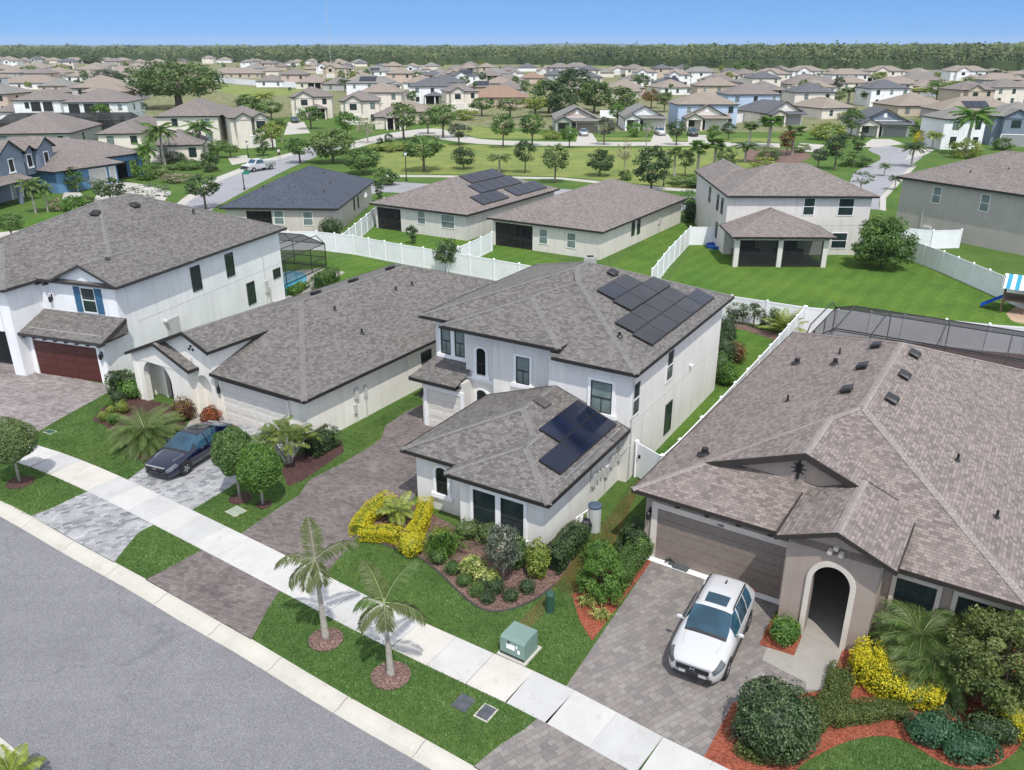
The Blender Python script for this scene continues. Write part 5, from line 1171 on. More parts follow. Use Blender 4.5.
# ---- street palms
mulch_ring('edged mulch ring under the left street palm', 326, 640, .55, m_mulB); mulch_ring('edged mulch ring under the right street palm', 391, 676, .6, m_mulB)
def street_palm(label, px, py, hh, lean, fr, seed, mats):
    """few long fronds, each placed as in the photo: (azimuth deg, elevation, length, droop)"""
    r = random.Random(seed); g = G(px, py); root = thing('palm_tree', label, 'palm tree', (g.x, g.y, 0)); mb = MB(); K = 14
    pts = [Vector((lean[0] * (i / K), lean[1] * (i / K), hh * i / K)) for i in range(K + 1)]; mb.tube(pts, [(.17 if i == 0 else .125 - .075 * i / K) * (1 + .06 * (i % 2)) for i in range(K + 1)], 10); mb.build('trunk', m_trunk, root, True)
    top = Vector((lean[0], lean[1], hh)); mb = MB(); mb.tube([top, top + Vector((0, 0, .75))], [.06, .025], 8); mb.build('crown_shaft', MATS.get('crown_shaft_green') or plain('crown_shaft_green', (.22, .26, .13), .6), root, True)
    for az, el, ln, dr, m in fr:
        q, S = frond(R(az), el, ln * .78, dr, .46, 60, .034, .5, r, base=.07); q = [[v + Vector((0, 0, 0 if j in (0,) else -abs(r.gauss(0, .03)) * (2.2 if j == 2 else 1))) for j, v in enumerate(f)] for f in q]; q += [[v + Vector((r.gauss(0, .012), r.gauss(0, .012), -.05 * (j == 2))) for j, v in enumerate(f)] for f in frond(R(az), el, ln * .78, dr, .36, 30, .022, 1.2, r, base=.2)[0]]; b = top + Vector((0, 0, .6)); t = r.uniform(.35, .7); sp = MB(); sp.tube([s + b for s in S], [.015 * (1 - .8 * k / len(S)) for k in range(len(S))], 5)
        o = link('frond', quads_mesh('frond', np.array([[tuple(v + b) for v in f] for f in q]), L[m], np.array([t + r.uniform(-.2, .2) for _ in q])), root); sp.build('rachis', MATS['rachis_green'], o)
    return root
street_palm('left street palm with sparse feathery fronds in a mulch ring by the pavement', 326, 638, 2.5, (-.1, .05), [(170, .35, 2.1, 1.6, 'palmv'), (110, 1.2, 1.9, .9, 'palmv'), (20, .75, 2.0, 1.3, 'palmv'), (-150, -.15, 1.5, 1.2, 'palmv'), (-60, -.1, 1.2, 1.4, 'palmv'), (-110, -.4, 1.3, 1.0, 'palmv')], 3, None)
street_palm('right street palm with greener arching fronds in a mulch ring by the pavement', 391, 675, 2.2, (-.05, .0), [(125, .95, 2.1, 1.1, 'palmv'), (35, 1.1, 2.1, .9, 'palm'), (-10, .15, 1.9, 1.3, 'palmv'), (-150, -.1, 1.5, 1.5, 'palmv'), (165, .3, 1.5, 1.6, 'palm'), (-80, -.2, 1.1, 1.5, 'palmv')], 8, None)
# ---- between the houses
small_tree('bright green conical bush on the red mulch left of the taupe drive', 602, 596, 2.35, (.85, .8, 1.2), 'bright', 80, .3, 130, .09, m_bark, 'shrub', 'conical_bush', 31, 1.0, cone=1.0)
hedge('low olive hedge between the conical bush and the taupe drive', [(613, 590), (624, 577), (634, 562), (640, 553)], .95, .75, 'mid', 380, .085)
hedge('dark shrub mass against the taupe house front corner', [(626, 556), (636, 548), (644, 538)], 1.0, 1.05, 'dark', 380, .11); shrub('deep green rounded shrub at the taupe garage corner', 640, 556, (.55, .5, .5), 'mid', 700, .1)
shrub('bright loose shrub behind the conical bush', 598, 566, (.6, .6, .6), 'bright', 700, .1)
grassclump('pale striped strap-leaf plant on the red mulch nearer the conical bush', 587, 605, .42, .4, 'varieg', 120, wd=.045); grassclump('pale striped strap-leaf plant on the red mulch nearer the street', 601, 618, .42, .32, 'varieg', 110, wd=.045)
for px, py, r, z, m, lb in ((719, 382, .75, 1.0, 'mid', 'bushy shrub against the solar house side wall, nearest the gate'), (722, 366, .8, 1.1, 'dark', 'dark shrub in the middle of the row by the solar house wall'), (725, 352, .75, 1.3, 'dark', 'tall dark shrub farther along the solar house wall'), (727, 385, .6, .7, 'bright', 'light green shrub beside the taupe house fence'), (735, 362, .7, .7, 'red', 'reddish green shrub beside the taupe house fence')): shrub(lb, px, py, (r, r, z), m, 700, .13)
for i, px in enumerate((731.5, 742, 753, 761, 772)): small_tree(['thin young shrub beside the rear corner of the solar house', 'thin young shrub, second from the solar house along the back fence', 'tallest thin young shrub along the back fence', 'sparse young shrub right of the tallest one along the back fence', 'bushier young shrub next to the yellow palm by the back fence'][i], px, 322 + (px - 731) * .26, 1.5 + .25 * (i % 3), (.35, .35, .7), 'dark', 18, .22, 26, .14, m_bark, 'shrub', 'young_shrub', 40 + i)
palm('bushy yellow-green palm at the back fence corner behind the taupe house', 783, 335, .3, 26, 1.9, .4, 'palmy', (0, 0), .1, .1, (.35, 1.4), 1.0, cone=False, seed=15, n=24, wd=.06)
# ---- taupe house front bed
shrub('large dark green rounded bush right of the taupe drive', 772, 742, (1.22, 1.2, .95), 'dark', 4200, .12, core=.82, amp=.16)
grassclump('pale striped grass tuft at the left foot of the large dark bush', 741, 741, .5, .6, 'silver', 150, wd=.04)
hedge('low green ground-cover hedge curving past the entry walk', [(842, 672), (838, 690), (832, 706), (818, 722), (798, 738), (780, 752)], .8, .42, 'cover', 620, .075)
hedge('low green ground-cover hedge sweeping right below the yellow hedge', [(828, 722), (848, 719), (870, 715), (892, 714), (911, 719)], .72, .42, 'cover', 620, .075)
hedge('low green ground cover in front of the large dark bush', [(738, 748), (752, 757), (768, 758), (782, 752)], .6, .35, 'cover', 560, .075)
shrub('small rounded shrub in the square red planter by the arched entry', 784, 641, (.58, .5, .48), 'bright', 900, .09, core=.75)
hedge('broad bright yellow hedge in front of the taupe house palms', [(866, 666), (874, 682), (890, 694), (910, 700), (932, 702), (946, 708)], 1.25, .8, 'yellow', 620, .085)
hedge('bright yellow hedge arm along the taupe house path', [(868, 690), (868, 676), (870, 662)], 1.0, .95, 'yellow', 620, .085)
palm('bushy palm with arching fronds in front of the taupe house windows', 913, 664, .9, 100, 1.75, .38, 'palm', (0, 0), .16, .16, (-.25, 1.3), 1.5, cone=False, seed=17, n=56, wd=.017)
palm('lower arching palm leaning over the yellow hedge', 928, 686, .6, 84, 1.65, .38, 'palm', (0, 0), .15, .15, (-.2, 1.2), 1.5, cone=False, seed=18, n=54, wd=.017)
palm('palm under the second window beside the broad leafy tree', 958, 650, 1.1, 66, 1.6, .38, 'palm', (0, 0), .14, .14, (-.1, 1.3), 1.5, cone=False, seed=19, n=52, wd=.017)
small_tree('broad leafy gardenia tree with a few white flowers at the right edge', 992, 706, 3.3, (1.55, 1.5, 1.4), 'cover', 105, .4, 170, .115, m_bark, 'tree', 'gardenia_tree', 51, 1.75, .09, asp=.45)
shrub('yellow shrub at the right edge beside the leafy tree', 1016, 732, (.75, .7, .6), 'yellow', 1300, .085); shrub('small yellow shrub behind the leafy tree', 1003, 706, (.5, .45, .5), 'yellow', 700, .085)
shrub('low blue-green spreading juniper at the lawn edge', 932, 738, (.85, .6, .42), 'bluegreen', 1500, .1, amp=.3); shrub('blue-green juniper spreading toward the right of the lawn', 968, 754, (.95, .55, .35), 'bluegreen', 1500, .1, amp=.3)
shrub('dark low shrub beneath the leafy tree', 985, 736, (.7, .5, .4), 'dark', 800, .1); shrub('dark shrub left of the yellow shrub at the right edge', 1002, 741, (.45, .4, .42), 'dark', 500, .1)
shrub('small red-leaved plant by the taupe house corner', 873, 648, (.25, .25, .35), 'croton', 200, .12)
palm('tip of a feathery plant beyond the far kerb at the bottom left corner', 14, 786, .4, 18, .9, .3, 'palmy', (0, 0), .05, .05, (.1, 1.3), 1.1, cone=False, seed=23, n=22, cat='plant', name='feathery_plant')
# ---- back gardens
small_tree('small round tree by the white fence behind the cream house', 446, 272, 2.9, (.95, .95, 1.1), 'dark', 30, .45, 60, .2, m_bark, seed=61, zc=1.8, name='round_tree')
shrub('round green bush at the corner of the slate-roofed house', 331, 236, (1.2, 1.1, 1.0), 'dark', 900, .2); small_tree('small columnar shrub by the fence corner of the solar-roofed house', 412, 244, 1.9, (.5, .5, .9), 'dark', 22, .3, 40, .18, m_bark, 'shrub', 'columnar_shrub', 63)
hedge('clipped light green hedge beside the screened pool', [(317, 291), (326, 285), (335, 279)], 1.2, 1.2, 'mid', 160, .16); hedge('low light green hedge at the near edge of the pool', [(289, 297), (297, 292), (305, 287)], 1.0, .55, 'bright', 160, .16)
small_tree('big glossy bushy tree on the wide back lawn by the off-white house', 880, 268, 4.8, (2.45, 2.3, 2.2), 'mid', 90, .75, 150, .24, m_bark, 'tree', 'bushy_tree', 65, 2.3, .12)
shrub('low shrub at the right wall of the plain brown-roofed house', 690, 222, (1.0, 1.0, 1.3), 'dark', 500, .25)

# ------------------------------------------------------------------ grass blades on the near lawns
def turf(polys, dens=420):
    Q, T = [], []
    for poly in polys:
        P = np.array([(G(*p).x, G(*p).y) for p in poly]); lo, hi = P.min(0), P.max(0); n = int(np.prod(hi - lo) * dens); X = lo + nr.random((n, 2)) * (hi - lo); ins = np.zeros(n, bool); j = len(P) - 1
        for i in range(len(P)):
            a, b = P[i], P[j]; c = ((a[1] > X[:, 1]) != (b[1] > X[:, 1])) & (X[:, 0] < (b[0] - a[0]) * (X[:, 1] - a[1]) / (b[1] - a[1] + 1e-12) + a[0]); ins ^= c; j = i
        X = X[ins]; n = len(X); a = nr.uniform(0, 6.28, n); h_ = nr.uniform(.02, .055, n); w_ = nr.uniform(.012, .026, n); ln = nr.uniform(.0, .09, n); u = np.stack([np.cos(a), np.sin(a), 0 * a], 1); v = np.stack([-np.sin(a), np.cos(a), 0 * a], 1)
        b = np.concatenate([X, np.full((n, 1), .0)], 1); up = np.array([0, 0, 1.]); w3 = w_[:, None]; m = b + up * (h_ * .6)[:, None] + v * (ln * .4)[:, None]; t = b + up * h_[:, None] + v * ln[:, None]
        Q.append(np.stack([b - u * w3, b + u * w3, m + u * w3 * .8, t], 1)); T.append(np.array([.5 + .5 * noise.noise(Vector((p[0] * .8, p[1] * .8, 1))) + .35 * noise.noise(Vector((p[0] * 4, p[1] * 4, 2))) for p in X]) + nr.normal(0, .14, n))
    return tag(link('grass_blades', quads_mesh('grass_blades', np.concatenate(Q), L['turf'], np.concatenate(T))), kind='stuff')
turf([[(-20, 452), (23, 461), (52, 473), (90, 493), (75, 498), (52, 509), (31, 517), (0, 501), (-20, 492)], [(155, 525.5), (204, 550), (172, 567), (146, 579), (116, 562), (128, 546), (140, 533)], [(283, 592), (348, 622), (391, 645), (480, 690), (538, 719), (522, 732), (500, 746), (473, 765), (348, 696), (252, 639), (262, 621), (270, 606)],
 [(42, 446), (37, 433), (60, 419), (109, 392), (128, 390), (112, 400), (101, 409), (92, 421), (103, 425), (118, 436), (130, 455), (150, 462), (170, 449), (128, 479.5), (74, 457)], [(192, 509.5), (252, 474), (281, 470), (288, 487), (306, 479), (344, 452), (342, 440), (420, 392), (422, 404), (394, 420), (385, 426), (382, 437), (344, 462), (312, 478), (300, 494), (285, 503), (240, 533)],
 [(320, 580), (336, 562), (353, 543), (372, 541), (390, 547), (416, 556), (440, 574), (457, 591), (475, 606), (492, 612), (513, 609), (536, 599), (554, 585), (566, 575), (574, 596), (580, 622), (592, 641), (565, 685), (480, 647.5), (391, 607.5)], [(796, 772), (822, 754), (850, 742), (880, 737), (905, 742), (930, 757), (958, 772), (1000, 800), (780, 800)], [(592, 578), (610, 545), (640, 480), (636, 476), (604, 520), (580, 545), (575, 575)]])
# ------------------------------------------------------------------ vehicles
m_white = paint('car_paint_white', (.52, .52, .525), .25, .6); m_navy = paint('car_paint_navy', (.0025, .005, .026), .1, 1.0); m_carblack = paint('car_paint_black', (.012, .012, .014), .2, 1.0); m_silver = paint('car_paint_silver', (.45, .46, .47), .3, .7, .5)
m_cglass = glass('car_glass', (.02, .07, .11), .03, .8); m_tyre = plain('tyre_rubber', (.018, .018, .018), .85, .2); m_rim = plain('alloy_rim', (.42, .42, .43), .3, .1, metal=.7); m_chrome = plain('chrome', (.6, .6, .6), .15, .05, metal=.9)
m_lamp = glass('headlight_lens', (.10, .11, .12), .08, .8); m_red = plain('tail_lamp_red', (.35, .01, .01), .3, .1); m_trimk = plain('car_trim_black', (.022, .022, .024), .5, .1)
SUV = dict(L=4.58, W=.91, wb=(.9, 3.52), wr=.345, st=[  # y, zb, zs, ws, zt, wt
 (0, .45, .60, .46, .68, .36), (.04, .32, .66, .62, .78, .46), (.12, .26, .72, .74, .86, .52), (.28, .23, .80, .84, .94, .56), (.55, .22, .86, .895, 1.01, .58), (.95, .22, .93, .91, 1.075, .62), (1.26, .22, .97, .91, 1.13, .68), (1.5, .22, 1.0, .91, 1.31, .68), (1.95, .22, 1.02, .91, 1.57, .61), (2.2, .22, 1.02, .91, 1.635, .60), (2.8, .22, 1.03, .91, 1.66, .62), (3.5, .22, 1.05, .91, 1.63, .60), (3.95, .22, 1.08, .90, 1.56, .57), (4.2, .24, 1.08, .88, 1.36, .6), (4.42, .28, 1.02, .85, 1.10, .66), (4.54, .34, .9, .8, .98, .62), (4.58, .44, .76, .72, .84, .55)],
 ws=(1.3, 2.02), rw=(4.0, 4.38), sw=((1.62, 2.28), (2.36, 3.1), (3.18, 3.75)), sun=(2.2, 2.72))
SEDAN = dict(L=4.68, W=.91, wb=(.95, 3.67), wr=.33, st=[
 (0, .38, .48, .44, .55, .34), (.05, .24, .54, .62, .64, .44), (.2, .19, .62, .8, .73, .54), (.6, .18, .72, .9, .83, .6), (1.1, .18, .8, .91, .89, .76), (1.38, .18, .84, .91, .93, .76), (1.7, .18, .86, .91, 1.12, .69), (2.2, .18, .88, .91, 1.37, .58), (2.55, .18, .89, .91, 1.43, .56), (3.0, .18, .9, .91, 1.42, .55), (3.5, .18, .93, .9, 1.33, .54), (4.0, .19, .96, .89, 1.14, .6), (4.35, .22, .96, .87, 1.03, .68), (4.58, .28, .9, .82, .98, .66), (4.66, .34, .8, .76, .86, .6), (4.68, .42, .7, .7, .74, .55)],
 ws=(1.42, 2.25), rw=(3.45, 4.15), sw=((1.85, 2.5), (2.58, 3.3)), sun=None)
def interp_st(st, n=4):
    P = [np.array(s, float) for s in st]; P = [2 * P[0] - P[1]] + P + [2 * P[-1] - P[-2]]; out = []
    for i in range(1, len(P) - 2):
        for j in range(n):
            t = j / n; a, b, c, d = P[i - 1:i + 3]; q = .5 * (2 * b + (c - a) * t + (2 * a - 5 * b + 4 * c - d) * t * t + (3 * b - a - 3 * c + d) * t ** 3); lo, hi = np.minimum(b, c), np.maximum(b, c); out.append(np.clip(q, lo, hi))
    out.append(P[-2]); return out
def section(s):
    y, zb, zs, ws, zt, wt = s; zte = zt - .045 * min(1, (zt - zs) / .3 + .2); f = zt - zs
    h = [(0, zb), (ws * .86, zb), (ws * .985, zb + .14), (ws, zb + (zs - zb) * .55), (ws * .992, zs - .07), (ws * .945, zs), (ws * .945 * .45 + wt * .55 + .03, zs + (zte - zs) * .55), (wt, zte), (wt * .6, zt - .008), (0, zt)]
    return [(x, y, z) for x, z in h] + [(-x, y, z) for x, z in h[-2:0:-1]]
def car(label, loc, rz, spec, m, name='parked_car', cat='car', simple=False, group=None):
    """nose at -y from the middle of the wheelbase"""
    root = thing(name, label, cat, (loc[0], loc[1], loc[2] if len(loc) > 2 else 0), rz, group); st = interp_st(spec['st']); yc = sum(spec['wb']) / 2; S = [section(s) for s in st]; n = len(S[0])
    V = [(x, y - yc, z) for s in S for x, y, z in s]; mb = MB(); F = [(i * n + (k + 1) % n, i * n + k, (i + 1) * n + k, (i + 1) * n + (k + 1) % n) for i in range(len(S) - 1) for k in range(n)]
    mb.add(V, F); mb.add([V[k] for k in range(n)], [tuple(range(n))]); b = len(V) - n; mb.add([V[b + k] for k in range(n)], [tuple(range(n))[::-1]]); mb.build('body', m, root, True)
    ys = [s[0] for s in st]
    def patch(name, y0, y1, ks, mat, off=.008, inset=0):
        q = MB()
        for i in range(len(S) - 1):
            ya, yb = max(ys[i], y0), min(ys[i + 1], y1)
            if yb - ya < .01: continue
            for k in ks:
                k2 = (k + 1) % n; A, B = S[i], S[i + 1]; L_ = lambda p, r, y: Vector(p).lerp(Vector(r), (y - ys[i]) / (ys[i + 1] - ys[i]))
                P = [L_(A[k], B[k], ya), L_(A[k2], B[k2], ya), L_(A[k2], B[k2], yb), L_(A[k], B[k], yb)]; nn = (P[1] - P[0]).cross(P[3] - P[0])
                if nn.length < 1e-9: continue
                nn.normalize(); c = Vector((0, 0, .8)); 
                if nn.dot(P[0] - Vector((0, P[0].y, .75))) < 0: nn = -nn; P = P[::-1]
                q.add([p + nn * off - Vector((0, yc, 0)) for p in P], [(0, 1, 2, 3)])
        return q.build(name, mat, root, True) if q.f else None
    patch('windshield', *spec['ws'], [7, 8, 9, 10], m_cglass); patch('rear_window', *spec['rw'], [7, 8, 9, 10], m_cglass)
    for a, b in spec['sw']:
        patch('side_window', a, b, [5, 6], m_cglass); patch('side_window', a, b, [11, 12], m_cglass)
    patch('cowl', spec['ws'][0] - .12, spec['ws'][0], [7, 8, 9, 10], m_trimk, .006)
    if spec is SEDAN and not simple: patch('black_roof', 2.3, 3.42, [7, 8, 9, 10], m_carblack, .006)
    if spec['sun']: patch('sunroof', *spec['sun'], [8, 9], m_cglass, .012)
    patch('front_grille', .0, .12, [3, 4, 13, 14], m_trimk, .01) if simple else None
    W = spec['W']
    for y in spec['wb']:
        for sx in (-1, 1):
            t, r = MB(), MB(); R0 = spec['wr']; prof = [(R0 * .62, -.11), (R0 * .95, -.115), (R0, -.08), (R0, .08), (R0 * .95, .115), (R0 * .62, .11)]
            t.lathe(prof, (0, 0, 0), 20); r.lathe([(R0 * .62, .0), (R0 * .6, .10), (R0 * .5, .085)], (0, 0, 0), 20)
            for a in range(5): r.bar((0, 0, .1), (R0 * .56 * math.cos(a * 1.257), R0 * .56 * math.sin(a * 1.257), .1), .07, .03)
            o = t.build('wheel', m_tyre, root, False); o.location = (sx * (W - .1), y - yc, R0); o.rotation_euler = (0, R(90) * sx, 0); r.build('rim', m_rim, o)
            a = MB(); N = 14; a.add([(sx * (W + .004), y - yc, R0)] + [(sx * (W + .004), y - yc + (R0 + .07) * math.cos(math.pi * i / N), R0 + (R0 + .07) * math.sin(math.pi * i / N)) for i in range(N + 1)], [(0, i + 1, i + 2) for i in range(N)]); a.build('wheel_arch', m_trimk, root)
    for sx in (-1, 1):
        mb = MB(); ym = spec['sw'][0][0] - yc + .1; zz = st[[i for i, v in enumerate(ys) if v >= spec['sw'][0][0]][0]][2] + .08; mb.ball((sx * (W + .1), ym, zz), (.12, .07, .08), 10, 6); mb.bar((sx * (W - .06), ym, zz - .04), (sx * (W + .05), ym, zz - .02), .05, .04); mb.build('door_mirror', m, root, True)
        f = [s for s in st if s[0] >= .1][0]; patch('headlight', .05, .52, [4, 5] if sx > 0 else [12, 13], m_lamp, .012); patch('tail_lamp', spec['L'] - .3, spec['L'] - .08, [4, 5] if sx > 0 else [12, 13], m_red, .012)
    if not simple:
        z0 = spec['st'][0][1]; g = MB(); g.box(-.5, .5, -yc - .015, -yc + .1, z0 + .13, z0 + .3); 
        for i in range(3): g.box(-.52, .52, -yc - .03, -yc + .1, z0 + .14 + i * .06, z0 + .165 + i * .06)
        g.build('grille', m_trimk, root); hl = MB()
        for sx in (-1, 1): hl.tube([(sx * .5, .2 - yc, st[4][4] + .03), (sx * .55, .7 - yc, .0 + np.interp(.7, ys, [q[4] for q in st]) - .005), (sx * .62, 1.2 - yc, np.interp(1.2, ys, [q[4] for q in st]) - .012)], [.008] * 3, 4)
        hl.build('hood_line', m_utility, root); b = MB(); b.box(-.62, .62, -yc + .01, -yc + .2, z0 - .13, z0 - .02); b.build('lower_bumper', m_trimk, root)
        e = MB(); e.box(-.55, .55, -yc - .02, -yc + .05, z0 + .3, z0 + .325); e.tube([(-.07, -yc - .04, z0 + .17), (-.06, -yc - .04, z0 + .29)], [.012] * 2, 5); e.tube([(.07, -yc - .04, z0 + .17), (.06, -yc - .04, z0 + .29)], [.012] * 2, 5); e.tube([(-.06, -yc - .04, z0 + .23), (.06, -yc - .04, z0 + .23)], [.012] * 2, 5); e.build('chrome_badge', m_chrome, root)
        p = MB(); p.box(-.2, .2, -yc - .03, -yc, z0 - .02, z0 + .09); p.build('front_plate', m_trimk, root)
        if spec is SUV:
            for sx in (-1, 1): q = MB(); q.tube([(sx * .6, 2.2 - yc, 1.62), (sx * .6, 2.4 - yc, 1.68), (sx * .59, 3.6 - yc, 1.66), (sx * .58, 3.8 - yc, 1.6)], [.022] * 4, 6); q.build('roof_rail', m_trimk, root)
            q = MB(); q.add([(-.03, 3.4 - yc, 1.64), (.03, 3.4 - yc, 1.64), (.02, 3.62 - yc, 1.63), (-.02, 3.62 - yc, 1.63), (0, 3.56 - yc, 1.74)], [(0, 1, 4), (1, 2, 4), (2, 3, 4), (3, 0, 4)]); q.build('antenna_fin', m_trimk, root)
            for sx in (-1, 1): q = MB(); q.box(sx * .88 - .04, sx * .88 + .04, .95 + .4 - yc, 3.1 - yc, .24, .36); q.build('sill_trim', m_trimk, root)
    return root
def park(label, pf, pr, spec, m, side=1, **k):
    """pf, pr: pixels where the front and rear wheels of one side touch the ground; side=+1 when that is the car's +x flank"""
    a, b = G(*pf), G(*pr); d = (b - a).normalized(); rz = math.atan2(d.y, d.x) - math.pi / 2; u = Vector((math.cos(rz), math.sin(rz), 0)); c = a + d * (spec['wb'][1] - spec['wb'][0]) / 2 - u * (spec['W'] - .1) * side
    return car(label, (c.x, c.y, .02), rz, spec, m, **k)
park('white SUV with dark sunroof and black roof rails on the taupe driveway', (724, 677), (746.5, 626), SUV, m_white)
a = G(186, 474.5); park('dark navy sedan with black roof parked nose to the street on the bluish paver drive', (186, 474.5), (222, 452), SEDAN, m_navy)
# far parked cars
def far_car(label, px, py, rz, spec, m): g = G(px, py); return car(label, (g.x, g.y, .02), R(rz), spec, m, simple=True)
far_car('white car parked nose out before the pink-gabled house garage', 583.5, 135.5, 0, SEDAN, m_white)
far_car('white car with dark lower body in the drive of the grey white-gabled house', 660, 135, 4, SUV, m_white)
far_car('dark car parked in front of the white garages of the pale blue house', 692.5, 136, 0, SUV, m_carblack)
far_car('black car parked on the drive of the twin-gabled cream houses', 295, 122.5, 20, SEDAN, m_carblack)
# pickup truck
def pickup(label, px, py, rz):
    g = G(px, py); root = thing('pickup_truck', label, 'truck', (g.x, g.y, .0), R(rz)); b = MB()
    prof = [(-2.7, .5), (-2.75, .95), (-2.6, 1.08), (-1.55, 1.2), (-.95, 1.82), (.25, 1.86), (.55, 1.2), (.6, .5)]
    n = len(prof); w = [.9, .93, .9, .92, .76, .76, .92, .93]
    b.add([(x, y, z) for (y, z), x in zip(prof, w)] + [(-x, y, z) for (y, z), x in zip(prof, w)], [tuple(range(n)), tuple(range(n, 2 * n))[::-1]] + [(i, n + i, n + (i + 1) % n, (i + 1) % n) for i in range(n)]); b.build('cab', m_white, root)
    q = MB(); q.box(-.93, .93, .62, 2.75, .5, .62); q.box(-.93, -.86, .62, 2.75, .62, 1.15); q.box(.86, .93, .62, 2.75, .62, 1.15); q.box(-.86, .86, 2.68, 2.75, .62, 1.15); q.box(-.86, .86, .62, .69, .62, 1.15); q.build('truck_bed', m_silver, root)
    r_ = MB(); 
    for sx in (-.88, .88): r_.tube([(sx, .75, 1.1), (sx, .75, 1.8), (sx, 2.6, 1.8), (sx, 2.6, 1.1)], [.03] * 4, 6)
    r_.box(-.9, .9, .8, 2.5, 1.15, 1.5); r_.build('bed_load', m_utility, root)
    gl = MB(); gl.add([(.7, -1.5, 1.25), (-.7, -1.5, 1.25), (-.66, -.98, 1.82), (.66, -.98, 1.82)], [(0, 1, 2, 3)]); gl.build('windshield', m_cglass, root)
    for sx in (-1, 1):
        s_ = MB(); s_.add([(sx * .925, -1.3, 1.25), (sx * .925, .4, 1.25), (sx * .79, .2, 1.78), (sx * .79, -.85, 1.78)], [(0, 1, 2, 3)]); s_.build('side_window', m_cglass, root); h_ = MB(); h_.box(sx * .72 - .18, sx * .72 + .18, -2.77, -2.68, .78, .98); h_.build('headlight', m_lamp, root)
        for y in (-1.8, 1.75):
            t = MB(); t.lathe([(.22, -.12), (.38, -.12), (.39, .12), (.22, .12)], (0, 0, 0), 16); o = t.build('wheel', m_tyre, root); o.location = (sx * .85, y, .39); o.rotation_euler = (0, R(90), 0); rr_ = MB(); rr_.lathe([(.22, -.125), (.22, .125)], (0, 0, 0), 12); rr_.build('rim', m_rim, o)
    gr = MB(); gr.box(-.5, .5, -2.78, -2.7, .62, .98); gr.build('grille', m_trimk, root); bu = MB(); bu.box(-.95, .95, -2.88, -2.72, .4, .58); bu.build('front_bumper', m_chrome, root); return root
pickup('white pickup truck with loaded grey bed parked on the side street', 259, 170.5, -32)
# person out walking
def person(label, px, py, rz):
    g = G(px, py); root = thing('person', label, 'person', (g.x, g.y, .03), R(rz)); J = dict(p=(0, 0, .95), c=(0, .01, 1.25), n=(0, .02, 1.48), h=(0, 0, 1.58), t=(0, -.01, 1.74), lk=(.1, -.12, .5), lf=(.1, -.16, .05), lt=(.1, -.3, .04), rk=(-.1, .1, .52), rf=(-.1, .3, .1), rt=(-.1, .18, .03), lh=(.09, 0, .9), rh=(-.09, 0, .9), ls=(.19, .02, 1.4), le=(.24, .1, 1.13), lw=(.23, .02, .9), rs=(-.19, .02, 1.4), re=(-.24, -.02, 1.12), rw=(-.22, -.2, 1.0))
    rad = dict(p=.13, c=.14, n=.06, h=.09, t=.085, lk=.065, lf=.045, lt=.035, rk=.065, rf=.045, rt=.035, lh=.09, rh=.09, ls=.07, le=.045, lw=.035, rs=.07, re=.045, rw=.035)
    def skin(nm, ed, m, grow, parent):
        ks = []; [ks.append(k) for e in ed for k in e if k not in ks]; me = bpy.data.meshes.new(nm); me.from_pydata([J[k] for k in ks], [(ks.index(a), ks.index(b)) for a, b in ed], []); me.materials.append(m); o = link(nm, me, parent); md = o.modifiers.new('skin', 'SKIN'); 
        for i, k in enumerate(ks): v = me.skin_vertices[0].data[i]; v.radius = (rad[k] * grow, rad[k] * grow); v.use_root = (i == 0)
        o.modifiers.new('sub', 'SUBSURF').render_levels = 1; return o
    b = skin('body', [('p', 'c'), ('c', 'n'), ('n', 'h'), ('h', 't'), ('p', 'lh'), ('lh', 'lk'), ('lk', 'lf'), ('lf', 'lt'), ('p', 'rh'), ('rh', 'rk'), ('rk', 'rf'), ('rf', 'rt'), ('c', 'ls'), ('ls', 'le'), ('le', 'lw'), ('c', 'rs'), ('rs', 're'), ('re', 'rw')], plain('skin_tone', (.42, .26, .18), .6), 1, root)
    skin('shirt', [('p', 'c'), ('c', 'n'), ('c', 'ls'), ('ls', 'le'), ('c', 'rs'), ('rs', 're')], plain('shirt_white', (.7, .7, .7)), 1.18, root); skin('shorts', [('p', 'lh'), ('lh', 'lk'), ('p', 'rh'), ('rh', 'rk')], plain('shorts_black', (.02, .02, .022)), 1.25, root)
    h = MB(); h.ball((0, .02, 1.7), (.1, .11, .1), 10, 6); h.build('hair', plain('hair_brown', (.06, .04, .03)), root, True); return root
person('person in white shirt and black shorts walking on the pavement of the side street', 279.5, 158.5, 40)

# ------------------------------------------------------------------ street and yard furniture
g = G(519, 652); root = thing('transformer_box', 'grey-green electrical transformer box on a concrete pad by the pavement', 'transformer', (g.x, g.y, 0), R(-33)); mb = MB(); mb.box(-.55, .55, -.5, .55, -.02, .07); mb.build('pad', m_kerb, root)
mb = MB(); mb.add([(-.47, -.42, .08), (.47, -.42, .08), (.47, .42, .08), (-.47, .42, .08), (-.47, -.42, .72), (.47, -.42, .72), (.45, -.3, .8), (.45, .42, .8), (.47, .42, .76), (-.47, .42, .76), (-.45, .42, .8), (-.45, -.3, .8)], [(0, 3, 2, 1), (0, 1, 5, 4), (4, 5, 6, 11), (11, 6, 7, 10), (1, 2, 8, 7, 6, 5), (3, 0, 4, 11, 10, 9), (2, 3, 9, 10, 7, 8)]); mb.build('cabinet', m_green, root)
mb = MB(); mb.box(-.22, .1, -.425, -.42, .38, .58); mb.box(.2, .3, -.425, -.42, .32, .46); mb.box(.14, .2, -.426, -.42, .5, .6); mb.build('warning_label', m_trim, root); mb = MB(); mb.box(-.16, -.1, -.45, -.42, .6, .68); mb.box(-.47, .47, -.43, -.42, .1, .17); mb.build('lock_hasp', m_trimk, root)
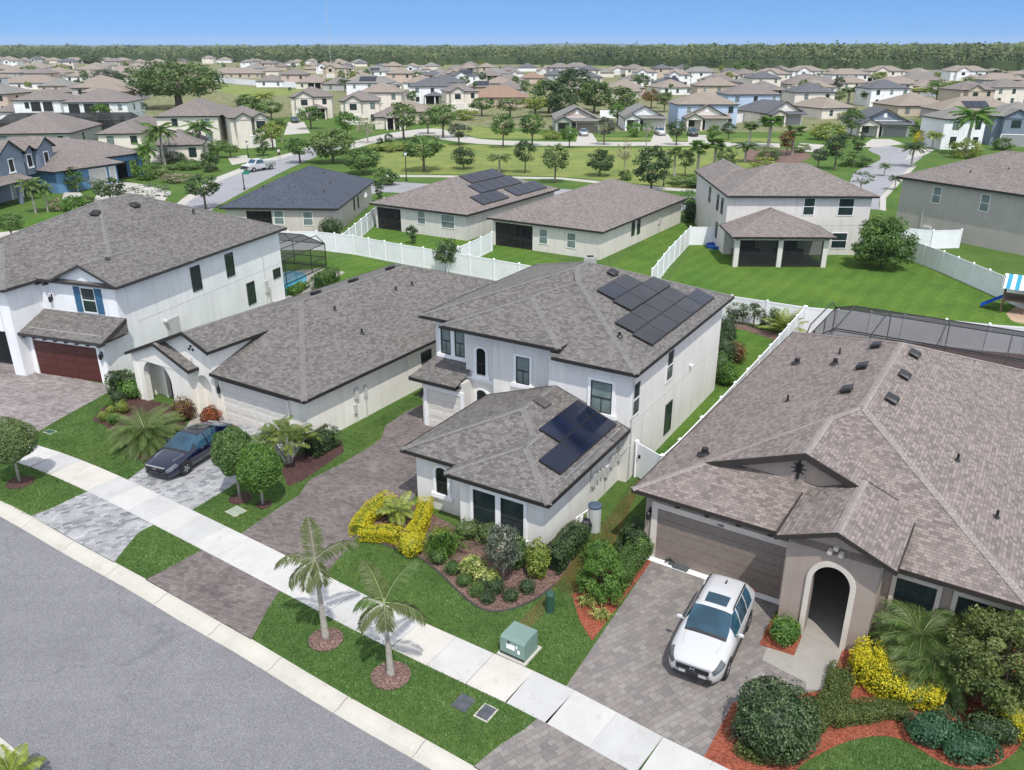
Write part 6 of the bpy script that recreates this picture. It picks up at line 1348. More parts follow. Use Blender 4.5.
g = G(550, 611); mb = MB(); mb.lathe([(.15, 0), (.155, .62), (.17, .63), (.17, .74), (.13, .8)], (0, 0, 0), 14); o = tag(mb.build('utility_pedestal', m_dkgreen, None, False), 'short dark green cylindrical utility pedestal on the dry grass', 'utility pedestal'); o.location = (g.x, g.y, 0)
def lid(label, px, py, rx, ry, rz, m, rnd_=False, name='valve_box'):
    g = G(px, py); root = thing(name, label, 'valve box', (g.x, g.y, 0), R(rz)); mb, f = MB(), MB()
    f.box(-rx - .05, rx + .05, -ry - .05, ry + .05, -.02, .022); mb.box(-rx, rx, -ry, ry, .0, .034)
    for i in range(4): mb.box(-rx * .8, rx * .8, -ry * .8 + i * ry * .45, -ry * .8 + i * ry * .45 + .03, .034, .04)
    f.build('collar', m_kerb if not rnd_ else m, root); mb.build('cover', m, root)
m_lid = plain('lid_slate', (.075, .08, .095), .7, .3, 4); m_lidg = plain('lid_sage', (.30, .36, .29), .8, .1)
lid('dark grey rounded utility lid in the grass verge, left of two', 463.5, 703, .22, .26, -33, m_lid, True); lid('dark framed square utility lid in the grass verge, right of two', 486, 713, .2, .26, -33, m_lid); lid('pale green square valve lid in the grass beside the clipped trees', 236, 511.5, .3, .26, -38, m_lidg)
lid('small green lid in the lawn beside the white house drive', 50, 432, .25, .15, -25, m_dkgreen)
g = G(594, 530); g2 = hit(HC, 593, 531, 'x', 11.75); mb = MB(); root = thing('water_tank', 'pale cylindrical tank with dark blue lid against the solar house side wall', 'water tank', (g.x, g.y, 0)); mb.lathe([(.27, 0), (.27, 1.12), (.25, 1.15)], (0, 0, 0), 20); mb.build('tank', plain('tank_pale', (.5, .52, .5), .5, .05), root); l_ = MB(); l_.lathe([(.29, 1.13), (.29, 1.2), (.18, 1.24)], (0, 0, 0), 20); l_.build('lid', plain('lid_blue', (.07, .1, .15), .5), root)
g = G(581, 535); root = thing('pump_unit', 'black pump with white filter pipes on the solar house side wall', 'pump', (g.x, g.y, 0), R(-31)); mb = MB(); mb.ball((.15, .1, .4), (.26, .34, .36), 10, 7, 0, .15); mb.lathe([(.12, .1), (.14, .7), (.05, .76)], (.3, -.25, 0), 10); mb.build('pump_body', m_trimk, root); mb = MB(); mb.tube([(-.1, -.3, .05), (-.1, -.3, .95), (.1, .3, 1.05), (.1, .35, .6)], [.035] * 4, 8); mb.tube([(-.02, .0, .2), (-.02, .0, .9)], [.08] * 2, 8); mb.build('filter_pipe', m_frameW, root)
g = G(672, 563); mb = MB()
for i in range(9): mb.tube([(rnd.uniform(-.25, .25), rnd.uniform(-.15, .15), .03 + .03 * i), (rnd.uniform(-.25, .25), rnd.uniform(-.15, .15), .06 + .02 * i)], [.06, .05], 6)
o = tag(mb.build('dark_bundle', m_trimk), 'small dark bundle lying at the left of the taupe garage door', 'bundle'); o.location = (g.x, g.y, .02)
g = G(681, 568); mb = MB(); mb.box(-.3, .3, -.2, .2, .0, .06); mb.box(-.5, -.3, -.1, .05, 0, .09); o = tag(mb.build('floor_mat', plain('mat_grey', (.07, .085, .085))), 'small dark grey mat on the paving in front of the taupe garage door', 'mat'); o.location = (g.x, g.y, .018); o.rotation_euler = (0, 0, R(-33))
def lamp_post(label, px, py, pytop, group=None, sign=False):
    g = G(px, py); H_ = topz(px, py, pytop); root = thing('street_lamp', label, 'street lamp', (g.x, g.y, 0)); mb = MB(); mb.tube([(0, 0, 0), (0, 0, .5), (0, 0, H_ - .7)], [.16, .08, .06], 8); mb.build('pole', m_black, root); l_ = MB(); l_.lathe([(.1, H_ - .7), (.2, H_ - .5), (.22, H_ - .2)], (0, 0, 0), 10); l_.build('globe', m_trim, root); c_ = MB(); c_.lathe([(.26, H_ - .2), (.18, H_ - .06), (.03, H_ + .05)], (0, 0, 0), 10); c_.build('lamp_cap', m_black, root); return root
lamp_post('black street lamp behind the white pickup truck', 248.5, 158, 141); lp = lamp_post('black street lamp carrying a green street sign at the side street kerb', 244.5, 190, 167.5)
mb = MB(); mb.box(.1, .95, -.02, .02, 2.1, 2.55); mb.build('street_sign', plain('sign_green', (.02, .22, .16), .4), lp)
lamp_post('black street lamp on the park edge left of the spreading park tree', 406.5, 181, 151); lamp_post('black street lamp in front of the dark magnolia in the park', 663.5, 186, 160)
# play set
g = G(1016, 312); root = thing('play_set', 'wooden play set with blue and white striped canopy on the lawn at the right edge', 'play set', (g.x, g.y, 0), R(-33)); mw_ = plain('dark_timber', (.09, .06, .04), .8, .3, 6); mb = MB()
for x in (-1.0, .9):
    for y in (-.9, .9): mb.box(x - .06, x + .06, y - .06, y + .06, 0, 2.0)
mb.box(-1.0, .9, -.9, .9, .95, 1.05)
for y in (-.9, .9): mb.box(-1.0, .9, y - .04, y + .04, 1.5, 1.6); mb.bar((-1.3, y, 1.95), (1.3, y, 1.95), .08, .08)
for x in (-1.2, 1.2): mb.bar((x, -1.15, 1.95), (x, 0, 2.75), .06, .08); mb.bar((x, 1.15, 1.95), (x, 0, 2.75), .06, .08)
mb.bar((.9, 0, 2.1), (3.6, 0, 2.1), .1, .12); mb.bar((3.5, -.9, 0), (3.6, 0, 2.1), .1, .1); mb.bar((3.5, .9, 0), (3.6, 0, 2.1), .1, .1); mb.build('timber_frame', mw_, root)
def striped():
    t = NT('striped_canopy'); w_ = t.n('TexWave', Scale=.55); w_.bands_direction = 'X'; t.l(t.co(), w_.inputs[0]); r_ = t.n('ValToRGB'); r_.color_ramp.interpolation = 'CONSTANT'; e = r_.color_ramp.elements; e[0].color = (.75, .78, .8, 1); e[1].position = .5; e[1].color = (.02, .28, .42, 1); t.l(w_.outputs['Fac'], r_.inputs[0]); t.base(r_.outputs[0]); return t.m
mb = MB(); mb.add([(-1.25, -1.2, 1.95), (1.25, -1.2, 1.95), (1.25, 0, 2.8), (-1.25, 0, 2.8), (-1.25, 1.2, 1.95), (1.25, 1.2, 1.95)], [(0, 1, 2, 3), (3, 2, 5, 4)]); mb.build('canopy', striped(), root)
mb = MB(); mb.add([(-1.05, -.3, 1.0), (-1.05, .3, 1.0), (-2.4, .3, .1), (-2.4, -.3, .1), (-1.05, -.3, 1.15), (-1.05, .3, 1.15), (-2.4, .3, .25), (-2.4, -.3, .25)], [(0, 1, 2, 3), (0, 3, 7, 4), (1, 5, 6, 2)]); mb.build('slide', plain('slide_blue', (.01, .08, .45), .35), root)
sheet('sand_patch', smoothpts([(1006, 314), (1018, 306), (1040, 304), (1060, 314), (1040, 324), (1015, 322), (1006, 314)], 3)[:-1], .009, plain('sand', (.42, .30, .2), .95, .2, 2))
g = G(716, 247.5); root = thing('paddling_pool', 'blue paddling pool on the grass beside the off-white house', 'paddling pool', (g.x, g.y, 0)); mb = MB(); mb.lathe([(.8, .0), (1.0, .02), (1.05, .3), (.95, .32), (.92, .12), (.1, .1)], (0, 0, 0), 20); mb.build('basin', plain('basin_blue', (.015, .09, .38), .4), root)
# ------------------------------------------------------------------ the neighbourhood beyond
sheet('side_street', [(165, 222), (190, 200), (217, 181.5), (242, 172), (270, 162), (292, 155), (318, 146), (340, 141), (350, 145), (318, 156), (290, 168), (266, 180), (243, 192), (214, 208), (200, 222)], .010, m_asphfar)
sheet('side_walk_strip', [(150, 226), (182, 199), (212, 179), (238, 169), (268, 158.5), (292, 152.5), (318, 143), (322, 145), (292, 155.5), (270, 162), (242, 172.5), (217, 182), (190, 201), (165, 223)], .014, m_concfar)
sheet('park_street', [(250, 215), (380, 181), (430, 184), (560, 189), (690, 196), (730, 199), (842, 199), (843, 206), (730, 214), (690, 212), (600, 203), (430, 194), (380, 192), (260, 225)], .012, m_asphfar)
sheet('park_street_walk', [(386, 175), (434, 175.3), (560, 177.5), (660, 187), (715, 191), (715, 193.5), (660, 190), (560, 179.5), (434, 177.3), (386, 177)], .016, m_concfar)
sheet('crescent_street', smoothpts([(350, 142), (375, 136), (400, 131.5), (430, 128.5), (450, 131), (480, 139), (540, 141.5), (620, 142), (700, 142), (780, 143.5)], 3) + smoothpts([(780, 147.5), (700, 146), (620, 146), (540, 145.7), (480, 144), (440, 139), (428, 135), (400, 138.5), (375, 143), (350, 150)], 3), .011, m_concfar)
sheet('park_lawn', smoothpts([(372, 156), (395, 148), (430, 143.5), (480, 145), (540, 147.3), (640, 148), (740, 148.5), (790, 158), (770, 172), (715, 190), (660, 186), (560, 176.5), (434, 174), (386, 174), (372, 156)], 2)[:-1], .008, m_park)
sheet('verge_lawn', [(430, 128), (455, 124), (560, 137), (720, 138.5), (800, 138), (780, 142.5), (700, 141), (480, 138)], .009, m_park)
sheet('rear_verge', [(434, 179), (560, 181), (660, 191), (715, 195), (715, 198), (640, 192), (560, 188), (434, 183)], .009, m_grass)
sheet('far_field', [(225, 84), (262, 88.5), (330, 90), (330, 95), (240, 96), (215, 90)], .010, m_park)
sheet('cul_de_sac', smoothpts([(838, 206), (846, 197), (853, 174), (868, 166), (880, 160), (879, 155), (868, 150), (880, 145), (905, 149), (925, 153), (912, 165), (896, 180), (880, 197), (880, 210)], 2), .011, m_asphfar)
sheet('cul_walk', [(880, 210), (880, 197), (896, 180), (912, 165), (917, 166), (902, 181), (886, 198), (886, 211)], .015, m_concfar)
sheet('drive_strip', [(860, 147), (872, 139), (890, 139), (905, 144), (880, 147)], .013, m_concfar); sheet('drive_strip', [(905, 160), (916, 146), (935, 150), (925, 155)], .013, m_concfar)
for q in ([(576, 143), (578, 133), (592, 133), (598, 143)], [(650, 143), (654, 134), (668, 134), (674, 143)], [(688, 143), (688, 135), (706, 135), (708, 143)], [(795, 152), (800, 143), (825, 145), (815, 152)], [(92, 204), (100, 188), (118, 181), (140, 184), (172, 192), (160, 206), (120, 212)], [(-5, 247), (-5, 233), (60, 226), (98, 222), (112, 226), (62, 241)], [(62, 200), (64, 192), (76, 189), (84, 196)], [(232, 165), (228, 158), (246, 155), (254, 161)], [(284, 135), (288, 122), (304, 122), (310, 133)]): sheet('driveway', q, .0125, m_concfar)
sheet('front_lawn', [(20, 225), (60, 208), (105, 205), (95, 213), (40, 228)], .012, m_lawn2)
sheet('corner_bed', [(744, 150), (770, 148), (800, 150), (813, 156), (800, 163), (770, 166), (745, 160)], .013, m_mulB); sheet('corner_bed', [(690, 186), (716, 186), (716, 181.5), (692, 181)], .013, m_mulR)

sheet('neighbourhood_ground', [(-900, 138), (0, 131), (60, 128), (160, 120), (330, 116), (420, 124), (600, 132), (800, 132), (860, 120), (1024, 118), (1900, 124), (1500, 72), (1024, 70), (700, 68), (520, 64.5), (300, 63), (0, 59.5), (-500, 60)], .003, m_far)
CNT = {}
RW = dict(T=('tan', m_shT), B=('brown', m_shG), K=('dark grey', m_shK), R=('rust-brown', m_shR), M=('grey', m_shM))
WW = dict(c=('cream', m_wcream), w=('white', m_wA), p=('pinkish', m_wpink), t=('tan', m_wtan), g=('grey', m_wgrey), b=('pale blue', m_wlblue), s=('sage', m_wsage), d=('slate', m_wslate))
def ordn(n):
    return ORD[n] if n < 20 else (TENS[(n + 1) // 10] + ('ieth' if (n + 1) % 10 == 0 else 'y-' + ORD[(n + 1) % 10 - 1]))
TENS = ['', '', 'twent', 'thirt', 'fort', 'fift', 'sixt', 'sevent', 'eight', 'ninet']
ORD = ['first', 'second', 'third', 'fourth', 'fifth', 'sixth', 'seventh', 'eighth', 'ninth', 'tenth', 'eleventh', 'twelfth', 'thirteenth', 'fourteenth', 'fifteenth', 'sixteenth', 'seventeenth', 'eighteenth', 'nineteenth', 'twentieth', 'twenty-first', 'twenty-second', 'twenty-third', 'twenty-fourth', 'twenty-fifth', 'twenty-sixth', 'twenty-seventh', 'twenty-eighth', 'twenty-ninth', 'thirtieth']
def far_house(x0, x1, ye, st, rf, wl, az=0, ft='', label=None, dp=None, p=.42):
    ze = 2.8 if st == 1 else 5.6; q = G((x0 + x1) / 2, ye, ze); m = (q.y * cp + (CAMH - ze) * sp) / FPX; proj = (x1 - x0) * m; dp = dp or (15 if st == 1 else 12); ca, sa = math.cos(R(az)), abs(math.sin(R(az)))
    wd = max(8, (proj - dp * sa * .9) / max(.4, ca)); cx, cy = q.x * (1 + (wd * sa + dp * ca) / 2 / q.y * .5), q.y + (wd * sa + dp * ca) / 2
    a = R(az); o = Vector((cx - math.cos(a) * wd / 2 + math.sin(a) * dp / 2, cy - math.sin(a) * wd / 2 - math.cos(a) * dp / 2, 0))
    h = House(label, o, az, WW[wl][1], RW[rf][1], RW[rf][1]); h.wbox(.4, wd - .4, .4, dp - .4, -.3, ze - .08); h.hip(0, wd, 0, dp, ze, p, cap=False)
    H1 = 2.8
    if 'G' in ft:   # gabled bay towards us
        gx = wd * (.62 if 'r' in ft else .12); gw = min(7.5, wd * .45); h.wbox(gx + .4, gx + gw - .4, -1.2, 1, -.3, ze - .08); h.hip(gx, gx + gw, -1.7, dp / 2, ze + .02, .55, 'gh', 'y', .35, cap=False)
    if '2' in ft:
        gx = wd * .55; gw = min(6, wd * .38); h.wbox(gx + .4, gx + gw - .4, -.9, 1, -.3, ze - .08); h.hip(gx, gx + gw, -1.4, dp / 2, ze + .03, .55, 'gh', 'y', .35, cap=False)
    if 'P' in ft:   # low porch roof on posts
        px_ = wd * .35; pw = min(7, wd * .5); h.hip(px_, px_ + pw, -3.2, 1.2, 2.8, .36, 'hg', 'y', cap=False)
        for x in (px_ + .3, px_ + pw / 2, px_ + pw - .6): h.wbox(x, x + .35, -2.9, -2.5, -.1, 2.65)
    h.done()
    small = (x1 - x0) < 22
    yw = .4
    if 'P' in ft:
        mb = MB(); mb.box(px_ + .5, px_ + pw - .5, .3, .39, .1, 2.4); h.part('porch_screen', mb, m_dark)
    if 'D' in ft or 'G' in ft:
        if 'G' in ft: h.garage(gx + gw * .5 - 2.2, gx + gw * .5 + 2.2, -1.2, 2.2, m_gdoorG if wl in 'gd' else m_gdoorW, m_trim, 4, .15, rib=False)
    n = max(2, int(wd / 4.5))
    for i in range(n):
        x = wd * (i + .6) / n
        if 'G' in ft and gx - .5 < x < gx + gw + .5:
            if st == 2: h.win(gx + gw / 2, -1.2, 3.6, 1.6, 1.3, 'f', 'kplain')
            continue
        if st == 2: h.win(x, yw, 3.7, 1.0, 1.35, 'f', ('kplain', 'plainb', 'kplainb')[(i + int(x0)) % 3])
        if not ('P' in ft and px_ - .5 < x < px_ + pw + .5) and not small: h.win(x, yw, .8, 1.1, 1.45, 'f', ('plain', 'kplainb', 'kplain')[(i + int(x0)) % 3])
    if not small: h.win(wd - .4, dp * .4, ze - 2.0, .8, 1.3, 'r', 'kplain')
    if 'S' in ft:
        zf = lambda x, y: ze + p * y
        for i in range(3): h.solar(wd * .3 + i * 2.1, wd * .3 + i * 2.1 + 2.0, 1.2, 4.8, zf, m_solarN)
    return h
FH = [ # farthest rows are listed back to front
 (0, 15, 59, 1, 'T', 'w', 5, ''), (27, 44, 61.5, 1, 'T', 't', 0, ''), (44, 60, 60.5, 1, 'T', 'c', 3, ''), (62, 84, 60.5, 1, 'T', 'w', 0, ''), (100, 112, 60, 1, 'T', 'c', 0, ''), (112, 130, 60.5, 2, 'T', 'p', -5, ''), (146, 166, 62.5, 1, 'T', 't', 8, ''), (178, 192, 59, 1, 'T', 'c', 0, ''), (202, 214, 58, 2, 'T', 'c', 0, ''), (216, 232, 60, 1, 'T', 'w', 6, ''), (236, 252, 59, 1, 'M', 'c', 0, ''), (290, 303, 62, 1, 'T', 'c', 0, ''), (306, 318, 61, 1, 'T', 'w', 0, ''), (330, 346, 62, 1, 'T', 'c', 0, ''), (350, 366, 62.5, 1, 'M', 'w', 0, ''),
 (0, 24, 73, 1, 'T', 'c', 4, ''), (26, 44, 66, 1, 'T', 'p', 0, ''), (48, 66, 66.5, 1, 'T', 't', 0, ''), (65, 101, 76.5, 1, 'T', 'w', 5, ''), (84, 106, 67, 1, 'T', 'c', 0, ''), (108, 130, 70, 1, 'T', 't', 8, ''), (130, 148, 66.5, 1, 'T', 'c', 0, ''), (209, 262, 73.5, 1, 'T', 't', 3, ''), (243, 262, 68.5, 1, 'M', 'c', 0, ''), (260, 280, 71, 1, 'T', 'c', 0, ''), (305, 322, 69, 1, 'T', 't', 0, ''),
 (320, 347, 68, 2, 'T', 't', 8, 'G'), (361, 392, 71.5, 1, 'M', 'w', 0, 'S'), (390, 409, 73, 1, 'B', 'c', 5, 'S'), (408, 426, 72.5, 1, 'M', 'c', 0, ''), (427, 449, 73, 1, 'M', 'w', -4, 'G'), (447, 480, 75.5, 2, 'K', 'w', 10, 'GS'), (479, 510, 73.5, 1, 'M', 'c', 0, ''), (508, 524, 73, 1, 'M', 'w', 4, 'G'), (520, 546, 78, 1, 'R', 'p', 0, ''), (536, 557, 70.5, 1, 'T', 'w', 0, 'G'), (544, 570, 75, 1, 'K', 'g', 6, ''), (569, 591, 70, 1, 'T', 'w', 0, 'G'), (596, 614, 72.5, 1, 'M', 'c', 0, ''), (606, 633, 70.5, 1, 'T', 'w', 5, 'G'), (633, 657, 72, 2, 'T', 'w', 0, 'G'), (663, 682, 71, 1, 'M', 'c', 0, ''), (683, 719, 72, 2, 'M', 'w', -8, ''), (724, 742, 72, 1, 'K', 'g', 0, ''), (788, 825, 71, 2, 'T', 'w', 6, 'G'), (828, 868, 74.5, 2, 'T', 'w', 4, 'P'), (868, 904, 71, 2, 'T', 'c', 0, 'G'), (948, 989, 71, 2, 'T', 'w', 0, 'GP'), (1003, 1042, 78, 1, 'T', 'c', -10, 'G'), (897, 946, 80.5, 1, 'B', 'p', 5, ''),
 (2, 59, 83, 1, 'T', 'w', 6, ''), (82, 130, 87, 1, 'T', 'c', 0, ''), (255, 285, 81, 1, 'B', 'w', 4, ''), (281, 307, 74.5, 2, 'B', 'p', 0, ''), (294, 331, 82.5, 1, 'T', 'c', 5, 'P'), (346, 392, 83, 2, 'M', 'w', 0, 'S'), (466, 492, 87, 1, 'B', 'p', 0, 'S'), (494, 526, 80.5, 1, 'B', 'w', 3, ''), (602, 646, 91.5, 1, 'T', 'c', -12, ''), (654, 684, 83, 1, 'K', 'w', 6, 'GS'), (699, 740, 81, 1, 'B', 't', -5, 'G'), (736, 772, 82.5, 1, 'M', 'g', 4, ''), (783, 842, 84, 1, 'B', 'g', 2, 'P'),
 (374, 409, 95, 1, 'B', 'c', 2, ''), (407, 454, 86.5, 2, 'K', 'w', 3, 'P'), (436, 468, 95.5, 1, 'M', 'w', 3, 'PS'), (466, 530, 97.5, 1, 'R', 'p', 0, ''), (380, 432, 112, 1, 'T', 't', 4, ''), (722, 780, 94.5, 2, 'B', 'b', 3, 'P'), (864, 909, 88.5, 2, 'K', 'w', 5, ''), (798, 856, 108.5, 1, 'T', 'c', 20, ''), (886, 948, 106, 1, 'T', 't', 6, ''), (936, 1024, 111, 1, 'T', 'g', -4, 'S'),
]
def world_of(e):
    ze = 2.8 if e[3] == 1 else 5.6; g = G((e[0] + e[1]) / 2, e[2], ze); return g.x, g.y + 7
OCC = [world_of(e) for e in FH] + [(G(x, y).x, G(x, y).y + 6) for x, y in ((40, 118), (95, 120), (190, 135), (180, 165), (236, 140), (309, 118), (358, 120), (390, 128), (577, 135), (645, 134), (707, 134), (786, 132), (885, 140), (960, 135), (1025, 135), (117, 140), (180, 105), (565, 112), (595, 112))]
rf_ = random.Random(21); n_ = 0
for t in range(9000):
    yy = 57.5 + 56 * rf_.random() ** 2.2; x = rf_.uniform(-30, 1055); st = 1 if rf_.random() < .68 else 2; ze = 2.8 if st == 1 else 5.6
    g = G(x, yy, ze)
    if yy < float(np.interp(x, [0, 300, 520, 700, 1024], [58.5, 61.5, 65.5, 68.5, 70.5])): continue
    if 208 < x < 335 and 68 < yy < 96: continue
    if yy > 96: continue
    if x > 890 and yy > 92 or 520 < x < 625 and yy > 78 or 130 < x < 232 and yy > 62: continue
    w_ = rf_.uniform(12, 17)
    if any((g.x - a) ** 2 / 1.0 + ((g.y + 7 - b) / 1.35) ** 2 < 17.5 ** 2 for a, b in OCC): continue
    if n_ > 150: break
    pw = w_ / ((g.y * cp + CAMH * sp) / FPX); az = rf_.choice((0, 4, 8, -5, 12)); FH.append((x - pw / 2, x + pw / 2, yy, st, rf_.choice('TTTBBMTK'), rf_.choice('cccwwtpg'), az, rf_.choice(('', '', 'G', 'P', '')))); OCC.append((g.x, g.y + 7)); n_ += 1
bands = [(0, 61.5, 'farthest row against the forest'), (61.5, 65, 'second row from the forest'), (65, 69, 'third row from the forest'), (69, 73, 'fourth row from the forest'), (73, 78, 'fifth row from the forest'), (78, 86, 'sixth row from the forest'), (86, 100, 'second row behind the park street'), (100, 125, 'first row behind the park street')]
by = {}
for e in FH:
    b = next(n for lo, hi, n in bands if lo <= e[2] < hi); by.setdefault(b, []).append(e)
LAB = {}
for b, es in by.items():
    es.sort(key=lambda e: e[0])
    for i, e in enumerate(es): LAB[id(e)] = f"{RW[e[4]][0]}-roofed {WW[e[5]][0]} {'two' if e[3] == 2 else 'one'}-storey house, {ordn(i)} from left in {b}"
for e in FH: far_house(*e, label=LAB[id(e)])
# houses with a face of their own
hw1 = far_house(15, 70, 100.5, 2, 'B', 'w', -4, '', 'white two-storey house with large dark screened balconies, left of its twin', dp=12); hw2 = far_house(62, 132, 102.5, 2, 'B', 'w', 6, '', 'white two-storey house with three dark screened openings above a dark pool enclosure', dp=14)

for hh_, xs_ in ((hw1, (5.0, 8.2)), (hw2, (1.6, 5.2, 8.6))):
    for x in xs_: mb = MB(); mb.box(x, x + 2.6, .3, .39, 3.0, 5.2); f_ = MB(); f_.box(x - .15, x, .28, .39, 2.9, 5.3); f_.box(x + 2.6, x + 2.75, .28, .39, 2.9, 5.3); o_ = hh_.part('balcony_screen', mb, m_dark); f_.build('screen_frame', m_trim, o_)
far_house(-14, 80, 134, 1, 'B', 'g', 8, '', 'brown-roofed low house mostly hidden behind the slate-blue gabled house', dp=20)
far_house(0, 20, 112, 1, 'B', 'w', 8, '', 'brown-roofed low house cut by the left edge behind the slate-blue house', dp=14)
far_house(150, 226, 116.5, 2, 'B', 'c', 8, 'r', 'cream two-storey house with dark eaves behind the tall palms', dp=20); far_house(88, 154, 134, 1, 'B', 'c', 10, '', 'brown-roofed house between the bright blue house and the white balconied houses', dp=27); far_house(136, 206, 146, 1, 'B', 'c', 14, '', 'cream one-storey wing house behind the tall palms on the side street', dp=13)
far_house(222, 256, 118, 2, 'B', 'c', 24, '2G', 'cream two-storey house with twin front gables and a columned porch above the pickup truck', dp=13)
far_house(284, 334, 97, 2, 'B', 'c', 10, 'GP', 'cream two-storey house with arched gable window, left of the twin gabled pair', dp=13); far_house(334, 382, 101, 2, 'B', 'c', 8, 'G', 'cream two-storey house with triple gable window, right of the twin gabled pair', dp=13); far_house(374, 404, 117, 1, 'B', 'c', 6, 'P', 'brown-roofed cream house with white porch column beside the crescent street', dp=12)
def gable_front(label, x0, x1, ye, wall, roof, gwall, az=0, door=m_gdoorW, dp=16, cars=2):
    """one-storey house with a broad front gable over the garage and a smaller porch gable"""
    ze = 2.9; q = G((x0 + x1) / 2, ye, ze); m = (q.y * cp + (CAMH - ze) * sp) / FPX; wd = (x1 - x0) * m; a = R(az); o = q - Vector((math.cos(a), math.sin(a), 0)) * wd / 2; o.z = 0
    h = House(label, o, az, wall, roof, roof); h.wbox(.4, wd - .4, .5, dp, -.2, 2.8); h.hip(0, wd, 0, dp, ze, .5, 'gh', 'y', .5, cap=False); pw = wd * .36
    for x in (.3, pw - .3): h.wbox(x, x + .4, -2.2, -1.8, -.1, 2.6)
    h.hip(-.1, pw + .4, -2.6, 3, 2.75, .5, 'gh', 'y', .35, cap=False); h.poly([(pw, -.9, 2.6), (wd + .2, -.9, 2.6), (wd + .2, 1.2, 3.6), (pw, 1.2, 3.6)]); h.fascia((pw, -.9, 2.6), (wd + .2, -.9, 2.6)); h.done()
    v = MB(); um = wd / 2; v.prism([(um - wd * .3, .44), (um + wd * .3, .44), (um + wd * .3, .49), (um - wd * .3, .49)], 3.3, 3.45); v.box(um - .35, um + .35, .42, .49, 4.0, 4.9); h.part('gable_vent', v, m_trim)
    if gwall is not None: g_ = MB(); g_.add([(um - wd * .36, .46, 3.5), (um + wd * .36, .46, 3.5), (um, .46, ze + .5 * wd * .43)], [(0, 1, 2)]); h.part('gable_panel', g_, gwall)
    h.garage(wd * .5, wd * .5 + 4.9, .5, 2.2, door, m_trim, 4, .2, rib=False); h.win(pw * .5, .5, .8, 1.3, 1.4, 'f', 'kplain'); d_ = MB(); d_.box(pw + .3, pw + 1.3, .4, .49, 0, 2.1); h.part('front_door', d_, m_dark); return h
gable_front('sage house with pink gable and columned porch facing the park behind the white car', 554, 600, 119.5, m_wsage, m_shM, m_wpink, 0, m_gdoorT); gable_front('white-gabled house with grey roof and porch facing the park', 623, 666, 117, m_wA, m_shM, m_wA, 0); gable_front('cream-gabled house with paired white garage doors in front of the pale blue house', 684, 730, 117, m_wcream, m_shT, m_wcream, 0, dp=10)
far_house(673, 738, 104.5, 2, 'T', 'b', 2, '', 'pale blue two-storey house with tan roof behind the paired garage doors', dp=11)
gable_front('cream-gabled house with slate-grey roof behind the tall sabal palms', 764, 808, 113, m_wcream, m_shK, m_wcream, 18, m_gdoorG)
gable_front('white house with slate-blue gable and grey garage at the end of the curved street', 858, 912, 123, m_wG, m_shK, m_wslate, -8, m_gdoorG)
far_house(935, 985, 119, 2, 'M', 'w', 4, '', 'white-sided two-storey house with dark porch behind the yellow palms', dp=9)
far_house(990, 1060, 117, 2, 'M', 'd', -12, 'G', 'dark slate two-storey house with white window trims at the right edge', dp=12)
# the slate-blue and blue houses at left
qa, qb = G(0, 207), G(62, 189); az_ = math.degrees(math.atan2(qb.y - qa.y, qb.x - qa.x)); h = House('slate-blue two-storey house with three white-trimmed gables at the left edge', qa, az_, m_wslate, m_shG, m_shCapG)
h.wbox(-9, 7.6, 1.6, 26, -.1, 5.5); h.hip(-9.5, 8.1, 1.1, 26.5, 5.6, .42, cap=False)
WG = []
for pxa, pxb, yy in ((-6, 24, 156), (26, 37, 152), (35, 53, 146)):
    a_, b_ = hit(h, pxa, yy, 'y', .5), hit(h, pxb, yy - 3, 'y', .5); x, w_ = a_.x, max(2.2, b_.x - a_.x); yo = .2 if w_ > 2.5 else .7
    h.wbox(x + .3, x + w_ - .3, yo + .4, 3, 2.6, 5.5 + (.2 if pxa > 30 else 0)); h.hip(x, x + w_, yo, 7, 5.6 + (.2 if pxa > 30 else 0), .62, 'gh', 'y', .35, cap=False); WG.append((x + w_ / 2, yo + .4))
h.poly([(-9, -1.6, 2.75), (5.6, -1.6, 2.75), (5.6, 1.6, 3.6), (-9, 1.6, 3.6)]); h.fascia((-9, -1.6, 2.75), (5.6, -1.6, 2.75)); h.wbox(2.3, 2.8, -1.4, -1.0, -.1, 2.7); h.wbox(-9, 5.4, .55, 1.6, 2.4, 2.75); h.done()
for x, y in WG: h.win(x, y, 3.6, 1.0 if x < 3 else .9, 1.5, 'f', 'trim')
mb = MB(); mb.box(-.5, 1.8, 1.5, 1.59, 0, 2.3); h.part('front_door', mb, m_dark); h.garage(5.2, 7.3, 1.6, 2.2, m_gdoorG, m_trim, 4, .16)
qa, qb = G(89, 188), G(138, 180); az_ = math.degrees(math.atan2(qb.y - qa.y, qb.x - qa.x)); h = House('bright blue one-storey house with wide white garage doors and brown roof', qa, az_, m_wblue, m_shG, m_shCapG)
e0, e1 = 0, hit(h, 117, 180, 'y', 0).x; e2 = hit(h, 138, 180, 'y', 1.5).x + 1
h.wall([(-5, -.6), (e0, -.6), (e0, 0), (e1 + .3, 0), (e1 + .3, 4), (e2, 4), (e2, 24), (-5, 24)], -.1, 2.85); h.wbox(e1 + .3, e1 + .9, 1.2, 1.7, -.1, 3.6); h.wbox(e2 - .6, e2, 1.2, 1.7, -.1, 3.6); h.wbox(e1 + .9, e2 - .6, 1.25, 1.65, 2.75, 3.6); h.wbox(e1 + .31, e2, 1.7, 4, 2.9, 3.6)
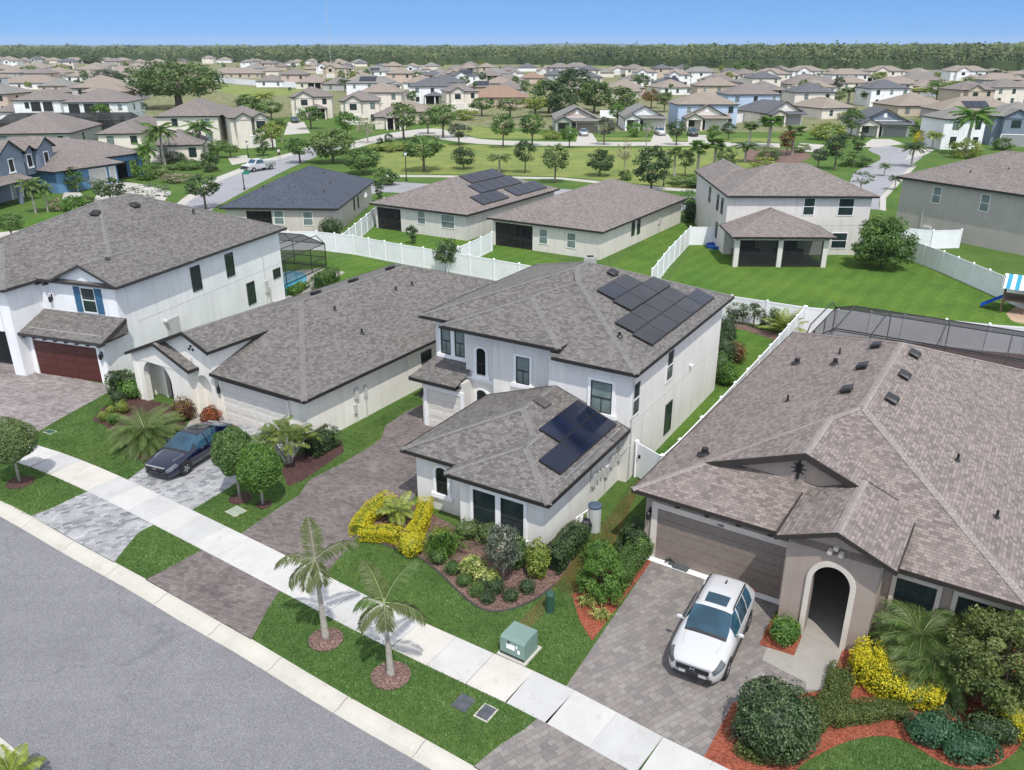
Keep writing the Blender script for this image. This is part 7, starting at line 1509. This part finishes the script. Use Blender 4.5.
h.hip(-5.6, e1 + .9, -1.2, 24.6, 2.95, .42, cap=False); h.hip(e1 - 2.5, e2 + .6, .7, 25, 3.7, .42, cap=False); h.done(); h.garage(.5, 3.0, 0, 2.3, m_gdoorW, m_trim, 4, .2); h.garage(3.8, min(8.6, e1 - .2), 0, 2.3, m_gdoorW, m_trim, 4, .2); mb = MB(); mb.box(e1 + 1, e2 - .7, 3.9, 3.98, 0, 2.5); h.part('porch_door', mb, m_glassD)
enclosure('dark screened pool enclosure behind the white balconied houses at left', G(2, 135), 4, [0, 4, 8, 12, 16, 20, 24, 28], [0, 4, 8], 3.0, 4.2, 1.5, m_screenD)
fence('bright white vinyl fence around the far green field beside the big oak', [(214, 81), (235, 84), (262, 86), (300, 88)], 2.6, 4); fence('white vinyl fence beside the pale blue and grey houses', [(772, 119), (745, 122), (730, 124)], 2.2, 3); fence('long white vinyl fence under the lanai of the grey house, far right', [(783, 96), (810, 97), (838, 99)], 2.6, 4); fence('white vinyl fence by the pink-gabled house', [(600, 118), (622, 118)], 2.0, 3)
g = G(432, 141); mb = MB()

# ------------------------------------------------------------------ trees
TP = {}
def tproto(kind, mat, v):
    k = (kind, mat, v)
    if k in TP: return TP[k]
    rr = np.random.default_rng(hash(kind) % 1000 + v * 7 if False else 100 + v * 7 + len(kind)); r2 = random.Random(v + 5); mb = MB()
    if kind in ('round', 'dense', 'sparse', 'spread', 'bush', 'col'):
        zc, rad, kk, cr, n, sz = dict(round=(.66, (.33, .33, .32), 44, .12, 30, .062), dense=(.56, (.36, .36, .42), 70, .13, 34, .06), sparse=(.66, (.34, .34, .32), 30, .09, 20, .05), spread=(.6, (.62, .58, .36), 130, .14, 40, .05), bush=(.42, (.5, .5, .44), 40, .17, 36, .085), col=(.5, (.2, .2, .46), 40, .1, 26, .06))[kind]
        th = .022 if kind != 'spread' else .045
        mb.tube([(0, 0, -.02), (.01, 0, .2), (0, .01, zc)], [th * 1.3, th, th * .6], 6)
        for i in range(7): a = i * 2.4; z = zc * r2.uniform(.4, .8); mb.tube([(0, 0, z), (math.cos(a) * rad[0] * .7, math.sin(a) * rad[1] * .7, zc + rad[2] * r2.uniform(-.2, .5))], [th * .5, th * .15], 4)
        Q, T = clumps((0, 0, zc), rad, kk, cr, n, sz, .6, .6, rr, .7)
    elif kind == 'palm':
        mb.tube([(0, 0, -.02), (.015, 0, .4), (0, .0, .74)], [.028, .022, .016], 7); Q, T = [], []
        for i in range(20):
            q, S = frond(i * 2.4 + r2.random() * .4, -.35 + 1.6 * (i + .5) / 20, .36 * r2.uniform(.85, 1.1), 1.4, .1, 15, .028, .7, r2); b = Vector((0, 0, .74)); t = r2.uniform(.3, .8); Q += [[tuple(v_ + b) for v_ in f] for f in q]; T += [t + r2.uniform(-.15, .15) for _ in q]
        Q, T = np.array(Q), np.array(T)
    else:  # sabal
        mb.tube([(0, 0, -.02), (.01, 0, .7)], [.03, .026], 7); Q, T = [], []
        for i in range(24):
            q, c = fanleaf(Vector((0, 0, .74)), i * 2.4, r2.uniform(-.6, 1.2), .12 * r2.uniform(.8, 1.2), .13, r2); t = r2.uniform(.2, .8); Q += q; T += [t + r2.uniform(-.15, .15) for _ in q]
        Q, T = np.array(Q), np.array(T)
    bk = m_palebark if kind in ('sparse', 'palm', 'sabal') else m_bark
    TP[k] = (mb.mesh('trunk', bk), quads_mesh('crown', Q, L[mat], T)); return TP[k]
def tree(label, px, py, pt, kind, mat, wpx=None, cat=None, group=None, k=0):
    g = G(px, py); hh = topz(px, py, pt); root = thing({'palm': 'palm_tree', 'sabal': 'sabal_palm', 'bush': 'bush', 'col': 'columnar_shrub'}.get(kind, 'tree'), label, cat or {'bush': 'bush', 'col': 'shrub', 'palm': 'palm tree', 'sabal': 'palm tree'}.get(kind, 'tree'), (g.x, g.y, 0), 0, group)
    nat = dict(round=.68, dense=.74, sparse=.7, spread=1.25, bush=1.05, col=.42, palm=.62, sabal=.44)[kind]; w_ = hh * nat if wpx is None else wpx * mpp(px, py); s = w_ / nat
    t, c = tproto(kind, mat, k % 3); rz = (px * 1.7) % 6.28
    a = link('trunk', t, root); b = link('crown', c, root)
    for o in (a, b): o.scale = (s, s, hh); o.rotation_euler = (0, 0, rz)
    return root
TR = [
 ('huge spreading oak rising above the left houses', 180, 108, 60, 'spread', 'oak', 92), 
 ('clipped rounded hedge before the cream wing house windows', 190, 169, 158, 'bush', 'mid', 30), ('flowering low shrubs along the side street lawn', 178, 182, 172, 'bush', 'pale', 30), ('green shrub beside the blue house porch', 146, 180, 162, 'bush', 'bright', 20), ('bright palm by the blue house porch corner', 150, 178, 140, 'palm', 'bright', 24), ('leafy tree behind the blue house roof', 140, 143, 122, 'round', 'mid', 26), ('low hedge between the slate-blue and bright blue drives', 84, 205, 194, 'bush', 'dark', 24), ('shrub mass left of the royal palm', 141, 168, 150, 'bush', 'mid', 22), ('small tree at the cream wing house front corner', 218, 158, 140, 'round', 'mid', 18), ('palm behind the cream house with twin gables', 258, 128, 100, 'palm', 'mid', 26), ('round green tree behind the far green field', 250, 112, 94, 'round', 'mid', 22), ('tree between the twin gabled houses and the oak', 272, 120, 100, 'round', 'olive', 22), ('dark tree beside the white balconied house', 134, 122, 100, 'round', 'dark', 26), ('shrubs along the far edge of the dark pool enclosure', 30, 116, 107, 'bush', 'mid', 30),
 ('dark round tree standing alone far left before the forest', 93, 66, 55, 'dense', 'dark', 21), ('olive clump of trees beside the far tan house at left', 32, 75, 64, 'bush', 'olive', 20), ('yellow-green trees right of the far tan house at left', 62, 74, 63, 'bush', 'lime', 13), ('grey-leaved spreading tree before the big oak', 108, 86, 69, 'round', 'silver', 26), ('dark loose tree right of the grey-leaved spreading tree', 123, 88, 74, 'round', 'dark', 16), ('low dark trees left of the grey-leaved spreading tree', 84, 88, 77, 'bush', 'dark', 18),
 ('bright yellow-green shrub beneath the white balconied houses', 90, 130, 115, 'bush', 'lime', 22), ('green tree right of the yellow-green shrub by the white balconied houses', 104, 127, 104, 'round', 'bright', 18),
 ('feathery palm in front of the slate-blue house', 36, 213, 175, 'palm', 'olive', 26), ('second feathery palm close to the slate-blue house porch', 48, 212, 181, 'palm', 'palm', 20), ('low green shrub with white flowers before the slate-blue house', 58, 211, 196, 'bush', 'pale', 16), ('broad cycad-like bush beside the slate-blue house lawn', 75, 212, 193, 'bush', 'bright', 22), ('cone-shaped dark green bush between the slate-blue and bright blue houses', 76, 192, 166, 'col', 'mid', 16), ('sparse young tree by the blue house garage', 92, 190, 176, 'sparse', 'silver', 12), ('dark round street tree in front of the bright blue house', 112, 207, 178, 'round', 'dark', 30), ('round street tree at the left edge above the white house roof', 13, 240, 213, 'round', 'mid', 26), ('sparse grey ornamental tree behind the white house roof', 150, 208, 184, 'sparse', 'silver', 46), 
 ('tall royal palm in front of the cream wing house', 165, 165, 119, 'palm', 'palm', 34), ('shorter bright palm left of the tall royal palm', 157, 160, 135, 'palm', 'bright', 24), ('bushy tall palm right of the tall royal palm', 203, 156, 117, 'palm', 'mid', 34), ('dark clipped hedge bush before the cream wing house', 173, 163, 150, 'bush', 'dark', 26), ('round dark clipped bush by the side street lawn', 211, 172, 150, 'bush', 'dark', 19), ('mixed shrub bed under the tall royal palm', 163, 177, 163, 'bush', 'olive', 30), ('dark street tree in front of the side street kerb', 206, 209, 174, 'round', 'dark', 31), ('small multi-stemmed tree left of the pickup truck', 231, 158, 144, 'round', 'mid', 17), ('narrow green tree right of the columned porch', 263, 156, 127, 'col', 'mid', 13), ('bright yellow-green tree behind the narrow green tree', 273, 150, 122, 'round', 'lime', 22), ('palm beside the bright yellow-green tree', 282, 142, 117, 'palm', 'palm', 16), ('round street tree beyond the slate roof on the side street', 300, 163, 139, 'round', 'mid', 27),
 ('green tree before the twin gabled houses', 311, 129, 106, 'round', 'mid', 24), ('broad bronze-green tree behind the slate roof', 333, 163, 128, 'dense', 'olive', 42), ('leafy tree right of the twin gabled houses', 348, 140, 112, 'round', 'bright', 22), ('pale pinkish bare-looking tree by the crescent street', 368, 143, 116, 'sparse', 'pale', 24), ('broad dark tree behind the slate roof right end', 363, 174, 147, 'dense', 'mid', 36), ('low rounded bush below the broad dark tree', 384, 185, 165, 'bush', 'mid', 28), ('small dark conifer by the slate-roofed house wall', 380, 199, 181, 'col', 'dark', 8), ('palm behind the pale pinkish tree', 373, 120, 99, 'palm', 'mid', 22),
 ('left round ball bush by the crescent street', 380, 144, 136.5, 'bush', 'dark', 8), ('right round ball bush by the crescent street', 389, 142, 132, 'bush', 'dark', 9), ('long yellow-green hedge bush at the park corner', 393, 150, 142, 'bush', 'lime', 44), ('twin-trunked tree at the bend of the crescent street', 404, 140, 103, 'round', 'olive', 30), ('tree right of the twin-trunked tree', 428, 134, 111, 'round', 'olive', 20), ('full green tree by the crescent street bend', 443, 138, 103, 'round', 'mid', 30), ('flat-topped small tree on the crescent verge', 459, 145, 124, 'round', 'silver', 24), ('spreading park tree right of the park lamp', 424, 171, 135, 'round', 'mid', 40), ('dense oval park tree behind the solar roof', 464, 169, 146, 'dense', 'dark', 22), ('low palm behind the solar-roofed house', 499, 172, 152, 'palm', 'olive', 28), ('tall oval street tree, left of two on the crescent verge', 503, 148, 113, 'round', 'mid', 22), ('tall oval street tree, right of two on the crescent verge', 532, 146, 112, 'round', 'mid', 24), ('slim park tree above the solar roof', 525, 173, 141, 'round', 'dark', 21), ('round park tree between the two brown roofs', 555, 183, 144, 'round', 'olive', 26), ('small bright street tree in front of the sage house', 569, 148, 126, 'round', 'bright', 18), ('silvery street tree right of the sage house', 604, 145, 117, 'round', 'silver', 20), ('weeping dense park tree above the brown roof', 600, 176, 150, 'dense', 'dark', 27), ('thin pale park tree right of the weeping tree', 624, 173, 137, 'sparse', 'pale', 17), ('low round bush at the foot of the thin pale tree', 626, 180, 168, 'bush', 'mid', 14), ('slim young street tree before the white-gabled house', 646, 147, 120, 'sparse', 'mid', 14), ('green shrub under the white-gabled house porch', 634, 137, 121, 'bush', 'bright', 16), ('bushy tree between the sage and white-gabled houses', 617, 125, 104, 'round', 'bright', 16), ('shrub row at the sage house porch', 552, 139, 129, 'bush', 'lime', 20),
 ('dark glossy magnolia with broad crown in the park', 651, 190, 145, 'dense', 'dark', 36), ('tall thin palm left of the two sabals in the park', 674, 177, 143, 'sabal', 'olive', 17), ('left of the two tall sabal palms in the park', 697, 178, 136, 'sabal', 'mid', 22), ('right of the two tall sabal palms in the park', 713, 177, 132, 'sabal', 'mid', 22), ('young tree between the palms in the park', 685, 176, 150, 'round', 'olive', 16), ('round tree right of the two tall sabal palms', 725, 174, 148, 'round', 'olive', 21), ('small dark street tree by the pale blue house drive', 676, 145, 120, 'round', 'dark', 18), ('dark street tree right of the paired garage doors', 728, 140, 123, 'round', 'dark', 15), ('bright yellow palm before the pale blue house', 726, 127, 103, 'palm', 'lime', 20), ('green shrub right of the paired garage doors', 714, 138, 123, 'bush', 'bright', 14), ('long dark hedge bush along the park street', 690, 185, 174, 'bush', 'mid', 50), ('low clipped hedge bush across the park street gap', 692, 202, 190, 'bush', 'bright', 42), ('low bushy palm at the park corner', 745, 162, 140, 'palm', 'dark', 30),
 ('sabal palm, leftmost of the group before the slate-grey roof', 749, 144, 119, 'sabal', 'mid', 17), ('broad bright sabal palm in the middle of its group', 768, 147, 112, 'sabal', 'bright', 26), ('sabal palm right of the purple-leaved tree', 792, 155, 122, 'sabal', 'mid', 24), ('purple-leaved tree at the park corner bed', 786, 156, 131, 'round', 'red', 17), ('round bush mass at the park corner bed', 768, 160, 145, 'bush', 'olive', 26), ('yellowish low shrub bed behind the off-white house roof', 764, 169, 156, 'bush', 'lime', 26), ('dark green tree beside the curved street', 834, 170, 134, 'round', 'dark', 24), ('bright shrub mass behind the dark tree at the curved street', 828, 140, 120, 'bush', 'lime', 34), ('clipped tree beside the path to the curved street', 818, 168, 148, 'round', 'silver', 16), ('leafy tree above the hedge by the curved street', 850, 139, 109, 'round', 'mid', 20), ('long bright hedge before the white far houses', 858, 120, 109, 'bush', 'lime', 36), ('narrow shrub at the white house near the curved street', 857, 153, 131, 'col', 'dark', 11), ('ground-cover shrubs inside the curved street bend', 853, 166, 152, 'bush', 'mid', 34), ('open-branched shrub behind the off-white house', 860, 192, 170, 'sparse', 'dark', 24), ('shrub with pale flowers in the corner bed', 800, 152, 143, 'bush', 'olive', 20),
 ('big feathery palm before the white-sided house at right', 966, 155, 102, 'palm', 'bright', 44), ('golden shrub left of the big feathery palm', 921, 145, 127, 'bush', 'yellow', 16), ('orange-yellow palm right of the golden shrub', 932, 149, 130, 'palm', 'palmy', 20), ('dark leaning palm by the curved street kerb', 911, 167, 140, 'palm', 'dark', 26), ('yellow-green bush under the big feathery palm', 963, 158, 136, 'bush', 'lime', 30), ('dark bush beside the dark slate house at right', 1002, 150, 136, 'bush', 'mid', 20), ('small cycad by the greige house corner', 894, 190, 174, 'palm', 'dark', 16), ('second small cycad by the greige house corner', 884, 176, 162, 'palm', 'mid', 14), ('shrub by the white house garage at the curved street', 915, 136, 121, 'col', 'dark', 12),
 ('dark dense oak, leftmost of the clump behind the sage house', 549, 113, 80, 'dense', 'dark', 36), ('dark dense oak, tallest of the clump behind the sage house', 575, 110, 69, 'dense', 'dark', 42), ('dark dense oak, rightmost of the clump behind the sage house', 594, 113, 79, 'dense', 'oak', 32), ('dark oak at the near foot of the clump behind the sage house', 562, 117, 92, 'dense', 'dark', 34), ('olive-brown tree right of the dark oak clump', 618, 114, 87, 'dense', 'olive', 38), ('light-leaved trees left of the dark oak clump', 535, 117, 96, 'round', 'lime', 28), ('pale loose tree by the crescent street left of the oak clump', 510, 118, 98, 'round', 'olive', 26), ('dark tree beneath the rust-brown roof', 482, 116, 98, 'round', 'mid', 24), ('bright hedge behind the crescent street trees', 466, 120, 108, 'bush', 'lime', 24), ('dark palm between the solar lanai and rust-brown roof', 465, 110, 93, 'palm', 'dark', 10), ('brownish tree right of the tan far roof', 651, 108, 90, 'round', 'red', 20), ('green tree right of the tan far roof', 640, 88, 74, 'round', 'mid', 18), ('bronze tree beside the pale blue house', 664, 112, 92, 'round', 'olive', 18), ('pale shrub row before the brown far house', 700, 96, 86, 'bush', 'mid', 22), ('bright shrub right of the pale shrub row', 716, 97, 87, 'bush', 'lime', 14),
 ('palm cluster left of the grey-roofed white house, far right', 848, 104, 85, 'sabal', 'olive', 18), ('palm cluster nearest the grey-roofed white house', 866, 106, 90, 'sabal', 'mid', 16), ('bushy palm left of the palm cluster', 838, 105, 90, 'round', 'olive', 14), ('yellow-green palms at the wall of the grey-roofed white house', 896, 103, 88, 'sabal', 'lime', 20), ('bright palm thicket right of the grey-roofed white house', 917, 104, 86, 'sabal', 'lime', 20), ('tall bright tree behind the tan roof, far right', 936, 103, 80, 'round', 'bright', 24), ('yellow-green tree before the white far house at right', 952, 100, 81, 'round', 'lime', 20), ('dark palm before the white far house at right', 965, 98, 76, 'palm', 'mid', 16), ('green thicket before the white far house at right', 980, 100, 86, 'bush', 'mid', 24), ('dark tree right of the white far house', 992, 92, 70, 'round', 'dark', 18), ('thicket at the right edge before the forest', 1008, 97, 82, 'bush', 'bright', 28), ('broad thicket cut by the right edge', 1026, 100, 86, 'bush', 'mid', 26), ('bushy bright tree by the white far house in the row against the trees', 878, 88, 72, 'round', 'lime', 16),
 ('dark tree left of the forest gap behind the far brown house', 706, 70, 57, 'round', 'dark', 22), ('pale broad tree behind the tan two-storey house', 770, 82, 64, 'dense', 'silver', 24), ('broad grey-green tree before the forest, right of the brown house', 745, 76, 61, 'dense', 'mid', 26), ('palm beside the solar-roofed white house, far left centre', 375, 100, 85, 'palm', 'mid', 18), ('dark palm cluster beside the twin gabled houses', 345, 92, 78, 'palm', 'dark', 16), ('yellow-green palm left of the dark palm cluster', 330, 90, 78, 'palm', 'lime', 14), ('bright tree at the left of the twin gabled houses', 266, 113, 90, 'palm', 'lime', 26), ('dark shrubs on the roofline left of the bright tree', 245, 106, 97, 'bush', 'dark', 20), ('bushy tree by the dark roofed solar house, centre', 459, 84, 75, 'bush', 'bright', 8), ('tree left of the dark roofed solar house, centre', 441, 84, 74, 'bush', 'mid', 12), ('dark tree before the far grey roofs, centre left', 416, 82, 71, 'round', 'mid', 12), ('small tree right of the dark roofed solar house', 474, 82, 72, 'round', 'mid', 10), ('brown-green tree before the far brown roof', 493, 87, 77, 'round', 'olive', 10),
]
for i, e in enumerate(TR): tree(*e[:7], k=i)
# small trees scattered between the far roofs
rs_ = random.Random(8); SC = []
for t in range(4000):
    yy = 58 + 50 * rs_.random() ** 1.9; x = rs_.uniform(-5, 1030)
    if yy < float(np.interp(x, [0, 300, 520, 700, 1024], [60, 63, 67, 70, 72])) or (208 < x < 335 and 70 < yy < 97) or (yy > 98 and (x < 400 or x > 480)): continue
    g = G(x, yy)
    if any((g.x - a) ** 2 + (g.y - b) ** 2 < 11 ** 2 for a, b in OCC) or any((g.x - a) ** 2 + (g.y - b) ** 2 < 7 ** 2 for a, b, *_ in SC): continue
    SC.append((g.x, g.y, x, yy))
    if len(SC) >= 170: break
SC.sort(key=lambda e: e[2]); cnt = {}
for i, (gx_, gy_, x, y) in enumerate(SC):
    ht = rs_.uniform(3.5, 7.5); kind = rs_.choice(('round', 'round', 'dense', 'bush', 'sabal')); nm = {'round': 'round-crowned', 'dense': 'dense', 'bush': 'low bushy', 'sabal': 'palm-like'}[kind]; m_ = rs_.choice(('dark', 'olive', 'mid', 'mid', 'lime')); far = 'forest edge rows' if y < 70 else 'middle far rows' if y < 80 else 'nearer far rows'
    c_ = cnt.get((nm, m_, far), 0); cnt[(nm, m_, far)] = c_ + 1; z = ht if kind != 'bush' else ht * .45; d_ = G(x, y); pt = y - z * FPX / (d_.y * cp + CAMH * sp) * cp
    tree(f"{dict(dark='dark', olive='olive', mid='green', lime='yellow-green')[m_]} {nm} tree between roofs, {ordn(c_)} of its kind from left in {far}", x, y, pt, kind, m_, group='trees among the far roofs', k=i)
# ------------------------------------------------------------------ the forest behind
def forest():
    rg = np.random.default_rng(77); xe = [-400, 0, 150, 300, 400, 520, 600, 700, 800, 900, 1024, 1500]; yb = [60, 59.5, 61, 63.5, 65, 64.5, 65.5, 68, 69, 69.5, 71, 71]
    Q, T = [], []
    for d0, d1, sp_, m, sz, hgt in ((0, 160, 6.5, 34, 1.9, 1.0), (160, 600, 10, 14, 3.2, 1.02), (600, 1800, 22, 8, 7, 1.05), (1800, 5000, 60, 6, 17, 1.1)):
        for px in np.arange(-90, 1115, sp_ / (1.0 if d0 == 0 else 1.3) * 1.15):
            ed = float(np.interp(px, xe, yb)); g0 = G(px, ed).y
            for dd in np.arange(d0, d1, sp_ * (1 if d0 == 0 else 1.4)):
                d = g0 + dd + rg.uniform(0, sp_); 
                x = (px - CX) / FPX * (d * cp + CAMH * sp) + rg.normal(0, sp_ * .5)
                nz = noise.noise(Vector((x * .006, d * .006, 0))); tall = (13.5 + 3.5 * float(np.interp(px, [0, 500, 800, 1024], [0, .2, 1, 1.3]))) * (1 + .2 * nz) * hgt * rg.uniform(.7, 1.15)
                if rg.random() < .05 and dd < 60: tall *= 1.25
                cr = np.array([sz * 1.5, sz * 1.5, min(tall * .42, 6) if dd > 32 else tall * .5]); P, dr = ellipsoid((x, d, tall - cr[2]), cr, m, .5, rg, .9)
                Q.append(leaves(P, dr + np.array([0, -.35, .75]), sz * 1.15, .8, .6, rg)); t = .46 + .6 * noise.noise(Vector((x * .013, d * .013, 3))) + rg.normal(0, .2); T.append(t + rg.normal(0, .07, m))
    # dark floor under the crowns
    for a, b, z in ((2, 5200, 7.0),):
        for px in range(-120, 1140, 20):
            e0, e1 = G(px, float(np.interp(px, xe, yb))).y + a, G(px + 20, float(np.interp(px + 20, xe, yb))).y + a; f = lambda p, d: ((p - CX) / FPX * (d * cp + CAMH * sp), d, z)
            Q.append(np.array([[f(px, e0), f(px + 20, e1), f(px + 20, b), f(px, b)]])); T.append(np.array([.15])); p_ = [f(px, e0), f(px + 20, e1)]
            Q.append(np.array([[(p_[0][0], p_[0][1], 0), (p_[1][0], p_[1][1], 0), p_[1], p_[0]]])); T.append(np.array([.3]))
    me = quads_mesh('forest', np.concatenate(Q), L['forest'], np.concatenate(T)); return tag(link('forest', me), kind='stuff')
forest()
mb = MB(); vs = []
for i in range(61):
    x = -6000 + i * 200; z = 17 + 14 * max(0, noise.noise(Vector((i * .23, 4, 0)))) + 14 * math.exp(-((x - 500) / 500) ** 2); vs += [(x, 6500, 0), (x, 6900, z), (x, 7600, 0)]
mb.add(vs, [(i * 3 + j, (i + 1) * 3 + j, (i + 1) * 3 + j + 1, i * 3 + j + 1) for i in range(60) for j in (0, 1)]); struct('hills', mb, plain('hill_green', (.05, .075, .04), .95, .3, .01), True)
# guyed radio mast
g = G(330, 66); dist = 850; bx = (331 - CX) / FPX * (dist * cp + CAMH * sp); root = thing('radio_mast', 'thin lattice radio mast rising into the sky above the forest', 'radio mast', (bx, dist, 0)); mb = MB(); Hm = 66
for a in range(3): c_, s_ = math.cos(a * 2.09) * .3, math.sin(a * 2.09) * .3; mb.tube([(c_, s_, 0), (c_, s_, Hm)], [.055, .055], 4)
for i in range(0, 60): z = i * Hm / 60; a = (i % 3) * 2.09; b = ((i + 1) % 3) * 2.09; mb.bar((math.cos(a) * .3, math.sin(a) * .3, z), (math.cos(b) * .3, math.sin(b) * .3, z + Hm / 60), .04, .04)
mb.build('lattice', m_utility, root); w_ = MB()
for a in range(3):
    for z in (28, 54): w_.tube([(0, 0, z), (math.cos(a * 2.09 + .5) * 28, math.sin(a * 2.09 + .5) * 28, 0)], [.012, .012], 3)
w_.build('guy_wire', m_utility, root)

# ------------------------------------------------------------------ the air
if HAZE:
    mb = MB(); mb.box(-5200, 5200, -120, 8000, -1.2, 68); ht = NT('haze'); ht.t.nodes.remove(ht.b); pv = ht.t.nodes.new('ShaderNodeVolumePrincipled'); pv.inputs['Color'].default_value = (.82, .9, 1, 1); pv.inputs['Density'].default_value = HAZE; ht.l(pv.outputs[0], ht.t.nodes['Material Output'].inputs['Volume']); tag(mb.build('haze', ht.m), kind='stuff')
